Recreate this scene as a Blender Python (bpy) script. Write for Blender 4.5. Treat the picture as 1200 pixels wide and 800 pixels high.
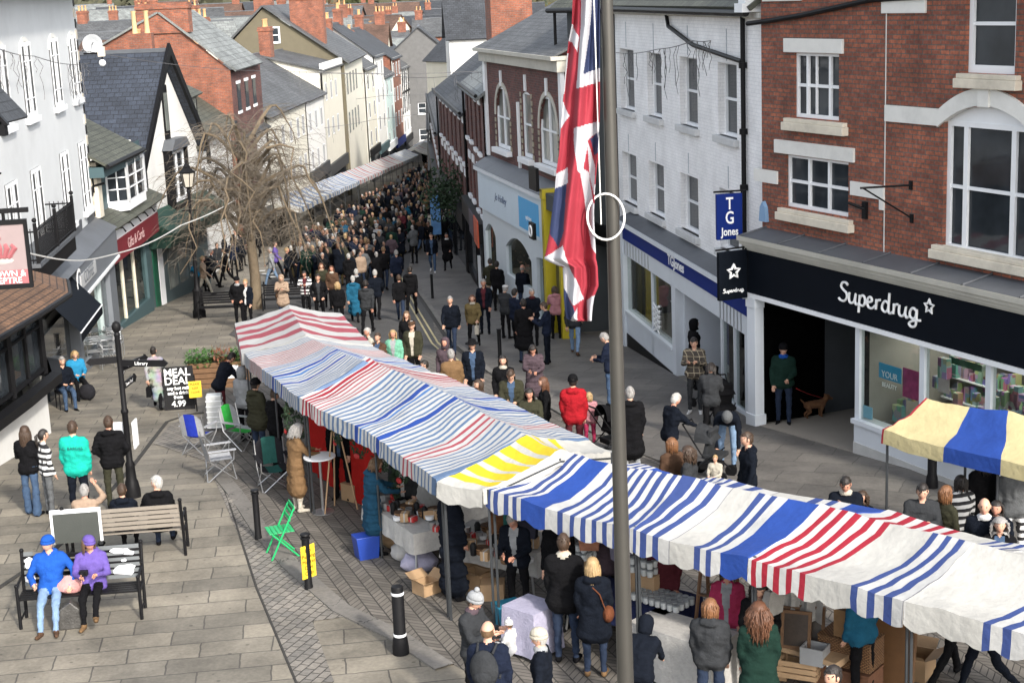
import bpy, bmesh, math, random
from mathutils import Vector, Matrix, noise
random.seed(7)
R=math.radians
for o in list(bpy.data.objects): bpy.data.objects.remove(o)
SC=bpy.context.scene; COL=SC.collection
# ---------------------------------------------------------------- camera
CAM_H=8.8; FPX=1822.0; PITCH=R(12.7); ROLL=R(2.45)
_fw=Vector((0,math.cos(PITCH),-math.sin(PITCH))); _r0=Vector((1,0,0)); _u0=Vector((0,math.sin(PITCH),math.cos(PITCH)))
_rt=_r0*math.cos(ROLL)-_u0*math.sin(ROLL); _up=_u0*math.cos(ROLL)+_r0*math.sin(ROLL)
CAMP=Vector((0,0,CAM_H))
cd=bpy.data.cameras.new('camera'); cam=bpy.data.objects.new('camera',cd); COL.objects.link(cam)
cd.sensor_width=36; cd.lens=36*FPX/1200; cd.clip_end=6000; cd.clip_start=.1
cam.matrix_world=Matrix(((_rt.x,_up.x,-_fw.x,0),(_rt.y,_up.y,-_fw.y,0),(_rt.z,_up.z,-_fw.z,CAM_H),(0,0,0,1)))
SC.camera=cam
# ---------------------------------------------------------------- light
SUN_EL=R(33); SUN_AZ=R(152)      # azimuth clockwise from +Y (the view direction): the sun stands behind the camera to the right
w=bpy.data.worlds.new("World"); SC.world=w; w.use_nodes=True
nt=w.node_tree; bg=nt.nodes['Background']; sky=nt.nodes.new('ShaderNodeTexSky'); sky.sky_type='NISHITA'; sky.sun_disc=False
sky.sun_elevation=SUN_EL; sky.sun_rotation=SUN_AZ; sky.air_density=1.0; sky.dust_density=2.5; sky.ozone_density=1.0
hsv=nt.nodes.new('ShaderNodeHueSaturation'); hsv.inputs['Saturation'].default_value=.38; nt.links.new(sky.outputs[0],hsv.inputs['Color']); nt.links.new(hsv.outputs[0],bg.inputs[0]); bg.inputs[1].default_value=.135
sl=bpy.data.lights.new('sun','SUN'); sl.energy=1.9; sl.angle=R(4.0); sl.color=(1,.93,.84)
so=bpy.data.objects.new('sun',sl); COL.objects.link(so)
_sd=Vector((math.sin(SUN_AZ)*math.cos(SUN_EL),math.cos(SUN_AZ)*math.cos(SUN_EL),math.sin(SUN_EL)))
so.rotation_euler=(-_sd).to_track_quat('-Z','Y').to_euler()
SC.view_settings.view_transform='Standard'; SC.view_settings.look='None'; SC.view_settings.exposure=1.5; SC.view_settings.gamma=1
# ---------------------------------------------------------------- the lie of the land
def g(Y):
    if Y<27: return 0.
    if Y<60: return -.08*(Y-27)
    if Y<190: return -2.64-.06*(Y-60)
    if Y<420: return -10.44
    if Y<1500: return -10.44+(Y-420)*.062
    return 56.5
def ray(x,y): return (_fw*FPX+_rt*(x-600)-_up*(y-400)).normalized()
def G(x,y,h=0.):
    "where the sight line through a photograph point meets the ground (or a level h above it)"
    d=ray(x,y); lo,hi=4.,900.
    for _ in range(44):
        m=(lo+hi)/2; p=CAMP+d*m
        if p.z-g(p.y)-h>0: lo=m
        else: hi=m
    return CAMP+d*lo
def AT(x,y,Y):
    d=ray(x,y); return CAMP+d*(Y/d.y)
# ---------------------------------------------------------------- materials
MATS={}
def _new(n):
    m=bpy.data.materials.new(n); m.use_nodes=True; t=m.node_tree; b=t.nodes['Principled BSDF']; return m,t,b
def N(t,k,**kw):
    n=t.nodes.new(k)
    for a,v in kw.items():
        if a.startswith('i_'):
            n.inputs[a[2:].replace('_',' ')].default_value=v
        else: setattr(n,a,v)
    return n
def c4(c): return (c[0],c[1],c[2],1)
def mat(name,col,rough=.8,var=.12,scale=6.,bump=.15,metal=0.,dirt=0.,bscale=None,spec=None,coord='Object'):
    "a weathered surface: colour mottled by two octaves of noise, fine bump"
    k=(name,); 
    if k in MATS: return MATS[k]
    m,t,b=_new(name); L=t.links
    tc=N(t,'ShaderNodeTexCoord'); n1=N(t,'ShaderNodeTexNoise',i_Scale=scale,i_Detail=6.,i_Roughness=.6)
    L.new(tc.outputs[coord],n1.inputs['Vector'])
    mx=N(t,'ShaderNodeMix',data_type='RGBA'); 
    a=[max(0,c*(1-var*1.6)) for c in col]; z=[min(1,c*(1+var*1.2)) for c in col]
    mx.inputs[6].default_value=c4(a); mx.inputs[7].default_value=c4(z); L.new(n1.outputs[0],mx.inputs[0]); out=mx.outputs[2]
    if dirt>0:
        n2=N(t,'ShaderNodeTexNoise',i_Scale=scale*.18,i_Detail=8.,i_Roughness=.7); L.new(tc.outputs[coord],n2.inputs['Vector'])
        rp=N(t,'ShaderNodeMapRange'); rp.inputs[1].default_value=.48; rp.inputs[2].default_value=.72; rp.inputs[4].default_value=dirt
        L.new(n2.outputs[0],rp.inputs[0]); m2=N(t,'ShaderNodeMix',data_type='RGBA'); m2.inputs[7].default_value=c4([c*.35 for c in col])
        L.new(rp.outputs[0],m2.inputs[0]); L.new(out,m2.inputs[6]); out=m2.outputs[2]
    L.new(out,b.inputs['Base Color']); b.inputs['Roughness'].default_value=rough; b.inputs['Metallic'].default_value=metal
    if spec is not None: b.inputs['Specular IOR Level'].default_value=spec
    if bump>0:
        bp=N(t,'ShaderNodeBump',i_Strength=bump,i_Distance=.02); n3=N(t,'ShaderNodeTexNoise',i_Scale=bscale or scale*5,i_Detail=4.)
        L.new(tc.outputs[coord],n3.inputs['Vector']); L.new(n3.outputs[0],bp.inputs['Height']); L.new(bp.outputs[0],b.inputs['Normal'])
    MATS[k]=m; return m
def brick_mat(name,c1,c2,mortar,bw=.225,bh=.075,ms=.012,bump=.5,swap='XZ',mott=.5,rough=.85,rot=0.,off=.5,dark=.5,dscale=.7,sq=1.,bias=0.,smooth=.1,spots=0.):
    if (name,) in MATS: return MATS[(name,)]
    m,t,b=_new(name); L=t.links; tc=N(t,'ShaderNodeTexCoord'); vec=tc.outputs['Object']
    if swap=='XZ':
        s=N(t,'ShaderNodeSeparateXYZ'); cb=N(t,'ShaderNodeCombineXYZ'); L.new(vec,s.inputs[0])
        ad=N(t,'ShaderNodeMath'); ad.operation='ADD'; L.new(s.outputs[0],ad.inputs[0]); L.new(s.outputs[1],ad.inputs[1])
        L.new(ad.outputs[0],cb.inputs[0]); L.new(s.outputs[2],cb.inputs[1]); v=cb.outputs[0]
    elif swap=='UV': v=tc.outputs['UV']
    else:
        mp=N(t,'ShaderNodeMapping'); mp.inputs['Rotation'].default_value=(0,0,rot); L.new(vec,mp.inputs[0]); v=mp.outputs[0]
    nw=N(t,'ShaderNodeTexNoise',i_Scale=3.,i_Detail=3.); L.new(v,nw.inputs['Vector'])
    ms_=N(t,'ShaderNodeVectorMath'); ms_.operation='SCALE'; ms_.inputs['Scale'].default_value=.12*bh; L.new(nw.outputs['Color'],ms_.inputs[0])
    va=N(t,'ShaderNodeVectorMath'); va.operation='ADD'; L.new(v,va.inputs[0]); L.new(ms_.outputs[0],va.inputs[1]); v2=va.outputs[0]
    br=N(t,'ShaderNodeTexBrick',i_Scale=1.); br.offset=off; br.squash=sq
    br.inputs['Brick Width'].default_value=bw; br.inputs['Row Height'].default_value=bh; br.inputs['Mortar Size'].default_value=ms; br.inputs['Mortar Smooth'].default_value=smooth
    br.inputs['Color1'].default_value=c4(c1); br.inputs['Color2'].default_value=c4(c2); br.inputs['Mortar'].default_value=c4(mortar); br.inputs['Bias'].default_value=bias
    L.new(v2,br.inputs['Vector'])
    n1=N(t,'ShaderNodeTexNoise',i_Scale=dscale,i_Detail=9.,i_Roughness=.68); L.new(vec,n1.inputs['Vector'])
    mr=N(t,'ShaderNodeMapRange'); mr.inputs[1].default_value=.3; mr.inputs[2].default_value=.7; mr.inputs[3].default_value=1-dark; mr.inputs[4].default_value=1.15; L.new(n1.outputs[0],mr.inputs[0])
    n2=N(t,'ShaderNodeTexNoise',i_Scale=18.,i_Detail=4.); L.new(vec,n2.inputs['Vector'])
    mr2=N(t,'ShaderNodeMapRange'); mr2.inputs[1].default_value=.3; mr2.inputs[2].default_value=.7; mr2.inputs[3].default_value=1-mott*.4; mr2.inputs[4].default_value=1+mott*.3; L.new(n2.outputs[0],mr2.inputs[0])
    mu=N(t,'ShaderNodeMath'); mu.operation='MULTIPLY'; L.new(mr.outputs[0],mu.inputs[0]); L.new(mr2.outputs[0],mu.inputs[1])
    if spots:
        vo=N(t,'ShaderNodeTexVoronoi',i_Scale=3.2); L.new(vec,vo.inputs['Vector']); sp=N(t,'ShaderNodeMapRange'); sp.inputs[1].default_value=.07; sp.inputs[2].default_value=.11; sp.inputs[3].default_value=1-spots; sp.inputs[4].default_value=1.; L.new(vo.outputs['Distance'],sp.inputs[0])
        n4=N(t,'ShaderNodeTexNoise',i_Scale=.33,i_Detail=10.,i_Roughness=.75); L.new(vec,n4.inputs['Vector']); s4=N(t,'ShaderNodeMapRange'); s4.inputs[1].default_value=.52; s4.inputs[2].default_value=.64; s4.inputs[3].default_value=1.; s4.inputs[4].default_value=.68; L.new(n4.outputs[0],s4.inputs[0])
        q1=N(t,'ShaderNodeMath'); q1.operation='MULTIPLY'; L.new(sp.outputs[0],q1.inputs[0]); L.new(s4.outputs[0],q1.inputs[1]); q2=N(t,'ShaderNodeMath'); q2.operation='MULTIPLY'; L.new(q1.outputs[0],q2.inputs[0]); L.new(mu.outputs[0],q2.inputs[1]); mu=q2
    vm=N(t,'ShaderNodeVectorMath'); vm.operation='SCALE'; L.new(br.outputs[0],vm.inputs[0]); L.new(mu.outputs[0],vm.inputs['Scale'])
    L.new(vm.outputs[0],b.inputs['Base Color']); b.inputs['Roughness'].default_value=rough
    bp=N(t,'ShaderNodeBump',i_Strength=bump,i_Distance=.02); iv=N(t,'ShaderNodeMath'); iv.operation='MULTIPLY_ADD'; iv.inputs[1].default_value=-1.; 
    L.new(br.outputs['Fac'],iv.inputs[0]); sc=N(t,'ShaderNodeMath'); sc.operation='MULTIPLY'; sc.inputs[1].default_value=.5; L.new(n2.outputs[0],sc.inputs[0]); L.new(sc.outputs[0],iv.inputs[2])
    L.new(iv.outputs[0],bp.inputs['Height']); L.new(bp.outputs[0],b.inputs['Normal'])
    MATS[(name,)]=m; return m
def slate(name,c,w=.32,h=.22,moss=0.): return brick_mat(name,[x*.8 for x in c],[x*1.25 for x in c],[x*.35 for x in c],bw=w,bh=h,ms=.012,bump=.9,swap='UV',mott=.7,dark=.45,dscale=.5,rough=.7)
def herring(name,c):
    "zig-zag block paving: rows of blocks whose long lines fold back and forth"
    m,t,b=_new(name); L=t.links; tc=N(t,'ShaderNodeTexCoord'); mp=N(t,'ShaderNodeMapping'); mp.inputs['Rotation'].default_value=(0,0,R(-20)); L.new(tc.outputs['Object'],mp.inputs[0])
    s=N(t,'ShaderNodeSeparateXYZ'); L.new(mp.outputs[0],s.inputs[0])
    pp=N(t,'ShaderNodeMath'); pp.operation='PINGPONG'; pp.inputs[1].default_value=.2; L.new(s.outputs[0],pp.inputs[0])
    ad=N(t,'ShaderNodeMath'); ad.operation='ADD'; L.new(s.outputs[1],ad.inputs[0]); L.new(pp.outputs[0],ad.inputs[1])
    cb=N(t,'ShaderNodeCombineXYZ'); L.new(s.outputs[0],cb.inputs[0]); L.new(ad.outputs[0],cb.inputs[1])
    br=N(t,'ShaderNodeTexBrick',i_Scale=1.); br.offset=0; br.inputs['Brick Width'].default_value=.2; br.inputs['Row Height'].default_value=.13; br.inputs['Mortar Size'].default_value=.012; br.inputs['Mortar Smooth'].default_value=.4
    br.inputs['Color1'].default_value=c4([x*.8 for x in c]); br.inputs['Color2'].default_value=c4([x*1.25 for x in c]); br.inputs['Mortar'].default_value=c4([x*.3 for x in c]); L.new(cb.outputs[0],br.inputs['Vector'])
    n1=N(t,'ShaderNodeTexNoise',i_Scale=.9,i_Detail=8.,i_Roughness=.7); L.new(tc.outputs['Object'],n1.inputs['Vector'])
    mr=N(t,'ShaderNodeMapRange'); mr.inputs[1].default_value=.3; mr.inputs[2].default_value=.7; mr.inputs[3].default_value=.65; mr.inputs[4].default_value=1.2; L.new(n1.outputs[0],mr.inputs[0])
    vm=N(t,'ShaderNodeVectorMath'); vm.operation='SCALE'; L.new(br.outputs[0],vm.inputs[0]); L.new(mr.outputs[0],vm.inputs['Scale']); L.new(vm.outputs[0],b.inputs['Base Color']); b.inputs['Roughness'].default_value=.85
    bp=N(t,'ShaderNodeBump',i_Strength=.6,i_Distance=-.02); L.new(br.outputs['Fac'],bp.inputs['Height']); L.new(bp.outputs[0],b.inputs['Normal'])
    return m
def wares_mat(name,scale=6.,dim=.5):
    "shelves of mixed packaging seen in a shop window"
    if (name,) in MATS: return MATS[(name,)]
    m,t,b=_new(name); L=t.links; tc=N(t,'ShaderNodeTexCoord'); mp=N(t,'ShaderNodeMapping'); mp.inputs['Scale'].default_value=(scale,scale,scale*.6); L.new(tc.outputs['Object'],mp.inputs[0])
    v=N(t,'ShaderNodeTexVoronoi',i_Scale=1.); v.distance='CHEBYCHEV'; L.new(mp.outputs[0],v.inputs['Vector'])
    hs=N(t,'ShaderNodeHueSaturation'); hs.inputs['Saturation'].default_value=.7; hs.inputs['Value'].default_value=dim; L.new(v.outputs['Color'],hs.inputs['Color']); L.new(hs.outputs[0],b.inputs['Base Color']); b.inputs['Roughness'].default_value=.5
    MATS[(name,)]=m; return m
def glass_mat(name='window_glass',c=(.02,.024,.028),rough=.04,var=.9):
    if (name,) in MATS: return MATS[(name,)]
    m,t,b=_new(name); L=t.links; tc=N(t,'ShaderNodeTexCoord'); n1=N(t,'ShaderNodeTexNoise',i_Scale=1.3,i_Detail=3.); L.new(tc.outputs['Object'],n1.inputs['Vector'])
    mx=N(t,'ShaderNodeMix',data_type='RGBA'); mx.inputs[6].default_value=c4([x*(1-var) for x in c]); mx.inputs[7].default_value=c4([x*(1+2*var) for x in c]); L.new(n1.outputs[0],mx.inputs[0]); L.new(mx.outputs[2],b.inputs['Base Color'])  # mottled pane colour imitates uneven reflections and curtains
    b.inputs['Roughness'].default_value=rough; b.inputs['Specular IOR Level'].default_value=.28
    bp=N(t,'ShaderNodeBump',i_Strength=.06,i_Distance=.05); L.new(n1.outputs[0],bp.inputs['Height']); L.new(bp.outputs[0],b.inputs['Normal'])
    MATS[(name,)]=m; return m
def clear_glass():
    if ('shop_glass',) in MATS: return MATS[('shop_glass',)]
    m,t,b=_new('shop_glass'); L=t.links; b.inputs['Base Color'].default_value=(.02,.02,.02,1); b.inputs['Roughness'].default_value=.02
    tr=N(t,'ShaderNodeBsdfTransparent'); tr.inputs[0].default_value=(.82,.86,.85,1); gl=N(t,'ShaderNodeBsdfGlossy'); gl.inputs['Roughness'].default_value=.03
    mx=N(t,'ShaderNodeMixShader'); fr=N(t,'ShaderNodeFresnel'); fr.inputs[0].default_value=1.5
    ge=N(t,'ShaderNodeNewGeometry'); ml=N(t,'ShaderNodeMath'); ml.operation='MULTIPLY_ADD'; ml.inputs[1].default_value=-1; ml.inputs[2].default_value=1; L.new(ge.outputs['Backfacing'],ml.inputs[0]); m2=N(t,'ShaderNodeMath'); m2.operation='MULTIPLY'; L.new(ml.outputs[0],m2.inputs[0]); L.new(fr.outputs[0],m2.inputs[1]); L.new(m2.outputs[0],mx.inputs[0]); L.new(tr.outputs[0],mx.inputs[1]); L.new(gl.outputs[0],mx.inputs[2]); L.new(mx.outputs[0],t.nodes['Material Output'].inputs[0])
    MATS[('shop_glass',)]=m; return m
def cloth(col,name=None):
    k='cloth_%02x%02x%02x'%tuple(int(min(1,c)**.45*255) for c in col)
    if (k,) in MATS: return MATS[(k,)]
    return mat(k,col,rough=.92,var=.2,scale=12.,bump=.5,bscale=35.,spec=.12)
M_white=mat('white_paint',(.76,.78,.8),.55,.05,3.,.08,dirt=.12); M_cream=mat('cream_stone',(.62,.57,.47),.8,.1,5.,.2,dirt=.5); M_stone=mat('pale_stone',(.66,.66,.63),.8,.07,5.,.2,dirt=.25)
M_black=mat('black_paint',(.007,.007,.008),.5,.2,5.,.05,spec=.15); M_iron=mat('black_iron',(.008,.008,.009),.5,.2,8.,.1,spec=.15); M_glass=glass_mat(); M_glassp=glass_mat('pale_glass',(.12,.13,.12),.08,.6)
M_lead=mat('lead_flashing',(.085,.093,.105),.55,.2,2.,.3,dirt=.5); M_wood=mat('brown_wood',(.16,.085,.04),.7,.3,6.,.3); M_lwood=mat('pale_wood',(.42,.28,.16),.7,.2,8.,.2); M_card=mat('cardboard',(.36,.235,.13),.85,.12,6.,.1)
M_dark=mat('dark_interior',(.003,.003,.003),.95,.3,3.,0,spec=0.); M_steel=mat('galvanised_steel',(.42,.43,.44),.35,.12,10.,.05,metal=.8); M_slate=slate('slate_grey',(.09,.095,.1)); M_slated=slate('slate_dark',(.045,.05,.058)); M_slateb=slate('slate_blue',(.03,.038,.055))  # M_dark: the gloom of unlit rooms is put into its near-black colour
M_slatel=slate('slate_pale',(.2,.215,.21),w=.5,h=.35); M_tile=slate('mossy_clay_tile',(.16,.085,.045),w=.18,h=.12); M_slateg=slate('slate_mossy',(.075,.08,.06))
M_brick=brick_mat('red_brick',(.36,.115,.062),(.20,.064,.042),(.12,.095,.08),bw=.235,bh=.083,ms=.011,dark=.45,dscale=.9,mott=.8)
M_brickd=brick_mat('dark_red_brick',(.16,.05,.038),(.09,.032,.03),(.12,.09,.08),bw=.235,bh=.08,ms=.008,dark=.5)
M_brickh=brick_mat('chimney_brick',(.33,.1,.05),(.2,.07,.045),(.18,.14,.11),bw=.235,bh=.08,ms=.009,dark=.5,dscale=1.5)
M_wbrick=brick_mat('white_painted_brick',(.84,.84,.84),(.80,.80,.80),(.68,.69,.70),bw=.235,bh=.08,ms=.006,bump=.35,dark=.12,dscale=1.2,mott=.12,rough=.7)
M_render=mat('pale_blue_render',(.57,.59,.60),.8,.07,1.2,.15,dirt=.22); M_render2=mat('white_render',(.64,.64,.62),.85,.06,2.,.15,dirt=.25); M_crender=mat('cream_render',(.60,.58,.50),.85,.06,1.5,.15,dirt=.15)
M_olive=mat('olive_render',(.12,.105,.07),.9,.12,2.,.2,dirt=.3)
# ---------------------------------------------------------------- mesh helpers
class MB:
    def __init__(s): s.v=[]; s.f=[]; s.m=[]; s.mats=[]; s.uv={}
    def mi(s,m):
        if m is None: return 0
        if m not in s.mats: s.mats.append(m)
        return s.mats.index(m)
    def face(s,pts,m=None,uv=None):
        i=len(s.v); s.v+= [tuple(p) for p in pts]; s.f.append(tuple(range(i,i+len(pts)))); s.m.append(s.mi(m))
        if uv: s.uv[len(s.f)-1]=uv
        return s
    def box(s,x0,x1,y0,y1,z0,z1,m=None,M=None):
        P=[(x0,y0,z0),(x1,y0,z0),(x1,y1,z0),(x0,y1,z0),(x0,y0,z1),(x1,y0,z1),(x1,y1,z1),(x0,y1,z1)]
        if M is not None: P=[tuple(M@Vector(p)) for p in P]
        i=len(s.v); s.v+=P; k=s.mi(m)
        for q in ((0,3,2,1),(4,5,6,7),(0,1,5,4),(1,2,6,5),(2,3,7,6),(3,0,4,7)): s.f.append(tuple(i+a for a in q)); s.m.append(k)
        return s
    def prism(s,poly,y0,y1,m=None,M=None,axis='y'):
        "poly in (x,z) swept along y (or (x,y) along z)"
        n=len(poly); i=len(s.v); k=s.mi(m)
        for yy in (y0,y1):
            for a,b in poly:
                p=(a,yy,b) if axis=='y' else (a,b,yy)
                s.v.append(tuple(M@Vector(p)) if M is not None else p)
        s.f.append(tuple(range(i,i+n))); s.m.append(k); s.f.append(tuple(reversed(range(i+n,i+2*n)))); s.m.append(k)
        for a in range(n): s.f.append((i+a,i+n+a,i+n+(a+1)%n,i+(a+1)%n)); s.m.append(k)
        return s
    def tube(s,pts,r,m=None,n=8,cap=True):
        pts=[Vector(p) for p in pts]; rr=r if isinstance(r,(list,tuple)) else [r]*len(pts); k=s.mi(m); i0=len(s.v); ax=None
        for j,p in enumerate(pts):
            d=(pts[min(j+1,len(pts)-1)]-pts[max(j-1,0)])
            d=d.normalized() if d.length>1e-9 else Vector((0,0,1))
            if ax is None: ax=d.orthogonal().normalized()
            ax=(ax-d*ax.dot(d)); ax=ax.normalized() if ax.length>1e-6 else d.orthogonal().normalized(); b=d.cross(ax)
            for q in range(n):
                a=2*math.pi*q/n; s.v.append(tuple(p+(ax*math.cos(a)+b*math.sin(a))*rr[j]))
        for j in range(len(pts)-1):
            for q in range(n):
                s.f.append((i0+j*n+q,i0+j*n+(q+1)%n,i0+(j+1)*n+(q+1)%n,i0+(j+1)*n+q)); s.m.append(k)
        if cap:
            s.f.append(tuple(i0+q for q in reversed(range(n)))); s.m.append(k); e=i0+(len(pts)-1)*n; s.f.append(tuple(e+q for q in range(n))); s.m.append(k)
        return s
    def lathe(s,prof,cx=0,cy=0,m=None,n=16,sx=1,sy=1,M=None):
        k=s.mi(m); i0=len(s.v)
        for r,z in prof:
            for q in range(n):
                a=2*math.pi*q/n; p=Vector((cx+r*sx*math.cos(a),cy+r*sy*math.sin(a),z)); s.v.append(tuple(M@p) if M is not None else tuple(p))
        for j in range(len(prof)-1):
            for q in range(n): s.f.append((i0+j*n+q,i0+j*n+(q+1)%n,i0+(j+1)*n+(q+1)%n,i0+(j+1)*n+q)); s.m.append(k)
        s.f.append(tuple(i0+q for q in reversed(range(n)))); s.m.append(k); e=i0+(len(prof)-1)*n; s.f.append(tuple(e+q for q in range(n))); s.m.append(k)
        return s
    def sphere(s,c,r,m=None,n=10,h=7,sc=(1,1,1)):
        prof=[(max(1e-4,math.sin(math.pi*j/h)),-math.cos(math.pi*j/h)) for j in range(h+1)]
        T=Matrix.Translation(Vector(c))@Matrix.Diagonal((r*sc[0],r*sc[1],r*sc[2],1)); return s.lathe(prof,0,0,m,n,M=T)
    def mesh(s,name,smooth=False,bev=0):
        me=bpy.data.meshes.new(name); me.from_pydata(s.v,[],s.f)
        for m in s.mats: me.materials.append(m)
        for p,k in zip(me.polygons,s.m): p.material_index=k; p.use_smooth=smooth
        if s.uv:
            ul=me.uv_layers.new(name='UVMap')
            for fi,uv in s.uv.items():
                for li,c in zip(me.polygons[fi].loop_indices,uv): ul.data[li].uv=c
        me.update(); return me
    def build(s,name,m=None,parent=None,loc=None,rotz=0,smooth=False,bevel=0):
        if m is not None and not s.mats: s.mats=[m]
        me=s.mesh(name,smooth)
        if smooth:
            try: me.set_sharp_from_angle(angle=R(40))
            except Exception: pass
        o=bpy.data.objects.new(name,me); COL.objects.link(o)
        if parent: o.parent=parent
        if loc is not None: o.location=loc
        o.rotation_euler[2]=rotz
        if bevel:
            b=o.modifiers.new('bevel','BEVEL'); b.width=bevel; b.segments=2; b.limit_method='ANGLE'
        return o
def tag(o,label,cat,group=None,kind=None):
    if label: o['label']=label
    if cat: o['category']=cat
    if group: o['group']=group
    if kind: o['kind']=kind
    return o
def empty(name,label,cat,loc,rotz=0,group=None):
    o=bpy.data.objects.new(name,None); COL.objects.link(o); o.location=loc; o.rotation_euler[2]=rotz; o.empty_display_size=.3
    return tag(o,label,cat,group)
def dup(root,loc,rotz=None,label=None,group=None):
    r=root.copy(); COL.objects.link(r); r.location=loc
    if rotz is not None: r.rotation_euler[2]=rotz
    if label: r['label']=label
    if group: r['group']=group
    for ch in list(root.children):
        c=ch.copy(); COL.objects.link(c); c.parent=r
        for q in list(ch.children):
            d=q.copy(); COL.objects.link(d); d.parent=c
    return r
def on_ground(x,y): return (x,y,g(y))
def GP(px,py): p=G(px,py); return (p.x,p.y,g(p.y))
def text_mesh(body,size,m,name,parent,loc,rot=(R(90),0,0),ext=.006,sx=1.,align='CENTER',bold=0.,space=1.,shear=0.):
    cu=bpy.data.curves.new(name,'FONT'); cu.body=body; cu.size=size; cu.extrude=ext; cu.align_x=align; cu.align_y='CENTER'; cu.offset=bold; cu.space_character=space; cu.shear=shear; cu.resolution_u=3
    to=bpy.data.objects.new(name+'_c',cu); COL.objects.link(to); dg=bpy.context.evaluated_depsgraph_get(); dg.update()
    me=bpy.data.meshes.new_from_object(to.evaluated_get(dg)); bpy.data.objects.remove(to); me.materials.clear(); me.materials.append(m); me.name=name
    o=bpy.data.objects.new(name,me); COL.objects.link(o); o.parent=parent; o.location=loc; o.rotation_euler=rot; o.scale=(sx,1,1); return o
# ================================================================ THE GROUND
def sheet(name,pts,off,m,kind='structure',cuts=(),top=None):
    "a sheet of paving that follows the slope; with top= it is a solid slab of that height"
    bm=bmesh.new(); vs=[bm.verts.new((p[0],p[1],0)) for p in pts]; bm.faces.new(vs)
    for Y in (27,60,190,420,1500)+tuple(cuts):
        bmesh.ops.bisect_plane(bm,geom=bm.verts[:]+bm.edges[:]+bm.faces[:],plane_co=(0,Y,0),plane_no=(0,1,0))
    if top:
        r=bmesh.ops.extrude_face_region(bm,geom=bm.faces[:]); tv=set(v for v in r['geom'] if isinstance(v,bmesh.types.BMVert))
        for v in bm.verts: v.co.z=g(v.co.y)+(top if v in tv else -.05)
    else:
        for v in bm.verts: v.co.z=g(v.co.y)+off
    bmesh.ops.recalc_face_normals(bm,faces=bm.faces[:])
    if not top:
        for f in bm.faces:
            if f.normal.z<0: f.normal_flip()
    me=bpy.data.meshes.new(name); bm.to_mesh(me); bm.free(); me.materials.append(m); o=bpy.data.objects.new(name,me); COL.objects.link(o); o['kind']=kind; return o
M_flag=brick_mat('york_flagstone',(.255,.228,.18),(.165,.15,.122),(.085,.077,.065),bw=1.0,bh=.5,ms=.013,bump=.35,swap='XY',rot=R(-7),dark=.5,dscale=.8,mott=.35,off=.43,rough=.75,smooth=.25,spots=.45)
M_flag2=brick_mat('pavement_slab',(.145,.134,.12),(.105,.098,.09),(.07,.065,.058),bw=1.1,bh=.75,ms=.012,bump=.3,swap='XY',rot=R(24),dark=.4,dscale=.6,mott=.3,off=.5,rough=.75,smooth=.3,spots=.4)
M_sett=brick_mat('stone_setts',(.24,.22,.19),(.165,.155,.14),(.05,.045,.04),bw=.2,bh=.14,ms=.011,bump=.7,swap='XY',rot=R(-68),dark=.45,mott=.4,smooth=.5)
M_kerb=brick_mat('granite_kerb',(.165,.155,.14),(.14,.132,.12),(.07,.065,.06),bw=1.0,bh=8.,ms=.012,bump=.3,swap='UV',dark=.3,mott=.4)
M_herr=herring('herringbone_blocks',(.125,.113,.098)); M_asph=mat('worn_asphalt',(.06,.058,.056),.85,.2,3.,.4,dirt=.3,bscale=80.); M_grass=mat('far_grass',(.06,.075,.03),.95,.3,.02,0)
sheet('ground',[(-60,-20),(60,-20),(60,230),(-60,230)],0,M_flag)
sheet('terrain',[(-1500,225),(1500,225),(1500,3200),(-1500,3200)],-.02,M_grass)
sheet('terrain',[(-700,-60),(-59,-60),(-59,230),(-700,230)],-.02,M_grass); sheet('terrain',[(59,-60),(700,-60),(700,230),(59,230)],-.02,M_grass)
def GX(*a): return [tuple(G(x,y))[:2] for x,y in a]
# the carriageway and market strip between the two kerbs
Lk=[(532,779),(475,742),(410,711),(350,660),(318,625),(270,560),(250,505),(262,440),(300,400),(320,380)]
Lw=[tuple(G(x,y))[:2] for x,y in Lk]
Rk=[(1010,640),(820,560),(700,512),(572,437),(528,400),(492,346),(478,318)]
Rw=[tuple(G(x,y))[:2] for x,y in Rk]
far_l=[(-9.6,60),(-11.0,70),(-9,110),(-8,150),(-8,185)]; far_r=[(-4.6,72),(-6.6,110),(-8.,150),(-9,185)]
road=[(8.5,5.),(2.5,13.)]+[(Lw[0][0]+.9,Lw[0][1]-1.2)]+Lw+[(-10,58)]+far_l+far_r[::-1]+Rw[::-1]+[(16,14),(16,5)]
sheet('road',road,.006,M_herr)
up=[(-6.6,44),(-2.2,44),(-2.9,56)]+Rw[5:]+far_r+far_l[::-1]+[(-9.6,60),(-9.3,50)]
sheet('road',up,.012,M_asph)
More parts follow.
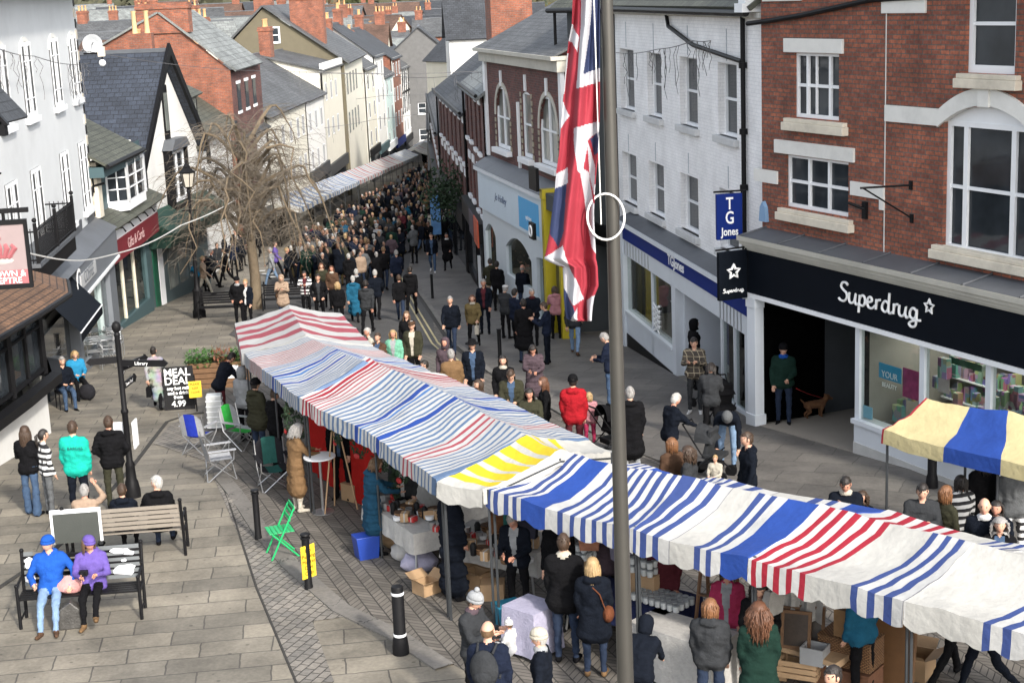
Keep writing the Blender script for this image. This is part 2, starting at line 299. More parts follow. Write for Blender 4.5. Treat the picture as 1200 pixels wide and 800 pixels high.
def kerb(name,pts,wd,h,m,off=0):
    bm=bmesh.new(); P=[Vector((p[0],p[1],0)) for p in pts]; Q=[]
    for a,b in zip(P[:-1],P[1:]):
        n=max(1,int((b-a).length/1.)); Q+=[a.lerp(b,i/n) for i in range(n)]
    Q.append(P[-1]); ul=bm.loops.layers.uv.new('UVMap'); rows=[]; s=0; S=[]
    for i,p in enumerate(Q):
        d=(Q[min(i+1,len(Q)-1)]-Q[max(i-1,0)]).normalized(); nn=Vector((-d.y,d.x,0)); s+= (p-Q[i-1]).length if i else 0; S.append(s)
        z=g(p.y); rows.append([bm.verts.new((p.x+nn.x*o_*wd,p.y+nn.y*o_*wd,g(p.y+nn.y*o_*wd)+zz)) for o_,zz in ((off,-.05),(off,h),(off+1,h),(off+1,-.05))])
    for i in range(len(Q)-1):
        for k in range(3):
            f=bm.faces.new((rows[i][k],rows[i+1][k],rows[i+1][k+1],rows[i][k+1]))
            for l,(u,v) in zip(f.loops,((S[i],k*.3),(S[i+1],k*.3),(S[i+1],k*.3+.3),(S[i],k*.3+.3))): l[ul].uv=(u,v)
    bmesh.ops.recalc_face_normals(bm,faces=bm.faces[:]); me=bpy.data.meshes.new(name); bm.to_mesh(me); bm.free(); me.materials.append(m); o=bpy.data.objects.new(name,me); COL.objects.link(o); o['kind']='structure'; return o
kerb('kerb',Lw,.29,.03,M_kerb); kerb('kerb',Rw[2:]+[(-4.6,72),(-6.6,110)],.16,.05,M_kerb,-1.)
M_gut=mat('gutter_dirt',(.03,.028,.025),.9,.3,8.,.2); M_line=mat('worn_line_paint',(.42,.36,.2),.8,.25,12.,.1,dirt=.6)
kerb('gutter',[(p[0],p[1]) for p in Rw[3:]],.12,.014,M_gut,0); kerb('road_marking',[(p[0]-.35,p[1]-.2) for p in Rw[3:]],.06,.018,M_line,0); kerb('road_marking',[(p[0]-.52,p[1]-.3) for p in Rw[3:]],.06,.018,M_line,0)
# right-hand pavement: larger slabs
rp=[(9.5,26.),(7.76,26.6),(5.0,32.4),(3.2,44.2),(1.2,49.4),(-.8,57.4),(-1.8,66.8),(-3.5,90),(-5.2,120)]
sheet('pavement',Rw[1:]+[(-4.6,72),(-6.0,110)]+rp[::-1]+[(16,14)],.022,M_flag2)
# sett band beside the left kerb, its dark edge channels, and the wide channel across the square
sb=GX((300,600),(318,625),(350,660),(410,715),(470,795),(345,800),(300,690),(262,575))
sheet('paving_setts',[p for p in GX((262,572),(300,607),(345,652),(408,722),(300+90,725),(366,728),(392,800),(346,800),(300,690))],.01,M_sett)
kerb('gutter',GX((256,560),(300,690),(346,800),(360,850)),.03,.016,M_gut)
kerb('gutter',GX((0,690),(60,650),(110,604),(159,545),(180,517),(198,494),(222,486),(285,478)),.085,.014,M_gut)
sheet('paving_setts',GX((180,520),(200,497),(224,489),(262,486),(258,520),(262,575),(285,640),(268,600),(240,540)),.01,M_sett)
# pedestrian crossing bars / white stripes on the road by the tree
M_wline=mat('white_line_paint',(.6,.6,.57),.8,.15,12.,.1,dirt=.5)
for k in range(7):
    p=G(303+k*10,318+k*3.4); q=[(p.x-.25,p.y-.1),(p.x+.3,p.y-.15),(p.x+.3,p.y+.25),(p.x-.25,p.y+.3)]
    sheet('road_marking',q,.02,M_wline)
M_lamp=mat('ceiling_lamp_glow',(.9,.9,.85),.5,0,1,0); _b=M_lamp.node_tree.nodes['Principled BSDF']; _b.inputs['Emission Color'].default_value=(1,.93,.82,1); _b.inputs['Emission Strength'].default_value=8.
# ================================================================ BUILDINGS
class Fac:
    "a building front: origin at its left end, local x along the wall to the right as seen from the street, y into the building, z up"
    def __init__(s,name,label,cat,A,ang,group=None):
        s.A=Vector((A[0],A[1],g(A[1]))); s.rz=ang; s.o=empty(name,label,cat,tuple(s.A),ang,group); s.Mi=(Matrix.Translation(s.A)@Matrix.Rotation(ang,4,'Z')).inverted(); s.M=Matrix.Translation(s.A)@Matrix.Rotation(ang,4,'Z')
    def P(s,px,py,y=0.):
        d=s.Mi.to_3x3()@ray(px,py); c=s.Mi@CAMP; t=(y-c.y)/d.y; q=c+d*t; return q.x,q.z
    def gz(s,u,y=0): p=s.M@Vector((u,y,0)); return g(p.y)-s.A.z
def dirang(a,b): return math.atan2(b[1]-a[1],b[0]-a[0])
def wall(f,u0,u1,z0,z1,holes,m,th=.28,y=0.,name='wall',parent=None):
    "wall with true openings: holes are (u0,u1,z0,z1[,arch rise])"
    us=sorted(set([u0,u1]+[min(max(h[i],u0),u1) for h in holes for i in (0,1)])); zs=sorted(set([z0,z1]+[min(max(h[i],z0),z1) for h in holes for i in (2,3)]))
    b=MB(); ins=lambda a,c: any(h[0]<a<h[1] and h[2]<c<h[3] for h in holes)
    for i in range(len(us)-1):
        for j in range(len(zs)-1):
            if ins((us[i]+us[i+1])/2,(zs[j]+zs[j+1])/2): continue
            b.face([(us[i],y,zs[j]),(us[i+1],y,zs[j]),(us[i+1],y,zs[j+1]),(us[i],y,zs[j+1])],m)
    for h in holes:
        a,c,d,e=max(h[0],u0),min(h[1],u1),max(h[2],z0),min(h[3],z1)
        b.face([(a,y,d),(a,y,e),(a,y+th,e),(a,y+th,d)],m); b.face([(c,y,d),(c,y+th,d),(c,y+th,e),(c,y,e)],m)
        b.face([(a,y,d),(a,y+th,d),(c,y+th,d),(c,y,d)],m)
        if len(h)>4 and h[4]>0:
            r=h[4]; n=10; q=[(a+(c-a)*k/n, e-r+r*math.sqrt(max(0,1-(2*k/n-1)**2)) if h[4]>=.4*(c-a) else e-r+r*(1-(2*k/n-1)**2)) for k in range(n+1)]
            for k in range(n):
                b.face([(q[k][0],y,q[k][1]),(q[k+1][0],y,q[k+1][1]),(q[k+1][0],y,e),(q[k][0],y,e)],m); b.face([(q[k][0],y,q[k][1]),(q[k][0],y+th,q[k][1]),(q[k+1][0],y+th,q[k+1][1]),(q[k+1][0],y,q[k+1][1])],m)
        else: b.face([(a,y,e),(c,y,e),(c,y+th,e),(a,y+th,e)],m)
    return b.build(name,None,parent or f.o)
def window(f,u0,u1,z0,z1,y=.16,cols=(1,),rows=2,fr=.06,m=None,glass=None,arch=0.,sash=True,curtain=None,bar=.025,parent=None,gy=.055,slim=False):
    "sash window: outer frame, meeting rail, glazing bars; > pane, curtain. cols lists the lights by width"
    m=m or M_white; b=MB(); tot=sum(cols)
    if slim:
        B_=b.box; b.box=lambda a,c,d,e,f_,h_,mm: B_(a,c,d,(y+.02 if e>y+.07 else y+.017),f_,h_,mm) if e>y+.05 and d<y+.028 else B_(a,c,y-.004,y+.018,f_,h_,mm)
    b.box(u0,u1,y,y+.09,z0,z0+fr*1.3,m).box(u0,u1,y,y+.09,z1-fr,z1,m).box(u0,u0+fr,y+.001,y+.089,z0+fr*1.3,z1-fr,m).box(u1-fr,u1,y+.001,y+.089,z0+fr*1.3,z1-fr,m)
    x=u0+fr; W=(u1-u0-2*fr); zm=(z0+z1)/2
    for i,c in enumerate(cols):
        x2=x+W*c/tot
        if i<len(cols)-1: b.box(x2-fr*.6,x2+fr*.6,y+.003,y+.087,z0+fr*1.3,z1-fr,m)
        if rows>=2 and sash: b.box(x,x2,y+.015,y+.075,zm-.03,zm+.03,m)
        x=x2
    if isinstance(bar,(int,float)) and bar>0 and (rows>2 or len(cols)==1 and rows==2 and False):
        n=rows
        for k in range(1,n):
            zz=z0+(z1-z0)*k/n
            if abs(zz-zm)>.05: b.box(u0+fr,u1-fr,y+.03,y+.06,zz-bar/2,zz+bar/2,m)
        b.box((u0+u1)/2-bar/2,(u0+u1)/2+bar/2,y+.031,y+.061,z0+fr*1.3,z1-fr,m)
    w=b.build('window',None,parent or f.o)
    MB().box(u0+fr*.5,u1-fr*.5,y+gy,y+gy+.005,z0+fr*.6,z1-fr*.5,glass or M_glass).build('pane',None,w)
    return w
def sill(f,u0,u1,z0,z1,m=None,d=.12,y=0,name='sill'):
    return MB().box(u0,u1,y-d,y+.1,z0,z1,m or M_stone).build(name,None,f.o,bevel=.012)
def hexa(b,P,m,uvs=1.): # P: 8 points bottom4, top4
    for q in ((0,3,2,1),(4,5,6,7),(0,1,5,4),(1,2,6,5),(2,3,7,6),(3,0,4,7)): b.face([P[i] for i in q],m)
    return b
def slope(b,p0,p1,p2,p3,m,th=.08):
    "roof slope: p0-p1 the eave, p3-p2 the ridge; uv in metres so the courses run level"
    p=[Vector(q) for q in (p0,p1,p2,p3)]; n=(p[1]-p[0]).cross(p[3]-p[0]).normalized()
    if n.z<0: n=-n
    t=[q+n*th for q in p]; L=(p[1]-p[0]).length; Hh=(p[3]-p[0]).length; e=(p[1]-p[0]).normalized()
    uv=[((q-p[0]).dot(e),((q-p[0])-e*(q-p[0]).dot(e)).length) for q in p]
    b.face(t,m,uv); b.face(p[::-1],m,uv[::-1])
    for i in range(4):
        j=(i+1)%4
        if (p[i]-p[j]).length>1e-4: b.face([p[i],p[j],t[j],t[i]],m,[(0,0),(.1,0),(.1,.1),(0,.1)])
def gable_roof(f,u0,u1,y0,y1,z,h,m,over=.25,th=.1,ridge='u',name='roof',parent=None):
    b=MB()
    if ridge=='u':
        ym=(y0+y1)/2; a=h/((y1-y0)/2)
        slope(b,(u0-over,y0-over,z-a*over),(u1+over,y0-over,z-a*over),(u1+over,ym,z+h),(u0-over,ym,z+h),m,th); slope(b,(u1+over,y1+over,z-a*over),(u0-over,y1+over,z-a*over),(u0-over,ym,z+h),(u1+over,ym,z+h),m,th)
        b.box(u0-over,u1+over,ym-.12,ym+.12,z+h+.02,z+h+.16,M_lead)
    else:
        um=(u0+u1)/2; a=h/((u1-u0)/2)
        slope(b,(u0-over,y1+over,z-a*over),(u0-over,y0-over,z-a*over),(um,y0-over,z+h),(um,y1+over,z+h),m,th); slope(b,(u1+over,y0-over,z-a*over),(u1+over,y1+over,z-a*over),(um,y1+over,z+h),(um,y0-over,z+h),m,th)
        b.box(um-.12,um+.12,y0-over,y1+over,z+h+.02,z+h+.16,M_lead)
    return b.build(name,None,parent or f.o)
def shell(f,u0,u1,y0,y1,z0,z1,m,gh=0,ridge='u',name='wall',front=False):
    "side and back walls (with gables up to gh)"
    b=MB()
    if ridge=='u':
        for u in (u0,u1):
            pts=[(u,y0,z0),(u,y1,z0),(u,y1,z1)]+([(u,(y0+y1)/2,z1+gh)] if gh else [])+[(u,y0,z1)]; b.face(pts if u==u1 else pts[::-1],m)
        b.face([(u1,y1,z0),(u0,y1,z0),(u0,y1,z1),(u1,y1,z1)],m)
        if front: b.face([(u0,y0,z0),(u1,y0,z0),(u1,y0,z1),(u0,y0,z1)],m)
    else:
        for y in ((y0,y1) if front else (y1,)):
            pts=[(u0,y,z0),(u1,y,z0),(u1,y,z1)]+([((u0+u1)/2,y,z1+gh)] if gh else [])+[(u0,y,z1)]; b.face(pts if y==y0 else pts[::-1],m)
        b.face([(u0,y0,z0),(u0,y1,z0),(u0,y1,z1),(u0,y0,z1)][::-1],m); b.face([(u1,y0,z0),(u1,y1,z0),(u1,y1,z1),(u1,y0,z1)],m)
    return b.build(name,None,f.o)
def chimney(f,u,y,z0,z1,w=.9,d=.6,pots=2,m=None,parent=None,potm=None):
    b=MB(); m=m or M_brickh; b.box(u-w/2,u+w/2,y-d/2,y+d/2,z0,z1-.3,m).box(u-w/2-.06,u+w/2+.06,y-d/2-.06,y+d/2+.06,z1-.3,z1-.12,m).box(u-w/2-.02,u+w/2+.02,y-d/2-.02,y+d/2+.02,z1-.12,z1,m)
    c=b.build('chimney',None,parent or f.o); pm=potm or mat('clay_pot',(.5,.3,.14),.8,.15,5.)
    for k in range(pots):
        uu=u-w/2+w*(k+.5)/pots; MB().lathe([(.11,z1),(.1,z1+.1),(.09,z1+.45),(.12,z1+.5),(.12,z1+.55),(.07,z1+.55)],uu,y,pm,10).build('chimney_pot',None,c,smooth=True)
    return c
def pipe(f,pts,r=.05,name='drainpipe',m=None): return MB().tube(pts,r,m or M_iron,8).build(name,None,f.o,smooth=True)
def irect(f,tl,br,y=0): a=f.P(*tl,y); b=f.P(*br,y); return a[0],b[0],b[1],a[1]
def shop_inside(f,u0,u1,z0,z1,y0,depth,shelf_m,light=.5,parent=None):
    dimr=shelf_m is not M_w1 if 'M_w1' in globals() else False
    b=MB(); fl=mat('shop_floor_dim',(.1,.09,.08),.5,.1,4.) if dimr else mat('shop_floor',(.3,.27,.23),.5,.1,4.); wl=mat('shop_wall_dim',(.06,.06,.06),.8,.3,2.) if dimr else mat('shop_wall',(.24,.23,.21),.8,.1,4.)  # dim copies: floor and wall colours darkened to pass for less lit shops
    b.face([(u0,y0,z0),(u1,y0,z0),(u1,y0+depth,z0),(u0,y0+depth,z0)],fl); b.face([(u0,y0+depth,z0),(u1,y0+depth,z0),(u1,y0+depth,z1),(u0,y0+depth,z1)],wl)
    b.face([(u0,y0,z1),(u1,y0,z1),(u1,y0+depth,z1),(u0,y0+depth,z1)],wl); b.face([(u0,y0,z0),(u0,y0+depth,z0),(u0,y0+depth,z1),(u0,y0,z1)],wl); b.face([(u1,y0,z0),(u1,y0+depth,z0),(u1,y0+depth,z1),(u1,y0,z1)],wl)
    o=b.build('shop_interior',None,parent or f.o)
    rnd=random.Random(int(u0*77)+3); s=MB()
    for k in range(3):
        zz=z0+.35+k*.45; s.box(u0+.1,u1-.1,y0+depth*.45,y0+depth*.45+.35,zz,zz+.03,M_white); x=u0+.15
        while x<u1-.25:
            wd=rnd.uniform(.08,.22); s.box(x,x+wd,y0+depth*.45+.03,y0+depth*.45+.25,zz+.03,zz+.03+rnd.uniform(.12,.36),shelf_m); x+=wd+rnd.uniform(.01,.06)
    s.build('shelf',None,o)
    for k in range(max(1,int((u1-u0)/1.6)) if not dimr else 1): MB().box(u0+.5+k*1.6,u0+1.1+k*1.6,y0+.9,y0+1.5,z1-.03,z1-.01,M_lamp).build('ceiling_lamp',None,o)
    return o
# ---------------- RED BRICK BUILDING (right foreground)
sdA=G(880,497); SDang=R(-90+24.3); sd=Fac('brick_building','three storey red brick building with white stone lintels above a long black shop fascia','building',(sdA.x,sdA.y),SDang)
W=9.5+4; BW=.42   # brick plane sits behind the shopfront plane
HZ=9.6
L1=irect(sd,(931,62),(983,142),BW); L2=irect(sd,(921,181),(994,255),BW); L3=irect(sd,(1133,-30),(1189,88),BW); L4=irect(sd,(1107,132),(1203,312),BW)
L4=(L4[0],L4[1],L4[2],sd.P(1107,140,BW)[1]+.28)
zled=sd.P(900,268,BW)[1]
wall(sd,-.15,W,zled-.1,HZ,[L1,L2,L3,L4+(.3,)],M_brick,y=BW)
window(sd,*L1,y=BW+.05,cols=(.8,1.9,.8),fr=.055); window(sd,*L2,y=BW+.06,cols=(1,1,1),fr=.055); window(sd,*L3,y=BW+.08,cols=(1,),fr=.1); 
window(sd,L4[0],L4[1],L4[2],L4[3]-.3,y=BW+.08,cols=(.55,1.7,.55),fr=.09)
MB().prism([(L4[0],L4[3]-.3)]+[(L4[0]+(L4[1]-L4[0])*k/10,L4[3]-.3+.3*(1-(2*k/10-1)**2)) for k in range(1,10)]+[(L4[1],L4[3]-.3)],BW+.1,BW+.16,M_white).build('window_head',None,sd.o)
MB().box(L1[0]+.62,L1[0]+.65,BW+.06,BW+.12,L1[2]+.08,L1[3]-.06,M_white).build('glazing_bar',None,sd.o)
for tl,br in (((920,45),(989,63)),((909,163),(1002,191)),((1035,-2),(1086,15)),((895,-14),(940,-2))):
    r=irect(sd,tl,br,BW); h=.27; z=sd.P(*tl,BW)[1]; MB().box(r[0],r[1],BW-.05,BW+.1,z-h,z,M_stone).build('lintel',None,sd.o,bevel=.01)
for tl,br in (((917,138),(989,162)),((910,243),(996,272)),((1119,86),(1192,106)),((1090,286),(1215,330))):
    a=sd.P(*tl,BW-.1); r=irect(sd,tl,br,BW-.1); o=MB().box(r[0],r[1],BW-.15,BW+.08,a[1]-.24,a[1]-.08,M_cream).box(r[0]+.03,r[1]-.03,BW-.11,BW+.08,a[1]-.08,a[1],M_cream).build('sill',None,sd.o,bevel=.012)
# arched stone band over the big window
uc=(L4[0]+L4[1])/2; hw=(L4[1]-L4[0])/2+.02; zb=sd.P(1039,123,BW)[1]; bh=.29; u_s=sd.P(1039,123,BW)[0]
b=MB(); ar=[]; n=14
zs_=zb-.02
for k in range(n+1):
    t=-1+2*k/n; x=uc+t*(hw+.12); ar.append((x,zs_-bh+.42*(1-t*t)))
b.box(u_s,uc-hw-.12,BW-.05,BW+.08,zb-bh,zb,M_stone); b.box(uc+hw+.12,W,BW-.05,BW+.08,zb-bh,zb,M_stone)
for k in range(n):
    (x0,a0),(x1,a1)=ar[k],ar[k+1]; q=[(x0,a0),(x1,a1),(x1,a1+bh),(x0,a0+bh)]; b.prism(q,BW-.05,BW+.08,M_stone)
b.box(uc-.13,uc+.13,BW-.09,BW+.08,zb+.42-bh-.04,zb+.42+.06,M_stone); b.build('stone_band',None,sd.o)
us0,zs0=sd.P(885,197,BW); us1,_=sd.P(912,210,BW); MB().box(us0,us1,BW-.04,BW+.08,zs0-.26,zs0,M_stone).build('stone_band',None,sd.o)
us0,zs0=sd.P(998,212,BW); us1,_=sd.P(1037,225,BW); MB().box(us0,us1,BW-.04,BW+.08,zs0-.26,zs0,M_stone).box(us1-.12,us1,BW-.041,BW+.08,zs0-.45,zs0-.26,M_stone).build('stone_band',None,sd.o)
# movement joint, painted iron brackets, cable
uj,_=sd.P(1038,100,BW); MB().box(uj-.012,uj+.012,BW-.006,BW+.02,zled,HZ,M_stone).build('wall_joint',None,sd.o)
z1=sd.P(875,30,BW)[1]; pts=[]
for px,py in ((876,28),(905,24),(940,18),(985,8),(1020,0),(1085,-4)): u,z=sd.P(px,py,BW-.07); pts.append((u,BW-.07,z))
pipe(sd,pts,.05,'cable_pipe'); a=sd.P(1024,222,BW-.6); b_=sd.P(1068,217,BW); c=sd.P(1069,256,BW)
MB().tube([(a[0],BW-.9,b_[1]+.0),(b_[0],BW,b_[1])],.02,M_iron).tube([(a[0],BW-.85,b_[1]),(c[0],BW,c[1])],.016,M_iron).box(b_[0]-.04,b_[0]+.04,BW-.03,BW,b_[1]-.08,b_[1]+.08,M_iron).box(c[0]-.04,c[0]+.04,BW-.03,BW,c[1]-.08,c[1]+.08,M_iron).build('bracket',None,sd.o)
a=sd.P(1015,245,BW); MB().box(a[0]-.06,a[0]+.06,BW-.06,BW,a[1]-.18,a[1]+.14,M_iron).tube([(a[0],BW-.04,a[1]),(a[0]-.22,BW-.25,a[1]+.12)],.03,M_iron).build('floodlight',None,sd.o)
a=sd.P(897,248,BW); MB().prism([(a[0]-.13,a[1]-.2),(a[0]+.13,a[1]-.2),(a[0]+.09,a[1]+.1),(a[0],a[1]+.22),(a[0]-.09,a[1]+.1)],BW-.08,BW,mat('alarm_blue',(.2,.33,.5),.4,.05)).build('alarm_box',None,sd.o)
# lead ledge, cornice, fascia
zft=sd.P(900,297)[1]; zfb=sd.P(1092,401)[1]; zft=max(zft,zfb+.75)
b=MB(); b.face([(-.12,-.22,zft+.3),(W,-.22,zft+.3),(W,BW,zled+.02),(-.12,BW,zled+.02)],M_lead); x=0
while x<W: b.tube([(x,-.22,zft+.31),(x,BW,zled+.035)],.02,M_lead,6); x+=1.35
b.face([(-.12,-.22,zft+.3),(-.12,BW,zled+.02),(-.12,BW,zft+.2)],M_lead); b.build('lead_ledge',None,sd.o)
cg=mat('cornice_paint',(.42,.41,.36),.6,.08,4.,.1,dirt=.3)
MB().box(-.12,W,-.24,BW,zft+.2,zft+.295,cg).box(-.10,W,-.19,BW,zft+.12,zft+.2,cg).box(-.08,W,-.14,BW,zft+.05,zft+.12,cg).box(-.06,W,-.09,BW,zft,zft+.05,cg).build('cornice',None,sd.o)
M_fascia=mat('fascia_black',(.004,.006,.010),.6,.15,3.,.02,spec=.06)
fas=MB().box(-.1,W,-.06,.1,zfb,zft-.002,M_fascia).build('fascia',None,sd.o)
MB().box(-.1,W,-.09,.12,zfb-.09,zfb-.003,M_white).build('fascia_trim',None,sd.o)
# lettering: an upright script with a five-pointed star
def stroke(b,pts,r,m,y,sc,ox,oz,shear=.0):
    q=[(ox+(x+z*shear)*sc,y,oz+z*sc*.8) for x,z in pts]; b.tube(q,r,m,6)
def cr(pts,n=5):
    P=[pts[0]]+list(pts)+[pts[-1]]; out=[]
    for i in range(1,len(P)-2):
        for k in range(n):
            t=k/n; out.append(tuple(.5*((2*P[i][a])+(-P[i-1][a]+P[i+1][a])*t+(2*P[i-1][a]-5*P[i][a]+4*P[i+1][a]-P[i+2][a])*t*t+(-P[i-1][a]+3*P[i][a]-3*P[i+1][a]+P[i+2][a])*t**3) for a in (0,1)))
    out.append(pts[-1]); return out
SCRIPT=[[(.85,1.42),(.6,1.6),(.25,1.5),(.15,1.2),(.4,.95),(.75,.72),(.8,.35),(.5,.02),(.1,.05),(-.05,.2)],
 [(1.05,.85),(1.02,.4),(1.12,.08),(1.35,.02),(1.6,.25),(1.72,.85),(1.68,.3),(1.8,.0),(2.0,.1)],
 [(2.15,.85),(2.12,.1),(2.1,-.6)],[(2.14,.5),(2.3,.82),(2.6,.82),(2.72,.45),(2.55,.05),(2.15,.05)],
 [(2.7,.2),(3.0,.4),(3.4,.6),(3.3,.88),(3.05,.82),(2.95,.45),(3.1,.05),(3.45,.02),(3.75,.3)],
 [(3.85,.85),(3.86,.4),(3.84,.02)],[(3.85,.5),(4.0,.78),(4.25,.86)],
 [(5.05,.75),(4.75,.88),(4.5,.6),(4.48,.2),(4.75,0),(5.02,.2),(5.1,.6)],[(5.12,1.6),(5.1,.8),(5.12,.1),(5.3,.0),(5.5,.15)],
 [(5.6,.85),(5.62,.4),(5.6,.02)],[(5.6,.5),(5.78,.8),(6.0,.84)],
 [(6.15,.85),(6.12,.35),(6.25,.05),(6.5,.05),(6.7,.35),(6.78,.85),(6.75,.3),(6.88,.0),(7.05,.1)],
 [(7.75,.75),(7.45,.88),(7.2,.62),(7.2,.2),(7.5,.05),(7.75,.3),(7.8,.85),(7.82,.1),(7.75,-.45),(7.4,-.62),(7.15,-.4),(7.5,-.12),(8.2,.05)]]
def star(b,cx,cz,r,m,y,tr): 
    p=[(cx+(r if k%2==0 else r*.48)*math.sin(k*math.pi/5),cz+(r if k%2==0 else r*.48)*math.cos(k*math.pi/5)) for k in range(10)]; p.append(p[0]); p.append(p[1]); b.tube([(x,y,z) for x,z in p],tr,m,6)
M_let=mat('white_lettering',(.85,.86,.86),.5,.02,3.,0)
u0,z0_=sd.P(983,354,-.07); u1,_=sd.P(1083,380,-.07); s_=(u1-u0)/8.6; zz=(zfb+zft)/2-.1
b=MB(); [stroke(b,cr(q),.024,M_let,-.075,s_,u0+.02,zz,.05) for q in SCRIPT]; b.build('lettering',None,fas,smooth=True)
b=MB(); star(b,u1+.13,zz+.3,.13,M_let,-.075,.022); b.build('star_emblem',None,fas,smooth=True)
# shopfront
up1,_=sd.P(1001,450); uw=sd.P(893,440)[0]; gz=[sd.gz(u) for u in (0,W)]
M_shopw=mat('shopfront_white',(.62,.66,.7),.5,.05,3.,.05,dirt=.1)
MB().box(.0,.3,-.08,.14,-.1,zfb-.09,M_shopw).box(-.03,.33,-.11,.17,-.1,.28,M_shopw).box(-.02,.32,-.1,.15,zfb-.3,zfb-.092,M_shopw).build('pilaster',None,sd.o,bevel=.008)
zsl=.62+sd.gz(up1)
MB().box(up1,W,.0,.25,-.1,zsl,M_shopw).box(up1-.04,W,-.05,.3,zsl,zsl+.09,M_shopw).box(up1-.01,W,-.012,.0,sd.gz(W)-.2,sd.gz(up1)+.25,mat('stall_base',(.5,.5,.48),.7,.1,4.,.1,dirt=.4)).build('stall_riser',None,sd.o)
MB().box(up1,up1+.2,.3,4.2,-.1,zsl,M_shopw).box(up1+.02,up1+.12,.3,4.2,zsl,zsl+.09,M_shopw).build('stall_riser',None,sd.o)
posts=[up1+.06]+[sd.P(x,440)[0] for x in (1079,1157)]+[sd.P(1157,440)[0]+1.3*k for k in (1,2,3)]
[MB().box(p-.065,p+.065,.02,.14,zsl+.09,zfb-.09,M_shopw).build('mullion',None,sd.o) for p in posts]
[MB().box(up1+.03,up1+.1,y,y+.1,zsl+.09,zfb-.09,M_shopw).build('mullion',None,sd.o) for y in (2.2,4.1)]
CG=clear_glass(); MB().box(posts[0]+.05,W,.07,.08,zsl+.09,zfb-.09,CG).build('shop_window',None,sd.o); MB().box(up1+.06,up1+.07,.2,4.1,zsl+.09,zfb-.09,CG).build('shop_window',None,sd.o)
M_lobby=mat('lobby_floor',(.26,.235,.2),.7,.08,3.,.1)
MB().prism([(.3,-.3),(up1,-.3),(up1,sd.gz(up1)+.045),(.3,sd.gz(.3)+.03)],.0,4.5,M_lobby).build('lobby_floor',None,sd.o)
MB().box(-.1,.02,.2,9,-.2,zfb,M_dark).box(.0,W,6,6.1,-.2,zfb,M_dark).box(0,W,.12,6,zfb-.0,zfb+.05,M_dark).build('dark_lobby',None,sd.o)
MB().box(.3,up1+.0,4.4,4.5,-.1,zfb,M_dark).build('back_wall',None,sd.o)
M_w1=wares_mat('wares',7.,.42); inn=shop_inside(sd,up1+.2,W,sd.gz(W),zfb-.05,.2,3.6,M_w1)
def panel(f,tl,br,y,m,name,parent=None,th=.01): r=irect(f,tl,br,y); return MB().box(r[0],r[1],y,y+th,min(r[2],r[3]),max(r[2],r[3]),m).build(name,None,parent or f.o),r
pc,r=panel(sd,(1030,424),(1056,450),.25,mat('cyan_poster',(.03,.3,.5),.5,.1),'poster'); 
for k,(a,s) in enumerate((('YOUR',.17),('BEAUTY',.12))): text_mesh(a,s,M_let,'lettering',pc,((r[0]+r[1])/2,.24,r[3]-.2-k*.2),ext=.002)
panel(sd,(1058,430),(1076,470),.3,mat('pink_poster',(.4,.05,.16),.5,.5,6.),'poster'); panel(sd,(1011,474),(1022,492),.12,mat('notice_blue',(.25,.5,.65),.5,.1),'poster')
pg,r=panel(sd,(1115,418),(1150,436),.3,mat('green_poster',(.02,.1,.05),.5,.3,3.),'poster'); text_mesh('Jo Malone',.13,M_let,'lettering',pg,((r[0]+r[1])/2,.29,(r[2]+r[3])/2),ext=.002) if False else None
panel(sd,(1100,425),(1112,462),.5,mat('pale_poster',(.5,.42,.4),.5,.3,3.),'poster'); panel(sd,(1112,437),(1145,447),.3,mat('rose_poster',(.5,.2,.25),.5,.3,3.),'poster')
b=MB(); rn=random.Random(4)
for k in range(110):
    u=rn.uniform(up1+.3,W-.3); h=rn.uniform(.12,.4); zq=rn.choice([0,0,.42,.84,1.2]); yq=rn.uniform(.35,1.); b.box(u,u+rn.uniform(.08,.24),yq,yq+.12,zsl+.05+zq,zsl+.05+zq+h,M_w1)
b.build('window_display',None,sd.o)
MB().box(W-.02,W+.1,BW,9,0,HZ,M_brick).box(-.15,-.05,BW+.28,8,zled,HZ,M_brick).box(-.15,W,8,8.1,0,HZ,M_brick).build('wall',None,sd.o)
MB().box(-.4,W+.3,BW-.45,BW,HZ,HZ+.18,M_iron).box(-.4,W+.3,BW-.1,8.3,HZ+.1,HZ+.25,M_iron).build('gutter',None,sd.o)
gable_roof(sd,-.15,W,BW,8,HZ+.2,2.8,M_slate)
# ---------------- WHITE PAINTED BRICK BUILDING with the blue fascia
tA=G(733,405); tB=sdA; tB2=(sdA.x+.10,sdA.y+.5)
tg=Fac('painted_brick_building','three storey white painted brick building with blue shop fascia and black drainpipe','building',(tA.x,tA.y),dirang((tA.x,tA.y),tB2)); WT=math.hypot(tB2[0]-tA.x,tB2[1]-tA.y)-.0; TB=.32
zt_e=tg.P(800,18,TB)[1]
hl=[]
for tl,br in (((726,56),(744,132)),((758,61),(776,140)),((796,66),(818,151)),((841,74),(864,163)),((729,178),(747,246)),((760,188),(779,258)),((797,201),(819,277)),((843,218),(866,300))):
    hl.append(irect(tg,tl,br,TB))
for k in (0,4):   # level each row: the same head and sill heights along the wall
    z0=sum(h[2] for h in hl[k:k+4])/4; z1=sum(h[3] for h in hl[k:k+4])/4
    for j in range(k,k+4): hl[j]=(hl[j][0],hl[j][1],z0+(hl[j][2]-z0)*.5,z1+(hl[j][3]-z1)*.5)
zl=tg.P(760,250,TB)[1]-.45
ztf=tg.P(760,283)[1]-.05; 
uLt=tg.P(722.5,100,TB)[0]; wall(tg,uLt,WT+.05,ztf-.2,zt_e,hl,M_wbrick,y=TB,th=.3); MB().box(uLt-.02,uLt,TB,TB+.6,ztf-.2,zt_e,M_wbrick).build('wall',None,tg.o)
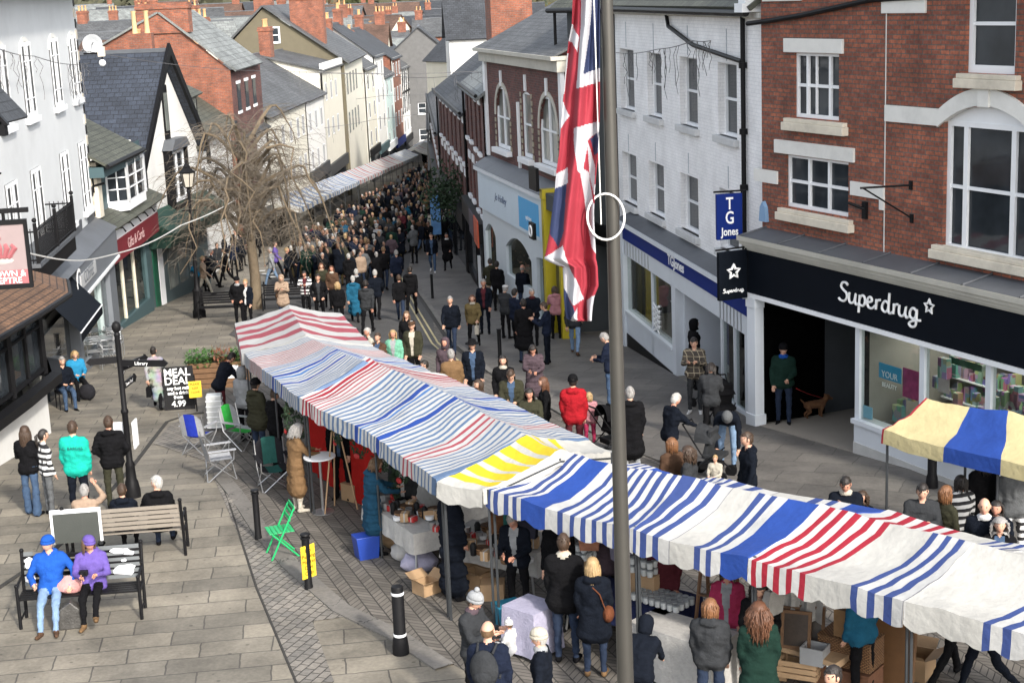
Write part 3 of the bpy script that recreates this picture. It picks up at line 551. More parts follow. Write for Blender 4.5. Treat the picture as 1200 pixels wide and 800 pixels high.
for i,h in enumerate(hl):
    window(tg,h[0],h[1],h[2],h[3],y=TB+.17,cols=(1,),fr=.05); sill(tg,h[0]-.12,h[1]+.12,h[2]-.16,h[2],mat('grey_sill',(.55,.56,.56),.8,.08,5.,.2,dirt=.3),y=TB)
    MB().box((h[0]+h[1])/2-.015,(h[0]+h[1])/2+.015,TB-.012,TB,h[3]+.05,h[3]+.75 if i<4 else h[3]+.55,mat('grey_cable',(.35,.38,.42),.7)).build('cable',None,tg.o)
MB().box(uLt,WT+.05,TB-.08,TB+.1,zt_e-.02,zt_e+.12,mat('dentil_paint',(.5,.48,.42),.8,.1,5.,.2,dirt=.3)).build('eaves_band',None,tg.o)
b=MB(); x=uLt+.05
while x<WT: b.box(x,x+.12,TB-.14,TB-.08,zt_e-.0,zt_e+.1,M_stone); x+=.24
b.build('dentils',None,tg.o)
b=MB(); slope(b,(uLt-.3,TB-.3,zt_e+.15),(WT+.1,TB-.3,zt_e+.15),(WT+.1,TB+4,zt_e+3.2),(uLt-.3,TB+4,zt_e+3.2),M_slateg,.1); slope(b,(WT+.1,TB+8.3,zt_e+.15),(-.3,TB+8.3,zt_e+.15),(uLt-.3,TB+4,zt_e+3.2),(WT+.1,TB+4,zt_e+3.2),M_slateg,.1); b.build('roof',None,tg.o)
MB().tube([(uLt-.35,TB-.36,zt_e+.14),(WT-.05,TB-.36,zt_e+.1)],.07,M_iron).build('gutter',None,tg.o,smooth=True)
shell(tg,0,WT,TB+.3,TB+8,-.5,zt_e,mat('dark_render',(.05,.055,.06),.9,.2,2.,.2),gh=3.0)
pp=[tg.P(x,y,TB-.08) for x,y in ((781,18),(783,31),(812,53),(862,70),(869,72))]; pipe(tg,[(u,TB-.08,z) for u,z in pp],.05)
ud=tg.P(871,120,TB-.08)[0]; pipe(tg,[(ud,TB-.08,zt_e+.1),(ud,TB-.08,ztf+.3)],.055); [MB().lathe([(.09,z-.06),(.09,z+.06)],ud,TB-.08,M_iron,10).build('pipe_collar',None,tg.o) for z in (zt_e-1.,zt_e-2.4,zt_e-3.6)]
# white cornice block at the roof corner
a=tg.P(862,15,TB-.3); MB().box(WT-.55,WT-.02,TB-.45,TB+.1,zt_e+.12,zt_e+.3,M_white).box(WT-.5,WT-.02,TB-.38,TB+.1,zt_e+.3,zt_e+.55,M_white).box(WT-.55,WT-.02,TB-.5,TB+.1,zt_e+.55,zt_e+.62,M_white).build('cornice_block',None,tg.o)
# shopfront
M_bluef=mat('fascia_blue',(.004,.02,.16),.55,.1,2.,.02,spec=.12); zfb2=(tg.P(859,351)[1]+tg.P(740,290)[1])/2; zft2=(tg.P(739,274)[1]+tg.P(857,327)[1])/2
b=MB(); b.face([(-.1,-.15,zft2+.13),(WT,-.15,zft2+.13),(WT,TB,zft2+.3),(-.1,TB,zft2+.3)],M_lead); b.box(-.1,WT,-.17,TB,zft2+.0,zft2+.12,M_shopw); b.build('ledge',None,tg.o)
fb=MB().box(.05,WT,-.07,.1,zfb2,zft2-.003,M_bluef).build('fascia',None,tg.o)
u0=tg.P(782,300,-.08)[0]; u1=tg.P(801,315,-.08)[0]; text_mesh('TGJones',.36,M_let,'lettering',fb,((u0+u1)/2,-.075,(zfb2+zft2)/2),ext=.004,sx=(u1-u0)/1.25,bold=.008)
ub=tg.P(765,400)[0]; ue=tg.P(789,420)[0]; ug=tg.P(797,450)[0]; uh=tg.P(845,440)[0]
MB().box(0,.28,-.08,.15,-.4,zft2,M_shopw).box(ue,ue+.35,-.02,.2,tg.gz(ue)-.3,zfb2-.003,M_shopw).box(.28,WT,-.03,.14,zfb2-.45,zfb2-.003,M_shopw).box(WT-.4,WT-.08,-.02,.15,-1,zfb2-.45,M_shopw).box(ub-.05,ub+.05,.0,.12,0,zfb2-.45,M_shopw).box(uh,uh+.08,.0,.12,tg.gz(uh),zfb2-.45,M_shopw).box((uh+WT-.3)/2,(uh+WT-.3)/2+.06,.0,.12,.1,zfb2-.45,M_shopw).build('shopfront_frame',None,tg.o)
for k in range(9): x=.33+k*(ub-.2-.33)/8*1.0; MB().box(x,x+.04,-.045,-.03,zfb2-.42,zfb2-.05,M_steel).build('grille_bar',None,tg.o)
for k in range(7): x=uh+.1+k*(WT-.45-uh)/7; MB().box(x,x+.04,-.045,-.03,zfb2-.43,zfb2-.02,M_steel).build('grille_bar',None,tg.o)
MB().box(.28,ue,-.0,.2,tg.gz(0)-.2,tg.gz(ue)+.62,M_shopw).box(.28,ue,-.06,.25,tg.gz(ue)+.62,tg.gz(ue)+.7,M_shopw).box(.28,ue,-.02,-.001,tg.gz(ue)-.5,tg.gz(ue)+.02,M_black).build('stall_riser',None,tg.o)
MB().box(.28,ue,.05,.06,tg.gz(ue)+.7,zfb2-.45,CG).build('shop_window',None,tg.o); MB().box(uh+.08,WT-.4,.05,.06,tg.gz(uh)+.2,zfb2-.45,CG).build('shop_window',None,tg.o)
MB().box(uh,WT-.4,.0,.12,tg.gz(WT)-.3,tg.gz(uh)+.2,M_shopw).build('stall_riser',None,tg.o)
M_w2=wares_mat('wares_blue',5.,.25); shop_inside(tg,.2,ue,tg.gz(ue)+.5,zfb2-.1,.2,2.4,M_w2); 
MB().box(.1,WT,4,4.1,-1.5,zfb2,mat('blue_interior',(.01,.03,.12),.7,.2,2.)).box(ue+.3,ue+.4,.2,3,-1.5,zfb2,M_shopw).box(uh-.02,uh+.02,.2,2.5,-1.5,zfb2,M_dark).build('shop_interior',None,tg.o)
MB().box(ue+.75,uh-.1,1.2,1.26,tg.gz(uh),zfb2-.5,mat('blue_door',(.012,.03,.13),.4,.1)).box(ue+.4,ue+.46,.2,1.15,tg.gz(ue)-.2,zfb2-.6,M_shopw).build('door',None,tg.o)
# window posters with tall letters on the glass
r=irect(tg,(766,358),(773,392),.03); b=MB()
for k in range(5): z=r[2]+(r[3]-r[2])*k/5; b.tube([(r[0],.03,z),(r[1],.03,z+.22)],.035,M_let,6).tube([(r[0],.03,z+.22),(r[1],.03,z+.02)],.02,M_let,6)
b.build('window_graphic',None,tg.o)
for x,y in ((752,388),(775,406)): p,r=panel(tg,(x-5,y-8),(x+5,y+10),.1,mat('purple_poster',(.1,.03,.12),.5,.5,6.),'poster')
# hanging signs
def hang_sign(name,label,f,px,py0,py1,wd,m,texts,em=None):
    u,zt=f.P(px,py0,-.1); _,zb=f.P(px,py1,-.1); p=f.M@Vector((u,-.1,zt)); s=empty(name,label,'sign',(p.x,p.y,p.z),f.rz+R(90)); h=zt-zb
    # local x points into the wall; the board hangs out over the street, square to the wall, facing the square
    MB().box(-wd,0,-.05,.05,-h,0,m).build('board',None,s,bevel=.01)
    MB().tube([(-wd-.05,0,.05),(.1,0,.05)],.02,M_iron).tube([(0,0,.05),(0,0,-h)],.02,M_iron).build('bracket',None,s)
    return s,h
s,h=hang_sign('hanging_sign','dark blue hanging sign with stacked white T G Jones lettering',tg,869,226,279,.56,M_bluef,None)
for t_,z,sz in (('T',-.22*h,.5),('G',-.53*h,.52),('Jones',-.83*h,.33)): text_mesh(t_,sz*h/1.35,M_let,'lettering',s,(-.28,-.056,z),ext=.004,bold=.006,sx=.72)
s,h=hang_sign('hanging_sign','black square hanging sign with white star beside the long black fascia',sd,874,292,348,.68,M_fascia,None)
b=MB(); star(b,-.34,-.42*h,.15,M_let,-.06,.03); b.build('star_emblem',None,s); b=MB(); [stroke(b,cr(q),.009,M_let,-.06,.062,-.6,-.84*h,.05) for q in SCRIPT]; b.build('lettering',None,s)
for o in s.children: pass
# ---------------- DARK GREY BUILDING between, mostly behind the flagpole, and the yellow-framed shop
_q=tg.M@Vector((uLt-.05,TB-.3,0)); p1=(_q.x,_q.y); dk=Fac('grey_building','narrow dark grey rendered building behind the flagpole with black shop entrance and dark gutter','building',(1.9,48.3),dirang((1.9,48.3),p1)); WD=math.hypot(p1[0]-1.9,p1[1]-48.3); M_dg=mat('dark_grey_render',(.055,.062,.065),.85,.15,2.,.2)
zt=zt_e+tg.A.z-dk.A.z+.1
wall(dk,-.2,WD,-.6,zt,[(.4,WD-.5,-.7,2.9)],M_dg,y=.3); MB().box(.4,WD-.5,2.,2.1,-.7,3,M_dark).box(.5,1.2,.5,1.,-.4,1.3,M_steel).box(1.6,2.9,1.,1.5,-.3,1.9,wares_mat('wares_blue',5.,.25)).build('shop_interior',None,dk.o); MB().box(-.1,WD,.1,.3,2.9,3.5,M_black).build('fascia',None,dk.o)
b=MB(); slope(b,(-.7,0,zt),(WD,0,zt),(WD,4.3,zt+3.2),(-.7,4.3,zt+3.2),M_slateg,.1); b.build('roof',None,dk.o); MB().tube([(-.8,-.08,zt),(WD,-.08,zt)],.08,M_iron).tube([(-.45,0,zt),(-.45,.0,3)],.05,M_iron).build('gutter',None,dk.o,smooth=True); shell(dk,-.2,WD,.3,8.5,-.5,zt,M_dg,gh=3)
b=MB(); 
for k in range(4): b.box(.2+.06*k,.25+.06*k,.1,.2,3.6,4.6,M_black)
MB().tube([(.5,.3,4.4),(.5,-.9,4.4),(.5,-.9,4.1)],.025,M_iron).box(.45,.55,-.95,.3,3.9,4.3,M_black).build('hanging_bracket',None,dk.o)
# ---------------- PALE BLUE SHOP with arched windows over
jA=G(570,350); jB=G(655,390); jl=Fac('arched_window_building','red brick building with three tall arched white windows over a pale blue shop front','building',(jA.x,jA.y),dirang((jA.x,jA.y),(jB.x,jB.y))); WJ=math.hypot(jB.x-jA.x,jB.y-jA.y); JB=.35
zej=jl.P(570,68,JB)[1]; zcl=(jl.P(572,178,JB)[1]+jl.P(640,212,JB)[1])/2; u_r=jl.P(657,215,JB)[0]
ha=[irect(jl,(580,98),(599,176),JB),irect(jl,(611,107),(625,188),JB),irect(jl,(631,112),(655,200),JB)]
z0=sum(h[2] for h in ha)/3; z1=sum(h[3] for h in ha)/3; ha=[(h[0],h[1],z0,z1,(h[1]-h[0])*.5 if i!=1 else .12) for i,h in enumerate(ha)]
zct=zej-.1
M_cornice=mat('eaves_stone',(.48,.46,.4),.8,.1,4.,.2,dirt=.4)
wall(jl,0,WJ+.2,zcl-.3,zct,ha,M_brickd,y=JB)
for i,h in enumerate(ha):
    window(jl,h[0],h[1],h[2],h[3],y=JB+.04,cols=(1,1) if i!=1 else (1,),fr=.1,glass=M_glassp); sill(jl,h[0]-.15,h[1]+.15,h[2]-.18,h[2],M_white,y=JB,d=.2)
    b=MB(); uc=(h[0]+h[1])/2; r=(h[1]-h[0])/2
    if i!=1:
        n=12; b2=[(uc-(r)*math.cos(math.pi*k/n),h[3]-h[4]+h[4]*math.sin(math.pi*k/n)) for k in range(n+1)]; b3=[(uc-(r+.16)*math.cos(math.pi*k/n),h[3]-h[4]+(h[4]+.16)*math.sin(math.pi*k/n)) for k in range(n+1)]
        for k in range(n): b.prism([b2[k],b2[k+1],b3[k+1],b3[k]],JB-.03,JB+.02,M_cornice)
    if i!=1: b.build('window_arch',None,jl.o)
    MB().box(uc-.08,uc+.08,JB-.06,JB+.0,h[3]+.02,h[3]+.55,M_white).build('keystone',None,jl.o)
    for s_ in (-1,1):
        z=h[2]; b=MB()
        k=0
        while z<h[3]-h[4]-.05: b.box(uc+s_*(r+.1)-.1,uc+s_*(r+.1)+.1-(.06 if k%2 else 0),JB-.02,JB-.001,z,z+.15,mat('buff_quoin',(.3,.27,.2) if 1 else 0,.85,.15,6.,.2)) ; z+=.22; k+=1
        b.build('quoin_strip',None,jl.o)
[MB().box(a_,c_,JB-.08,JB+.05,zcl,e_,M_white).build('pilaster_strip',None,jl.o) for a_,c_,e_ in ((-.1,.25,zct),(WJ-.1,WJ+.2,zct),(ha[1][0]-.5,ha[1][0]-.36,ha[1][3]-.4))]
MB().box(-.15,WJ+.3,JB-.2,JB+.2,zct,zct+.35,M_cornice).box(-.25,WJ+.35,JB-.4,JB+.2,zct+.35,zct+.47,M_cornice).build('cornice',None,jl.o)
b=MB(); zt=zct+.4; slope(b,(-.3,JB-.35,zt),(WJ+.3,JB-.35,zt),(WJ+.3,JB+.4,zt+.35),(-.1,JB+.4,zt+.35),M_slate,.06); slope(b,(-.1,JB+.4,zt+.35),(WJ+.3,JB+.4,zt+.35),(WJ+.3,JB+4.5,zt+2.6),(1.5,JB+4.5,zt+2.6),M_slate,.06); slope(b,(-.1,9.,zt),(-.1,JB+.4,zt+.35),(1.5,JB+4.5,zt+2.6),(1.5,JB+4.6,zt+2.6),M_slate,.06); b.build('roof',None,jl.o)
MB().box(WJ-.6,WJ-.25,JB+2.3,JB+3.2,zt+1.42,zt+1.55,M_white).build('skylight',None,jl.o)
shell(jl,0,WJ+.2,JB+.28,9,-.5,zct,M_dg); b=MB(); b.face([(-.1,-.25,zcl-.35),(WJ+.2,-.25,zcl-.35),(WJ+.2,JB,zcl+.0),(-.1,JB,zcl+.0)],M_lead); b.box(-.1,WJ+.2,-.25,JB,zcl-.5,zcl-.36,M_shopw); b.build('ledge',None,jl.o)
M_pblue=mat('pale_blue_paint',(.56,.66,.74),.5,.04,3.,.05,dirt=.06); zfbj=(jl.P(572,243)[1]+jl.P(640,287)[1])/2
fj=MB().box(.0,WJ+.0,-.12,.1,zfbj,zcl-.505,M_pblue).build('fascia',None,jl.o); ua=jl.P(612,240)[0]; ub_=jl.P(636,262)[0]
MB().box(ua,ub_,-.13,-.119,zfbj+.12,zcl-.75,mat('sky_blue_panel',(.06,.36,.68),.5,.03)).build('fascia_panel',None,fj)
text_mesh('Jo Holley',.36,mat('navy_lettering',(.02,.05,.15),.5),'lettering',fj,(jl.P(590,228)[0],-.125,(zfbj+zcl-.5)/2),ext=.003,sx=1.3,shear=.3); text_mesh('opticians',.22,M_let,'lettering',fj,((ua+ub_)/2,-.135,zfbj+.55),ext=.003)
gz=jl.gz; us=[0,.28]; e1=jl.P(581,300)[0]; e2=jl.P(594,320)[0]; e3=jl.P(624,340)[0]; e4=jl.P(628,345)[0]
hh=[(.35,e1+.1,1.25+gz(0),zfbj-.5,.35),(e2,e3,1.0+gz(e3),zfbj-.45,.5),(e4+.25,WJ-.35,.0+gz(WJ),zfbj-.6,.1)]
wall(jl,0,WJ,gz(WJ)-.3,zfbj,hh,mat('shopfront_pale',(.60,.66,.70),.5,.04,3.,.05),y=.0,th=.2); [MB().box(h[0],h[1],.1,.11,h[2],h[3],CG).build('shop_window',None,jl.o) for h in hh]
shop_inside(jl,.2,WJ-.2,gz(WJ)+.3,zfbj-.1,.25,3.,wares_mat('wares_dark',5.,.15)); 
# yellow frame
M_yel=mat('yellow_paint',(.42,.34,.015),.45,.05,3.,.05); ul=jl.P(636,330)[0]
yf=Fac('yellow_shopfront','bright yellow painted narrow shop front beside the pale blue shop','shopfront',(jB.x-.05,jB.y-.12),jl.rz+R(0)); zy=yf.P(655,225)[1]
MB().box(-.28,-.02,-.3,.2,yf.gz(1)-.2,zy-.3,M_yel).box(1.2,1.4,-.2,.2,yf.gz(1)-.5,zy-.3,M_yel).build('pilaster',None,yf.o,bevel=.01); MB().box(-.3,.02,-.33,.2,zy-.3,zy,M_yel).box(.02,1.4,-.22,.2,zy-.6,zy-.1,M_dg).build('fascia',None,yf.o,bevel=.01); MB().box(.1,1.0,.0,.1,yf.gz(1)-.2,zy-.8,M_glass).build('door',None,yf.o)
MB().box(-.75,-.2,-.6,-.5,zy-1.55,zy-1.05,M_black).tube([(-.48+.16*math.cos(a*.4),-.61,zy-1.3+.16*math.sin(a*.4)) for a in range(17)],.03,M_let,6).build('projecting_sign',None,yf.o); MB().box(-.9,.0,-.5,-.4,zy-.05,zy+.65,M_black).build('projecting_sign',None,yf.o)
# ---------------- right-hand side further down: two dark red houses, dark shopfronts
def rhouse(name,label,A,B,wins,z_e,m,roofm,rh,fas=None,fc=None,cat='building',y2=9,shopc=None,ledge=True,gz0=None):
    f=Fac(name,label,cat,A,dirang(A,B)); Wd=math.hypot(B[0]-A[0],B[1]-A[1]); hs=[]
    for a in wins:
        u,w_,z0,z1=a[:4]; hs.append((u,u+w_,z0,z1))
    zs=3.1+f.gz(Wd)*.5; wall(f,0,Wd,zs,z_e,hs,m,y=.2)
    for h in hs:
        window(f,*h,y=.32,cols=(1,),fr=.06,glass=M_glass); sill(f,h[0]-.1,h[1]+.1,h[2]-.14,h[2],M_white,y=.2); MB().box(h[0]-.12,h[1]+.12,.16,.25,h[3],h[3]+.32,M_white).build('lintel',None,f.o)
    shell(f,0,Wd,.48,y2,-2,z_e,m,gh=rh); gable_roof(f,0,Wd,.2,y2,z_e,rh,roofm)
    MB().tube([(-.2,-.05,z_e+.02),(Wd+.2,-.05,z_e+.02)],.07,M_iron).build('gutter',None,f.o); pipe(f,[(.1,.12,z_e),(.1,.12,0)],.05)
    fm=fc or M_black; MB().box(0,Wd,-.15,.25,zs-.75,zs,fm).build('fascia',None,f.o); sm=shopc or M_black
    b=MB(); b.box(0,.25,-.05,.25,f.gz(0)-.3,zs-.75,sm).box(Wd-.25,Wd,-.05,.25,f.gz(Wd)-.3,zs-.75,sm).box(0,Wd,0,.25,f.gz(Wd)-.4,f.gz(Wd)+.5+(f.gz(0)-f.gz(Wd)),sm).box(Wd*.55,Wd*.55+.1,0,.2,-.5,zs-.75,sm); b.build('shopfront_frame',None,f.o)
    MB().box(.25,Wd-.25,.08,.12,-.5+f.gz(Wd),zs-.75,M_glass).build('shop_window',None,f.o); return f,Wd,zs
A0=(-1.75,66.2); B0=(jA.x-.02,jA.y+.1)
ze=8.1
r1,w1,zs1=rhouse('brick_house','dark red brick house beside the pale blue shop, with an orange-red sign','building' and A0,B0,[(1.0,.85,6.0,7.75),(2.9,.85,6.0,7.75),(5.1,.85,5.9,7.7),(7.,.85,5.9,7.7),(1.0,.85,3.6,5.1),(2.9,.85,3.6,5.1),(5.1,.85,3.5,5.),(7.,.85,3.5,5.)],ze,M_brickd,M_slatel,3.2,fc=M_black)
uu0=r1.P(560,260,-.2)[0]; uu1=r1.P(571,275,-.2)[0]
MB().box(w1-1.9,w1-.05,-.2,-.152,zs1-.9,zs1+.1,mat('orange_red_sign',(.5,.08,.03),.5,.05)).build('sign_panel',None,r1.o); MB().box(w1-4.2,w1-2.1,-.2,-.152,zs1-.85,zs1+.05,mat('plum_sign',(.05,.035,.06),.5,.3)).build('sign_panel',None,r1.o); MB().box(w1-2.,w1-1.7,-.1,0,r1.gz(w1),1.9,M_white).build('white_frame',None,r1.o)
A1=(-3.6,84.); r2,w2,zs2=rhouse('brick_house','dark red brick house beyond the orange-red sign, with a big brick chimney','building' and A1,(-1.78,66.4),[(u,.9,z,z+1.7) for u in (1.5,3.7,6.2,9.,11.4,14.,16.2) for z in (5.7,3.4)],7.9,M_brickd,M_slated,3.4)
A2=(-5.6,118.); r3,w3,zs3=rhouse('brick_house','far red brick terrace on the right where the street narrows','building' and A2,(-3.62,84.2),[(u,.9,z,z+1.5) for u in (2,5,8.5,12,15.5,19,22.5,26,29.5) for z in (5.6,3.5)],7.6,M_brickd,M_slate,3.2)
A3=(-7.6,160.); r4,w4,zs4=rhouse('brick_house','farthest terrace on the right at the end of the market street','building' and A3,(-5.7,118.4),[(u,1.,z,z+1.4) for u in (3,8,13,18,23,28,33,38) for z in (5.4,3.3)],7.4,M_crender,M_slate,3.)
chimney(r2,w2-7,3.,8.1,14.4,w=2.6,d=1.9,pots=0); chimney(r3,w3-2,3.6,8.1,12.6,w=1.5,d=.9,pots=3)
# ---------------- houses beyond, on the right: white house with slate roof, cream house
def house(name,label,c,rot,wx,wy,zb,ze,rh,wm,rm,ridge='u',wins=(),chim=(),cat='house',side=(),pots=2,over=.25,frontgable=None,group=None):
    "free-standing block: c is its near-left corner; wins = front openings, side = openings in the left end wall"
    f=Fac(name,label,cat,c,rot,group); f.o.location.z=zb; f.A.z=zb; h=ze-zb
    wall(f,0,wx,0,h,[w[:4] for w in wins],wm,y=0,th=.15); shell(f,0,wx,.15,wy,0,h,wm,gh=rh,ridge=ridge)
    if ridge!='u':
        MB().face([(0,0,h),(wx,0,h),(wx/2,0,h+rh)],wm).build('gable',None,f.o)
    gable_roof(f,0,wx,0,wy,h,rh,rm,over=over,ridge=ridge)
    for w in wins: window(f,*w[:4],y=.06,cols=(1,),fr=.07); sill(f,w[0]-.08,w[1]+.08,w[2]-.1,w[2],M_white,y=0,d=.07)
    for ch in chim: chimney(f,ch[0],ch[1],h,h+ch[2],w=ch[3] if len(ch)>3 else .9,d=.6,pots=pots)
    return f
def at_box(px,py,Y): p=AT(px,py,Y); return p
def grid(u0,u1,n,z0,z1,w): return [(u0+(u1-u0)*(k+.5)/n-w/2,u0+(u1-u0)*(k+.5)/n+w/2,z0,z1) for k in range(n)]
p=at_box(527,62,110)
hw=house('white_house','white rendered house with dark slate roof standing behind the brick terrace on the right','building' and (p.x,110),R(4),3.6,7,-6,p.z+1.0,2.6,M_render2,M_slated,'u',wins=[(1,1.8,6.4,7.6)])
p=at_box(505,62,150); house('cream_house','cream house with slate roof and skylights closing the far end of the street',(p.x-.5,150),R(-60),9,6,-9,p.z-.6,2.6,M_crender,M_slated,'u',wins=grid(0,9,3,5,6.4,.8)+grid(0,9,3,2.2,3.6,.8))
p=at_box(452,72,175); house('grey_house','grey stone house under a wide dark slate roof at the end of the street',(p.x,175),R(2),7.5,9,-10.5,p.z+.3,3.2,mat('grey_stone_wall',(.12,.12,.12),.9,.2,2.,.2),M_slated,'v',wins=grid(0,7.5,3,6.3,7.5,.9)+grid(0,7.5,3,3.3,4.6,.9))
house('dark_house','dark fronted house at the bend where the street disappears',(-13.5,205),R(0),14,9,-10.5,-1.5,3,mat('dark_stone_wall',(.05,.05,.05),.9,.2,2.,.2),M_slate,'u',wins=grid(0,14,4,4.5,6,1.)+grid(0,14,4,1.5,3,1.))
# ================================================================ LEFT SIDE OF THE STREET
M_gmatt=glass_mat('old_glass',(.03,.033,.036),.35,.5); M_gmatt.node_tree.nodes['Principled BSDF'].inputs['Specular IOR Level'].default_value=.15
# ---- tall pale blue building (upper storeys), grey shop front below
wR=(-13.05,49.9); wL=(-11.6,36.); lb=Fac('pale_rendered_building','tall pale blue rendered building with arched sash windows, black quoins and grey shopfront, left foreground','building',wL,dirang(wL,wR)); WL=math.hypot(wR[0]-wL[0],wR[1]-wL[1]); zt=lb.P(94,2,.2)[1]
LBY=.2; W1=[]
for tl,br in (((-4,58),(9,142)),((22,52),(42,134)),((57,46),(73,126)),((79,38),(94,117))): W1.append(irect(lb,tl,br,LBY))
for tl,br in (((4,216),(23,250)),((36,198),(54,286)),((70,180),(86,262)),((91,170),(106,241))): W1.append(irect(lb,tl,br,LBY))
for k in (0,4):
    idx=range(k,k+4) if k==0 else range(5,8); z0=sum(W1[j][2] for j in idx)/len(idx); z1=sum(W1[j][3] for j in idx)/len(idx)
    for j in idx: W1[j]=(W1[j][0],W1[j][1],z0,z1)
zled_l=(lb.P(97,305,LBY)[1]+lb.P(45,352,LBY)[1])/2; us=sorted(W1[:4])
def fixw(h,w=1.34): c=(h[0]+h[1])/2; return (c-w/2,c+w/2,h[2],h[3])
H1=[fixw(h)+(.3,) for h in W1[:4]]; H2=[fixw(h) for h in W1[4:]]; H2[0]=(H2[0][0],H2[0][1],H2[1][2],H2[1][3])
wall(lb,-6,WL,zled_l-.5,zt+.3,H1+H2,M_render,y=LBY,th=.22)
for i,h in enumerate(H1+H2):
    window(lb,h[0],h[1],h[2],h[3],y=LBY-.05,cols=(1,1,1),rows=4,fr=.10,bar=.035,glass=M_gmatt,gy=.012,slim=True); sill(lb,h[0]-.12,h[1]+.12,h[2]-.16,h[2],M_white,y=LBY)
    if i<4:
        b=MB(); n=10; c=(h[0]+h[1])/2; r=(h[1]-h[0])/2
        for k in range(n):
            a0,a1=math.pi*k/n,math.pi*(k+1)/n; b.prism([(c-r*math.cos(a0),h[3]-.3+.32*math.sin(a0)),(c-r*math.cos(a1),h[3]-.3+.32*math.sin(a1)),(c-(r+.1)*math.cos(a1),h[3]-.3+.44*math.sin(a1)),(c-(r+.1)*math.cos(a0),h[3]-.3+.44*math.sin(a0))],LBY-.03,LBY+.01,M_stone)
        b.build('window_arch',None,lb.o)
b=MB(); z=zled_l-.5; k=0
while z<zt: 
    d=.3 if k%2 else .18; b.box(WL-d,WL+.02,LBY-.02,LBY+.3,z+.02,z+.3,M_black if k%2==0 else M_cream); z+=.33; k+=1
b.build('quoin_strip',None,lb.o)
MB().box(WL-.05,WL,LBY+.2,9,-1,zt+.2,M_render2).face([(-6,LBY+.2,zt),(WL,LBY+.2,zt),(WL,9,zt),(-6,9,zt)],M_slated).build('wall',None,lb.o)
MB().box(-6,WL+.15,-.35,LBY+.2,zt+.3,zt+.42,M_black).tube([(-6,-.4,zt+.32),(WL+.2,-.4,zt+.32)],.08,M_iron).build('gutter',None,lb.o); b=MB(); slope(b,(-6,-.4,zt+.4),(WL+.2,-.4,zt+.4),(WL+.2,5,zt+3.4),(-6,5,zt+3.4),M_slated,.08); b.build('roof',None,lb.o)
u,z=lb.P(108,215,LBY); MB().tube([(u,LBY,z-.1),(u-.1,LBY-.4,z)],.04,M_iron).box(u-.05,u+.05,LBY-.06,LBY,z-.3,z+.2,M_iron).build('bracket',None,lb.o)
for px,py in ((107,215+42),(92,265)): u,z=lb.P(px,py,LBY); MB().box(u-.8,u+.5,LBY-.03,LBY,z-.22,z+.15,M_lead).build('street_nameplate',None,lb.o)
# grey shopfront
M_gsf=mat('grey_shop_paint',(.14,.155,.175),.5,.06,3.,.05,dirt=.1); zt1=lb.P(125,262)[1]; zt1=(lb.P(127,262)[1]+lb.P(78,306)[1])/2; zb1=(lb.P(127,298)[1]+lb.P(90,335)[1])/2
b=MB(); b.face([(3,-.45,zt1-.02),(WL+.1,-.45,zt1-.02),(WL+.1,LBY,zt1+.35),(3,LBY,zt1+.35)],M_lead); b.build('ledge',None,lb.o); ufl=6.4
f1=MB().box(ufl,WL+.1,-.4,.1,zb1,zt1-.03,M_gsf).build('fascia',None,lb.o); MB().box(ufl,WL+.1,-.45,.1,zb1-.08,zb1,M_white).build('fascia_trim',None,lb.o)
ux=(lb.P(88,318,-.42)[0]+lb.P(109,296,-.42)[0])/2; MB().box(ux-.9,ux+1.9,-.43,-.401,zb1+.25,zt1-.3,mat('pale_sign_board',(.4,.41,.42),.6,.1)).build('sign_board',None,f1); text_mesh('C',1.1,M_let,'lettering',f1,(ux-1.3,-.44,(zb1+zt1)/2),ext=.004); text_mesh('COFFEE',.5,M_gsf,'lettering',f1,(ux+.5,-.44,(zb1+zt1)/2),ext=.004)
gl=lb.gz
MB().box(WL-1.2,WL+.1,-.25,.1,gl(WL)-.3,zb1-.08,M_gsf).box(ufl,ufl+.4,-.25,.1,gl(ufl)-.6,zb1-.08,M_gsf).box(ufl,WL-1.2,-.2,.1,gl(WL)-.5,gl(WL)+.75,M_gsf).box(WL-2.9,WL-2.75,-.2,.0,gl(WL),zb1-.08,mat('sage_paint',(.35,.42,.42),.5)).build('shopfront_frame',None,lb.o)
MB().box(ufl+.4,WL-1.2,-.1,-.09,gl(WL)+.75,zb1-.08,CG).build('shop_window',None,lb.o); shop_inside(lb,ufl+.4,WL-1.2,gl(WL)+.3,zb1-.1,.0,2.2,wares_mat('wares_green',4.,.2))
# black awning between the pub and the grey shop
az=(zb1+zt1)/2-.45; o=MB(); uA,uB=ufl-3.8,ufl-.1; o.face([(uA,-.1,az+.75),(uB,-.1,az+.75),(uB,-.95,az-.2),(uA,-.95,az-.2)][::-1],M_fascia); o.face([(uA,-.95,az-.2),(uB,-.95,az-.2),(uB,-.95,az-.45),(uA,-.95,az-.45)],M_fascia).face([(uB,-.1,az+.75),(uB,-.95,az-.2),(uB,-.95,az-.45),(uB,-.1,az-.4)],M_fascia); o.tube([(uA,-.95,az-.2),(uB,-.95,az-.2)],.02,M_white,6); o.build('awning',None,lb.o)
MB().box(-6,ufl,.05,.2,-1.5,zled_l-.4,mat('dark_shop_paint',(.03,.033,.035),.6)).build('lower_wall',None,lb.o)
b=MB(); b.box(ufl-4.,ufl-.4,-.05,.0,-.9,az-.2,M_glass); b.build('shop_window',None,lb.o)
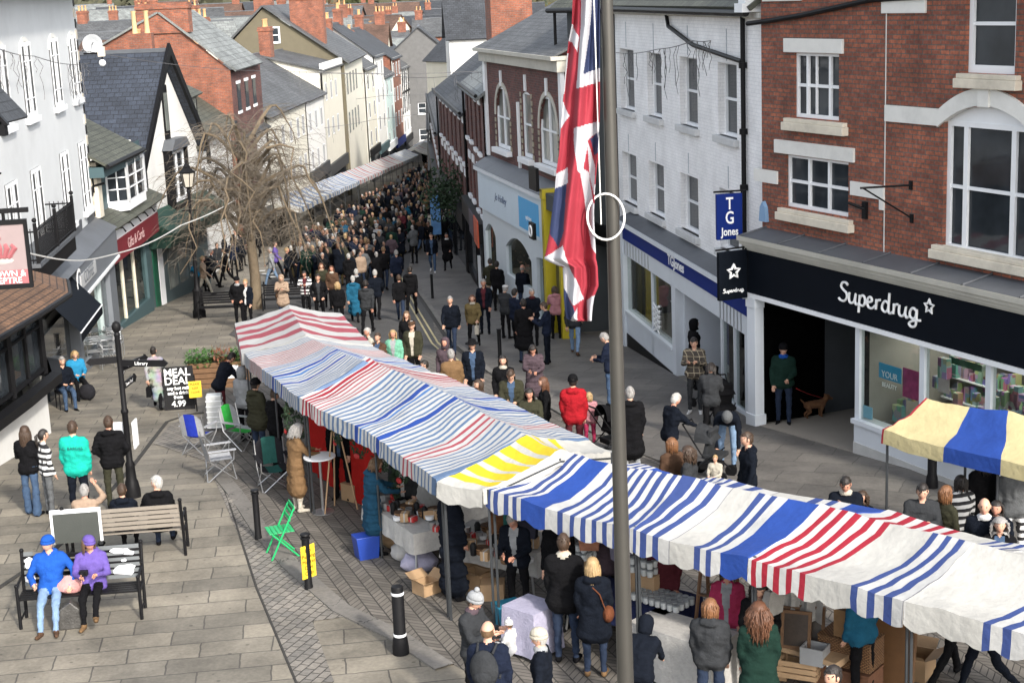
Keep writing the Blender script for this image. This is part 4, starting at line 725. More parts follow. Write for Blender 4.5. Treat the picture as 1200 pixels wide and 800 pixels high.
# small roof terrace with iron railing above the pub shoulder
ur0=lb.P(45,305,-.6)[0]; ur1=lb.P(88,275,-.6)[0]; zr=(lb.P(50,308,-.8)[1]+lb.P(88,283,-.8)[1])/2
def railing(f,u0,u1,z,y0,y1,name='balcony_railing'):
    b=MB(); n=max(3,int((u1-u0)/.12)); 
    for zz in (z+.08,z+.75): b.tube([(u0,y1,zz),(u0,y0,zz),(u1,y0,zz),(u1,y1,zz)],.02,M_iron,6)
    for k in range(n+1): u=u0+(u1-u0)*k/n; b.tube([(u,y0,z),(u,y0,z+.82)],.011,M_iron,5)
    for k in range(6): y=y0+(y1-y0)*k/6; b.tube([(u1,y,z),(u1,y,z+.82)],.011,M_iron,5).tube([(u0,y,z),(u0,y,z+.82)],.011,M_iron,5)
    for u,y in ((u0,y0),(u1,y0),((u0+u1)/2,y0)): b.box(u-.04,u+.04,y-.04,y+.04,z,z+.95,M_iron); b.sphere((u,y,z+1.02),.06,M_iron)
    return b.build(name,None,f.o)
railing(lb,ur0,ur1,zr,-.6,.1); MB().box(ur0-.05,ur1+.05,-.65,.2,zr-.1,zr,M_lead).box(ur0,ur1,-.6,.1,zr-.5,zr-.1,M_black).build('balcony',None,lb.o)
# ---- the pub: black bay window, white plinth, mossy tile roof
pb=empty('pub','corner pub with curved black bay window, white plinth and mossy clay tile roof','pub',(-12.95,33.0,g(33.0)),0)
def arc(r,a0,a1,n,cx=0,cy=0): return [(cx+r*math.cos(R(a0+(a1-a0)*k/n)),cy+r*math.sin(R(a0+(a1-a0)*k/n))) for k in range(n+1)]
pz=pb.location.z; cxp,cyp=-.4,.4
def plan(r): return [(2.3*r,-8.),(2.55*r,-4.2),(2.72*r,-1.),(2.76*r,1.2),(2.3*r,2.6*r),(1.1*r,3.5*r),(-1.0,3.9)]
def loft(b,P0,z0,P1,z1,m,uv=False):
    s=0
    for i in range(len(P0)-1):
        l=math.hypot(P0[i+1][0]-P0[i][0],P0[i+1][1]-P0[i][1]); b.face([(P0[i][0],P0[i][1],z0),(P0[i+1][0],P0[i+1][1],z0),(P1[i+1][0],P1[i+1][1],z1),(P1[i][0],P1[i][1],z1)],m,[(s,0),(s+l,0),(s+l,z1-z0+1.),(s,z1-z0+1.)]); s+=l
b=MB(); loft(b,plan(.86),-.6,plan(.86),1.0,M_render2); b.build('plinth',None,pb); b=MB(); loft(b,plan(.9),.95,plan(1.0),1.1,M_black); loft(b,plan(1.0),1.1,plan(1.),1.3,M_black); loft(b,plan(1.),1.3,plan(.92),1.34,M_black); b.build('sill_band',None,pb)
b=MB(); loft(b,plan(.84),1.3,plan(.84),3.05,M_glass); b.build('pane',None,pb)
b=MB(); P=plan(.86)
for i,(x,y) in enumerate(P[:-1]):
    b.tube([(x,y,1.3),(x,y,3.05)],.09,M_black,6)
    x2,y2=P[i+1]; mx_,my_=(x+x2)/2,(y+y2)/2; b.tube([(mx_,my_,1.3),(mx_,my_,3.05)],.05,M_black,6); b.tube([(x,y,2.4),(x2,y2,2.4)],.035,M_black,6).tube([(x,y,1.42),(x2,y2,1.42)],.06,M_black,6).tube([(x,y,2.95),(x2,y2,2.95)],.1,M_black,6)
b.build('window_frame',None,pb)
b=MB(); loft(b,plan(.98),3.0,plan(1.08),3.12,M_black); loft(b,plan(1.15),3.1,plan(.1),4.3,M_tile); b.build('tile_roof',None,pb); b=MB(); Q=plan(1.13); b.tube([(x,y,3.07) for x,y in Q],.07,M_iron); b.build('gutter',None,pb,smooth=True)
MB().box(-3,.2,-8,3.4,-1,4.2,M_render2).build('wall',None,pb)
# poster in the bay
x0,y0=plan(.87)[1]; x1,y1=plan(.87)[2]
b=MB(); b.face([(x0+.02,y0-1.,1.55),(x0+.09,y0+1.1,1.55),(x0+.09,y0+1.1,2.6),(x0+.02,y0-1.,2.6)],brick_mat('picture_poster',(.5,.42,.36),(.2,.28,.4),(.6,.55,.5),bw=.3,bh=.28,ms=.03,swap='XZ',dark=.2)); b.build('poster',None,pb)
# gable with black bargeboard at the very left
ps=G(-8,330); 
# ---- crown sign
sgp=AT(16,300,27.); s=empty('pub_sign','square pub sign with pink crown on pale ground in black frame hanging from a post','sign',(sgp.x,27.,sgp.z),R(8))
pxm=1/ (FPX/27.4); Wd=34*pxm; h0=(330-262)*pxm
M_pink=mat('pink_sign',(.30,.09,.10),.6,.12,6.,.05); M_ppale=mat('pale_sign_ground',(.24,.185,.185),.6,.1,4.,.05)
zt0=.56; 
MB().box(-.95,.235,-.04,.04,-.49,.56,M_ppale).build('board',None,s); MB().box(-1.,.28,-.06,.06,.56,.64,M_black).box(-1.,.28,-.06,.06,-.57,-.49,M_black).box(.225,.28,-.058,.058,-.49,.56,M_black).build('frame',None,s)
MB().box(-.95,.222,-.05,-.041,-.485,-.24,M_pink).build('name_band',None,s)
text_mesh('CROWN &',.15,M_let,'lettering',s,(-.18,-.055,-.305),ext=.002); text_mesh('SCEPTRE',.15,M_let,'lettering',s,(-.18,-.055,-.425),ext=.002)
b=MB(); cx=-.22
for k in range(-2,3): b.tube([(cx+k*.07,-.045,-.02),(cx+k*.13,-.045,.15),(cx+k*.10,-.045,.25-abs(k)*.02)],[.035,.055,.03],M_pink,6)
b.sphere((cx,-.05,.33),.045,M_pink); b.sphere((cx,-.03,-.07),.26,mat('sign_white',(.36,.33,.31),.6),12,6,(1,.08,.28)); b.sphere((cx,-.035,.0),.24,M_pink,12,6,(1,.08,.16)); b.build('crown_emblem',None,s)
MB().box(-1.1,.33,-.05,.05,.76,.84,M_iron).tube([(-.1,0,.64),(-.1,0,.76)],.03,M_iron).tube([(-.25,0,.84),(-.25,0,1.5),(-.3,0,1.9)],[.045,.04,.03],M_iron).tube([(-.3,0,1.35),(-.2,0,1.5),(-.05,0,1.45)],.02,M_iron).tube([(-1.1,0,.8),(-2.5,0,.8)],.04,M_iron).build('bracket',None,s,smooth=True)
# jettied gable edge at far left top
jp=AT(-14,100,30.); jt=empty('timber_gable','black bargeboard of a timber gable at the left edge of the view','building',(jp.x,30,jp.z),0)
MB().box(-6,-.9,0,.3,-4,.6,M_render2).build('wall',None,jt); MB().prism([(-1.5,1.2),(-1.3,1.35),(.36,-.75),(.15,-.85)],-.2,-.08,M_black).box(.05,.3,-.25,-.05,-.95,-.75,M_black).build('bargeboard',None,jt); b=MB(); slope(b,(.2,-.2,-.75),(.2,1.5,-.75),(-1.4,1.5,1.2),(-1.4,-.2,1.2),M_slated,.06); b.build('roof',None,jt)
# ---- red-and-white fascia shop (with bay window and small roof above)
cA=(wR[0]-.05,wR[1]+.05); cB=(-13.25,58.2); cs=Fac('teal_house','low teal and white house with projecting bay window and crimson shop sign','building',cA,dirang(cA,cB)); WC=math.hypot(cB[0]-cA[0],cB[1]-cA[1])
M_teal=mat('teal_paint',(.045,.085,.095),.6,.08,3.,.05); M_crim=mat('crimson_sign',(.15,.012,.02),.6,.15,4.,.03); gl=cs.gz
zr1=(cs.P(131,272,-.3)[1]+cs.P(162,245,-.3)[1])/2; zr2=zr1-1.25; zE=cs.P(135,180,.0)[1]
wall(cs,0,WC,gl(WC)-.5,zE,[(.2,WC-.6,gl(WC)+.6,zr2-.05)],M_teal,y=.3)
MB().box(.2,WC-.6,.4,.41,gl(WC)+.6,zr2-.05,CG).build('shop_window',None,cs.o); shop_inside(cs,.2,WC-.6,gl(WC)+.3,zr2-.05,.5,2.2,wares_mat('wares_warm',4.,.3)); MB().box(.25,.6,.0,.3,gl(0),zr2,mat('peeling_paint',(.12,.1,.085),.9,.4,8.,.3)).build('pilaster',None,cs.o)
[MB().box(.2+(WC-.8)*k/4-.04,.2+(WC-.8)*k/4+.04,.34,.45,gl(WC)+.6,zr2-.05,M_cream).build('mullion',None,cs.o) for k in range(1,4)]
f2=MB().box(.1,WC-.1,-.15,.3,zr2,zr1-.02,M_white).build('fascia',None,cs.o); MB().box(.1,WC-.1,-.17,-.151,zr2,zr2+.72,M_crim).build('name_band',None,f2); text_mesh('Gifts & Cards',.5,mat('pink_lettering',(.6,.4,.4),.5),'lettering',f2,(WC/2,-.18,zr2+.35),ext=.003)
b=MB(); [b.tube([(.8+k*1.2,-.15,zr1-.1),(.8+k*1.2,-.5,zr1-.05),(.8+k*1.2,-.6,zr1-.2)],.03,M_iron,6) for k in range(5)]; b.build('sign_lamp',None,f2)
b=MB(); slope(b,(-.1,-.5,zr1-.02),(WC+.1,-.5,zr1-.02),(WC+.1,.4,zr1+.4),(-.1,.4,zr1+.4),M_slateg,.06); b.build('canopy_roof',None,cs.o)
MB().box(.0,.5,-.02,.32,zr1+.4,zE,M_cream).build('quoin_strip',None,cs.o)
# bay window
ub0,ub1=WC*.30,WC*.72; zb0=zr1+.25; zb1_=zE-.3; pl=[(ub0,.3),(ub0+.35,-.35),(ub1-.35,-.35),(ub1,.3)]
b=MB(); bf=MB(); gg=MB()
for i in range(3):
    (xa,ya),(xb,yb)=pl[i],pl[i+1]; bf.face([(xa,ya,zb0),(xb,yb,zb0),(xb,yb,zb0+.35),(xa,ya,zb0+.35)],M_white).face([(xa,ya,zb1_-.1),(xb,yb,zb1_-.1),(xb,yb,zb1_+.1),(xa,ya,zb1_+.1)],M_white)
    gg.face([(xa,ya+.03,zb0+.35),(xb,yb+.03,zb0+.35),(xb,yb+.03,zb1_-.1),(xa,ya+.03,zb1_-.1)],M_glass)
    for t in (0,.5,1): bf.tube([(xa+(xb-xa)*t,ya+(yb-ya)*t,zb0+.3),(xa+(xb-xa)*t,ya+(yb-ya)*t,zb1_)],.07 if t!=.5 else .03,M_white,4)
    for k in (1,2): z=zb0+.35+(zb1_-.45-zb0)*k/3; bf.tube([(xa,ya,z),(xb,yb,z)],.025,M_white,4)
w=bf.build('bay_window',None,cs.o); gg.build('pane',None,w); b=MB(); T=[(ub0-.15,.3),(ub0+.25,-.5),(ub1-.25,-.5),(ub1+.15,.3)]
for i in range(3): b.face([(T[i][0],T[i][1],zb1_+.1),(T[i+1][0],T[i+1][1],zb1_+.1),((ub0+ub1)/2,.3,zb1_+.7)],M_slateg)
b.build('bay_roof',None,w)
b=MB(); slope(b,(-.5,-.45,zE-.1),(WC*.62,-.45,zE-.1),(WC*.62,2.6,zE+1.7),(-.5,2.6,zE+1.7),M_slateg,.08); slope(b,(WC*.62,4.9,zE-.1),(-.5,4.9,zE-.1),(-.5,2.6,zE+1.7),(WC*.62,2.6,zE+1.7),M_slateg,.08); b.build('roof',None,cs.o); MB().tube([(-.5,-.5,zE-.1),(WC*.62+.05,-.5,zE-.1)],.08,M_iron).box(-.4,WC*.62,-.35,.3,zE-.45,zE-.12,M_teal).build('gutter',None,cs.o)
shell(cs,0,WC,.6,5,-2,zE,M_render2)
# dark blue steep roof behind, with its dormer; gable house with black bargeboards
gA=AT(172,175,57.5); gAx=-13.1
gf=Fac('gabled_house','white gabled house with heavy black bargeboards and steep dark blue slate roof','house',(-13.85,58.9),dirang((-13.85,58.9),(-13.05,66.5))); WG=7.64
zpk=gf.P(186,62,-.1)[1]; zev=gf.P(210,178,-.3)[1]; hg=zpk-zev
hgw=[(WG*.5-.45,WG*.5+.45,zev+.2,zev+2.2),irect(gf,(182,183),(200,238),0)]; hgw[1]=(WG*.42,WG*.42+1.9,hgw[1][2],hgw[1][3])
wall(gf,0,WG,-.8,zev,[hgw[1]],M_render2,y=0); MB().face([(0,0,zev),(WG,0,zev),(WG/2,0,zpk-.1)],M_render2).build('gable',None,gf.o)
shell(gf,0,WG,.28,11,-2,zev,M_render2,gh=hg-.1,ridge='v'); gable_roof(gf,0,WG,0,11,zev,hg,M_slateb,over=.35,ridge='v')
MB().prism([(-.4,zev-.35),(-.4,zev+.0),(WG/2,zpk+.35),(WG/2,zpk-.1)],-.45,-.33,M_black).prism([(WG+.4,zev-.35),(WG/2,zpk-.1),(WG/2,zpk+.35),(WG+.4,zev+.0)],-.45,-.33,M_black).box(-.45,-.3,-.45,-.3,zev-.9,zev-.3,M_black).box(WG+.3,WG+.45,-.45,-.3,zev-.9,zev-.3,M_black).build('bargeboard',None,gf.o)
MB().box(WG/2-.3,WG/2+.3,-.05,.0,zev+.5,zev+2.7,M_black).box(WG/2-.18,WG/2+.18,-.07,-.05,zev+.9,zev+2.4,M_glassp).build('gable_window',None,gf.o)
h=hgw[1]; window(gf,h[0],h[1],h[2],h[3],y=-.2,cols=(1,1),rows=3,fr=.1); MB().box(h[0]-.12,h[0],-.35,.0,h[2]-.1,h[3]+.1,M_black).box(h[1],h[1]+.12,-.35,0,h[2]-.1,h[3]+.1,M_black).box(h[0]-.15,h[1]+.15,-.4,0,h[2]-.3,h[2]-.1,M_black).prism([(h[0]-.25,h[3]+.1),(h[1]+.25,h[3]+.1),(h[1]-.2,h[3]+.5),(h[0]+.2,h[3]+.5)],-.45,0,M_lead).build('oriel_frame',None,gf.o)
b=MB(); slope(b,(-.4,-.3,gf.P(165,265)[1]),(WG*.5,-.3,gf.P(165,265)[1]),(WG*.5,.3,gf.P(165,265)[1]+.45),(-.4,.3,gf.P(165,265)[1]+.45),slate('moss_roof',(.06,.075,.02)),.06); b.build('moss_ledge',None,gf.o)
# green awning + green shop
M_green=mat('green_awning_cloth',(.014,.05,.036),.8,.15,4.,.2); zaw=gf.P(165,282,-.3)[1]; gz_=gf.gz
b=MB(); uA,uB=.1,WG+.4; b.face([(uA,-.02,zaw+.75),(uB,-.02,zaw+.75),(uB,-1.15,zaw+.0),(uA,-1.15,zaw+.0)],M_green).face([(uA,-1.15,zaw),(uB,-1.15,zaw),(uB-.1,-.9,zaw-.55),(uA+.1,-.9,zaw-.55)],M_green).face([(uA,-.02,zaw+.75),(uA,-1.15,zaw),(uA+.1,-.9,zaw-.55),(uA,-.02,zaw-.55)],M_green).face([(uB,-.02,zaw+.75),(uB,-1.15,zaw),(uB-.1,-.9,zaw-.55),(uB,-.02,zaw-.55)],M_green); b.build('awning',None,gf.o)
MB().box(0,WG,-.12,0,gz_(WG)-.4,zaw-.5,mat('grey_green_paint',(.06,.085,.09),.5,.08)).build('shopfront_frame',None,gf.o); MB().box(.3,.8,-.15,-.1,gz_(0)-.1,zaw-.6,mat('green_door',(.01,.09,.05),.4)).box(.95,1.5,-.15,-.1,gz_(0)-.2,zaw-.6,M_white).build('door',None,gf.o); b=MB()
for k in range(3): b.box(2.1+k*1.35,3.2+k*1.35,-.14,-.12,gz_(WG)+.8,zaw-.6,M_glassp)
b.build('shop_window',None,gf.o)
# dormer on the blue roof, satellite dish / floodlight
dp=AT(118,110,53.); dm=Fac('dormer_house','low slate roofed house with small dormer between the pale building and the blue roof','house',(-13.4,50.4),dirang((-13.4,50.4),(-13.5,55))); zd=dm.P(118,145,1.5)[1]
MB().box(.2,2.4,1.6,4,zd-1.6,zd,M_dg).box(1.7,2.35,1.55,1.6,zd-1.5,zd-.2,M_white).build('dormer',None,dm.o); b=MB(); slope(b,(0,1.2,zd),(2.6,1.2,zd),(2.6,2.8,zd+.9),(0,2.8,zd+.9),M_slateg,.08); slope(b,(2.6,4.4,zd),(0,4.4,zd),(0,2.8,zd+.9),(2.6,2.8,zd+.9),M_slateg,.08); b.build('dormer_roof',None,dm.o); MB().box(-.2,5,3.9,9,-1,zd-.4,M_slateb).build('wall',None,dm.o)
dpp=AT(108,52,49.6); dsh=empty('satellite_dish','pale round satellite dish on the corner above the dark slates','dish',(dpp.x,49.6,dpp.z),R(20)); MB().lathe([(.02,0),(.2,.03),(.3,.09),(.31,.09),(.2,.0),(.02,-.03)],0,0,mat('dish_grey',(.36,.38,.4),.5,.05),18,M=Matrix.Rotation(R(90),4,'X')).build('dish',None,dsh,smooth=True); MB().tube([(0,-.02,0),(0,-.5,.1)],.02,M_steel).tube([(0,.05,0),(-.3,.3,-.2)],.03,M_steel).build('arm',None,dsh)
fp=AT(120,74,49.2); fl=empty('security_camera','white round security lamp on bracket beside the black quoins','lamp',(fp.x,49.2,fp.z),0); MB().sphere((0,0,0),.11,M_white,12,8).build('housing',None,fl,smooth=True); MB().tube([(0,0,.1),(0,.1,.3),(-.6,.2,.3)],.03,M_iron).box(-.1,.1,-.08,.08,.2,.5,M_cream).build('bracket',None,fl)
# ---- next house with flat dormer (leaded) and rough roof
hf=Fac('dormer_cottage','white cottage with mossy slate roof and a wide white dormer beside the brick gable','house',(-13.3,66.7),dirang((-13.3,66.7),(-13.9,79.8))); zeh=(hf.P(222,168)[1]+hf.P(262,148)[1])/2; WH=13.1
wall(hf,0,WH,-1.5,zeh,[(2.2,3.2,zeh-2.6,zeh-1.2),(6.2,7.2,zeh-2.6,zeh-1.2)],M_render2,y=0); shell(hf,0,WH,.28,8,-2,zeh,M_render2,gh=3.); gable_roof(hf,0,WH,0,8,zeh,3.,M_slateg,over=.3)
for u in (2.2,6.2): window(hf,u,u+1,zeh-2.6,zeh-1.2,y=-.04,glass=M_gmatt,gy=.012,slim=True,cols=(1,1))
ud0,ud1=1.2,6.3; MB().box(ud0,ud1,.6,4,zeh+.1,zeh+1.75,M_render2).box(ud1-.15,ud1+.02,.55,.62,zeh,zeh+1.8,M_black).box(ud0,ud1,.5,.62,zeh+1.65,zeh+1.8,M_black).build('dormer',None,hf.o)
b=MB(); [b.box(ud1-1.9+k*.3,ud1-1.7+k*.3,.56,.6,zeh+.3,zeh+1.6,M_glassp) for k in range(6)]; b.build('dormer_window',None,hf.o)
b=MB(); slope(b,(ud0-.2,.3,zeh+1.75),(ud1+.25,.3,zeh+1.75),(ud1+.25,2.6,zeh+3.),(ud0-.2,2.6,zeh+3.),M_slateg,.08); b.build('dormer_roof',None,hf.o); MB().tube([(-.2,-.32,zeh-.1),(WH+.2,-.32,zeh-.1)],.07,M_iron).build('gutter',None,hf.o); chimney(hf,WH-1,4,zeh+2.6,zeh+4.2)
# ---- brick gable with pale slate roof
bf_=Fac('brick_house','tall red brick house, gable end and chimney facing the square, pale grey slate roof','house',(-19.9,80.2),dirang((0,0),(1,.0))); zpk=bf_.P(183,16,0)[1]; zev=bf_.P(268,82,0)[1]; WB=bf_.P(270,85,0)[0]; hgt=bf_.P(145,57,0)[1]
um=bf_.P(186,20)[0]
b=MB(); b.face([(-.5,0,0),(WB,0,0),(WB,0,zev),(um,0,zpk),(-.5,0,hgt)],M_brickh); b.face([(WB,0,0),(WB,10,0),(WB,10,zev),(WB,0,zev)],M_brickd); b.build('wall',None,bf_.o)
b=MB(); slope(b,(WB+.3,-.2,zev-.1),(WB+.3,9,zev-.1),(um,9,zpk),(um,-.2,zpk),M_slatel,.1); slope(b,(-.7,9,hgt-.1),(-.7,-.2,hgt-.1),(um,-.2,zpk),(um,9,zpk),M_slatel,.1); b.build('roof',None,bf_.o)
chimney(bf_,um+.2,.4,zpk-1.,zpk+.5,w=2.6,d=1.,pots=0)
for k in range(3): wq=MB().box(WB-.0,WB+.05,1.5+k*2.6,2.4+k*2.6,zev-2.2,zev-.8,M_glass).box(WB,WB+.07,1.4+k*2.6,2.5+k*2.6,zev-2.35,zev-2.2,M_white).box(WB,WB+.07,1.4+k*2.6,2.5+k*2.6,zev-.8,zev-.65,M_white).build('window',None,bf_.o)
chp=AT(165,34,72); ch=empty('chimney_stack','short stack with tall buff pots behind the steep blue roof','chimney',(chp.x,72,chp.z-1.2),0); b=MB().box(-.5,.5,-.3,.3,-1,1,M_brickh).build('stack',None,ch); [MB().lathe([(.13,1),(.11,1.2),(.1,1.9),(.14,2.)],x,0,mat('buff_pot',(.55,.38,.2),.8),10).build('chimney_pot',None,ch,smooth=True) for x in (-.28,.28)]
# ---- olive gable house and the cream range beyond
ol=Fac('olive_house','olive brown rendered gable with one white window and dark slate roof, tall chimneys','house',(-21.,122.),0); za=ol.P(310,10)[1]; zL=ol.P(262,60)[1]; zR=ol.P(405,72)[1]; uL=ol.P(262,60)[0]; uM=ol.P(308,10)[0]; uR=ol.P(403,70)[0]
b=MB(); b.face([(uL,0,-3),(uR,0,-3),(uR,0,zR),(uM,0,za),(uL,0,zL)],M_olive); b.face([(uR,0,-3),(uR,16,-3),(uR,16,zR),(uR,0,zR)],M_crender); b.build('wall',None,ol.o)
b=MB(); slope(b,(uR+.4,-.3,zR-.2),(uR+.4,16,zR-.2),(uM,16,za+.1),(uM,-.3,za+.1),M_slate,.15); slope(b,(uL-.4,16,zL-.2),(uL-.4,-.3,zL-.2),(uM,-.3,za+.1),(uM,16,za+.1),M_slate,.15); b.build('roof',None,ol.o)
r=irect(ol,(310,32),(329,51),0); window(ol,r[0],r[1],r[2],r[3],y=-.08,cols=(1,),fr=.12); u_c=ol.P(357,20)[0]; chimney(ol,u_c,2.,0,za+.8,w=2.6,d=1.4,pots=0); chimney(ol,ol.P(298,5)[0],5,0,za+1.6,w=1.5,d=1,pots=2)
b=MB(); [b.box(uR,uR+.04,1+k*2.6,1.9+k*2.6,zR-2.6,zR-1.,M_glassp) for k in range(4)]; [b.box(uR,uR+.04,1+k*2.6,1.9+k*2.6,zR-5.6,zR-4.,M_glassp) for k in range(4)]; b.build('window',None,ol.o)
wc=Fac('white_cottage','low white cottage with dark slate roof beside the tall brick gable house','house',(-13.95,80.4),dirang((-13.95,80.4),(-13.6,90.))); zw=wc.P(305,150)[1]
wall(wc,0,9.5,-2,zw,[(1,1.9,zw-1.9,zw-.7),(3.6,4.5,zw-1.9,zw-.7)],M_render2,y=0,th=.15); [window(wc,u,u+.9,zw-1.9,zw-.7,y=-.04,glass=M_gmatt,gy=.012,slim=True,cols=(1,1)) for u in (1,3.6)]; shell(wc,0,9.5,.15,6,-2,zw,M_render2,gh=1.8); gable_roof(wc,0,9.5,0,6,zw,1.8,M_slated); MB().box(.1,9.4,-.12,0,.2,2.9,mat('slate_shop_paint',(.1,.12,.13),.6)).build('shopfront',None,wc.o)
for kq,(ya_,yb_,dz,lab_,wm_) in enumerate(((104.2,112.,0,'white house with steep grey slate roof below the olive gable',M_render2),(112.1,121.7,1.9,'taller cream parapet house right below the olive gable',M_crender))):
    xa_=-13.0+(ya_-104.2)*.04; xb_=-13.0+(yb_-104.2)*.04; c2=Fac('cream_house',lab_,'house',(xa_,ya_),dirang((xa_,ya_),(xb_,yb_))); L2_=yb_-ya_; z2=c2.P(352 if kq==0 else 385,120 if kq==0 else 112)[1]+dz
    hs=[(u,u+.9,z2-d_-1.3,z2-d_) for u in (.8,3.3,5.8) for d_ in (.9,3.5)]
    wall(c2,0,L2_,-4,z2,hs,wm_,y=0,th=.15); [window(c2,*h,y=-.04,glass=M_gmatt,gy=.012,slim=True,cols=(1,1),fr=.07) for h in hs]; shell(c2,0,L2_,.15,9,-5,z2,wm_,gh=2.8 if kq==0 else 1.2); gable_roof(c2,0,L2_,0,9,z2,2.8 if kq==0 else 1.2,M_slate); MB().box(0,L2_,-.2,0,2.,2.8,mat('dark_shop_paint',(.03,.033,.035),.6)).box(0,L2_,-.06,0,-3,2.,M_glass).build('shopfront',None,c2.o)
    if kq==1: MB().box(-.1,L2_+.1,-.15,.15,z2-.1,z2+.5,M_stone).build('parapet',None,c2.o); chimney(c2,1.,4,z2+.8,z2+3.2,w=1.4,d=.8,pots=3)
# cream house in front of it with a half-hipped roof and chimney
cr_=Fac('cream_house','cream house with grey slate roof and brick chimney behind the bare tree','house',(-13.55,90.3),dirang((-13.55,90.3),(-13.05,104))); zc=(cr_.P(345,122)[1]); WCc=13.8
hs=[(u,u+.9,zc-2.2,zc-.9) for u in (1.5,4.3,7.1,9.9,12.)]+[(u,u+.9,zc-4.8,zc-3.4) for u in (1.5,4.3,7.1,9.9,12.)]
wall(cr_,0,WCc,-4,zc,hs,M_crender,y=0,th=.15); [window(cr_,*h,y=-.04,glass=M_gmatt,gy=.012,slim=True,cols=(1,1),fr=.07) for h in hs]; shell(cr_,0,WCc,.15,8,-5,zc,M_crender,gh=2.6); gable_roof(cr_,0,WCc,0,8,zc,2.6,M_slate); chimney(cr_,1.2,4,zc+1.8,zc+4.2,w=1.3,d=.8,pots=2); chimney(cr_,4.6,4,zc+2.,zc+4.,w=.9,d=.7,pots=2,m=M_crender)
MB().box(0,WCc,-.2,0,-1.2,-.3,mat('cream_fascia',(.5,.47,.38),.7)).box(0,WCc,-.05,0,-4,-1.2,M_glass).build('shopfront',None,cr_.o)
# far left terrace, one facade after another
cols=[(M_crender,M_slate,'pale cream rendered house with tall sash windows in the far left terrace'),(M_render2,M_slated,'white house with quoined corner in the far left terrace'),(mat('mint_render',(.5,.62,.6),.85,.05,1.5,.1),M_slate,'mint green house in the far left terrace'),(M_brickh,M_slated,'red brick house with white string course in the far left terrace'),(M_render2,M_slate,'white painted house with black timber frame far down the street'),(M_brickd,M_slated,'last dark brick house in the far left terrace')]
ya=138.4; xa=-11.9
for k,(wm,rm,lab) in enumerate(cols):
    L=(7,7,7,8,9,14)[k]; yb=ya+L; xb=xa+L*.045; f=Fac('terraced_house',lab,'house',(xa,ya),dirang((xa,ya),(xb,yb)),'terraced houses down the left of the street'); f.o['group']='terraced houses down the left of the street'
    ztop=(2.6,3.4,1.2,2.6,1.2,.6)[k]-f.A.z; hs=[]
    n=int(L/2.6)
    for r_ in range(3): hs+= [(L*(q+.5)/n-.45,L*(q+.5)/n+.45,ztop-1.9-r_*2.5,ztop-.5-r_*2.5) for q in range(n)]
    wall(f,0,L,-1.5,ztop,hs,wm,y=0,th=.12)
    for h in hs: window(f,*h,y=-.04,glass=M_gmatt,gy=.012,slim=True,cols=(1,),fr=.08)
    shell(f,0,L,.12,8,-2,ztop,wm,gh=3); gable_roof(f,0,L,0,8,ztop,3,rm); chimney(f,L-.6,4,ztop+2.,ztop+4.4,w=1.2,d=.8,pots=3)
    b=MB(); b.box(0,.3,-.04,0,0,ztop,M_stone).box(0,L,-.12,0,ztop-.15,ztop+.05,M_stone); b.build('stone_trim',None,f.o); MB().box(0,L,-.2,0,2.2,2.9,(M_black,M_teal,M_white,M_bluef,M_black,M_green)[k]).box(.2,L-.2,-.08,0,-1,2.2,M_glass).build('shopfront',None,f.o)
    if k==4:
        b=MB(); 
        for q in range(6): b.tube([(q*2.,-.02,ztop-4.8),(q*2.+1.2,-.02,ztop-.2)],.1,M_black,4)
        b.tube([(0,-.03,ztop-2.6),(L,-.03,ztop-2.6)],.12,M_black,4).build('timber_frame',None,f.o)
    xa,ya=xb,yb
# ================================================================ THE TOWN BEYOND
rn=random.Random(21); HM=[(M_render2,'white'),(M_brickh,'red brick'),(M_crender,'cream'),(mat('buff_render',(.36,.3,.2),.85,.08,1.5),'buff'),(mat('grey_render',(.3,.3,.3),.85,.08,1.5),'grey')]; RMs=[(M_slate,'grey slate'),(M_slated,'dark slate'),(M_slatel,'pale slate'),(slate('brown_tile',(.12,.07,.05)),'brown tiled')]
spots=[]
def far_house(px,py,Y,wx,wy,rot,hm,rm,side,zr=None,win=True):
    p=AT(px,py,Y); zb=g(Y)-.5; ze=p.z-2.4; ze=max(ze,zb+3); 
    lab='%s walled house with %s roof, %s'%(hm[1],rm[1],side)
    f=Fac('distant_house',lab,'house',(p.x-wx/2,Y),rot,'houses of the town beyond the market street'); f.o.location.z=zb; h=ze-zb
    ws=[(wx*(k+.5)/3-.5,wx*(k+.5)/3+.5,z,z+1.3) for k in range(3) for z in ((h-2.,) if h<5 else (h-2.,h-4.8))] if win else []
    shell(f,0,wx,0,wy,0,h,hm[0],gh=2.4,front=True); gable_roof(f,0,wx,0,wy,h,2.4,rm[0],over=.3)
    for w_ in ws:
        o=MB().box(w_[0],w_[1],-.05,-.01,w_[2],w_[3],M_glassp).build('window',None,f.o); MB().box(w_[0]-.1,w_[1]+.1,-.08,-.0,w_[2]-.15,w_[2],M_white).build('sill',None,o)
    chimney(f,rn.choice([.7,wx-.7]),wy/2,h+1.4,h+3.7,w=1.1,d=.7,pots=rn.choice([2,3]))
k=0
zone=lambda x:'left of the big pale gable building' if x<100 else 'above the steep blue roof' if x<190 else 'behind the pale slate brick house' if x<270 else 'behind the olive gable' if x<400 else 'over the end of the street' if x<510 else 'beyond the right hand roofs'
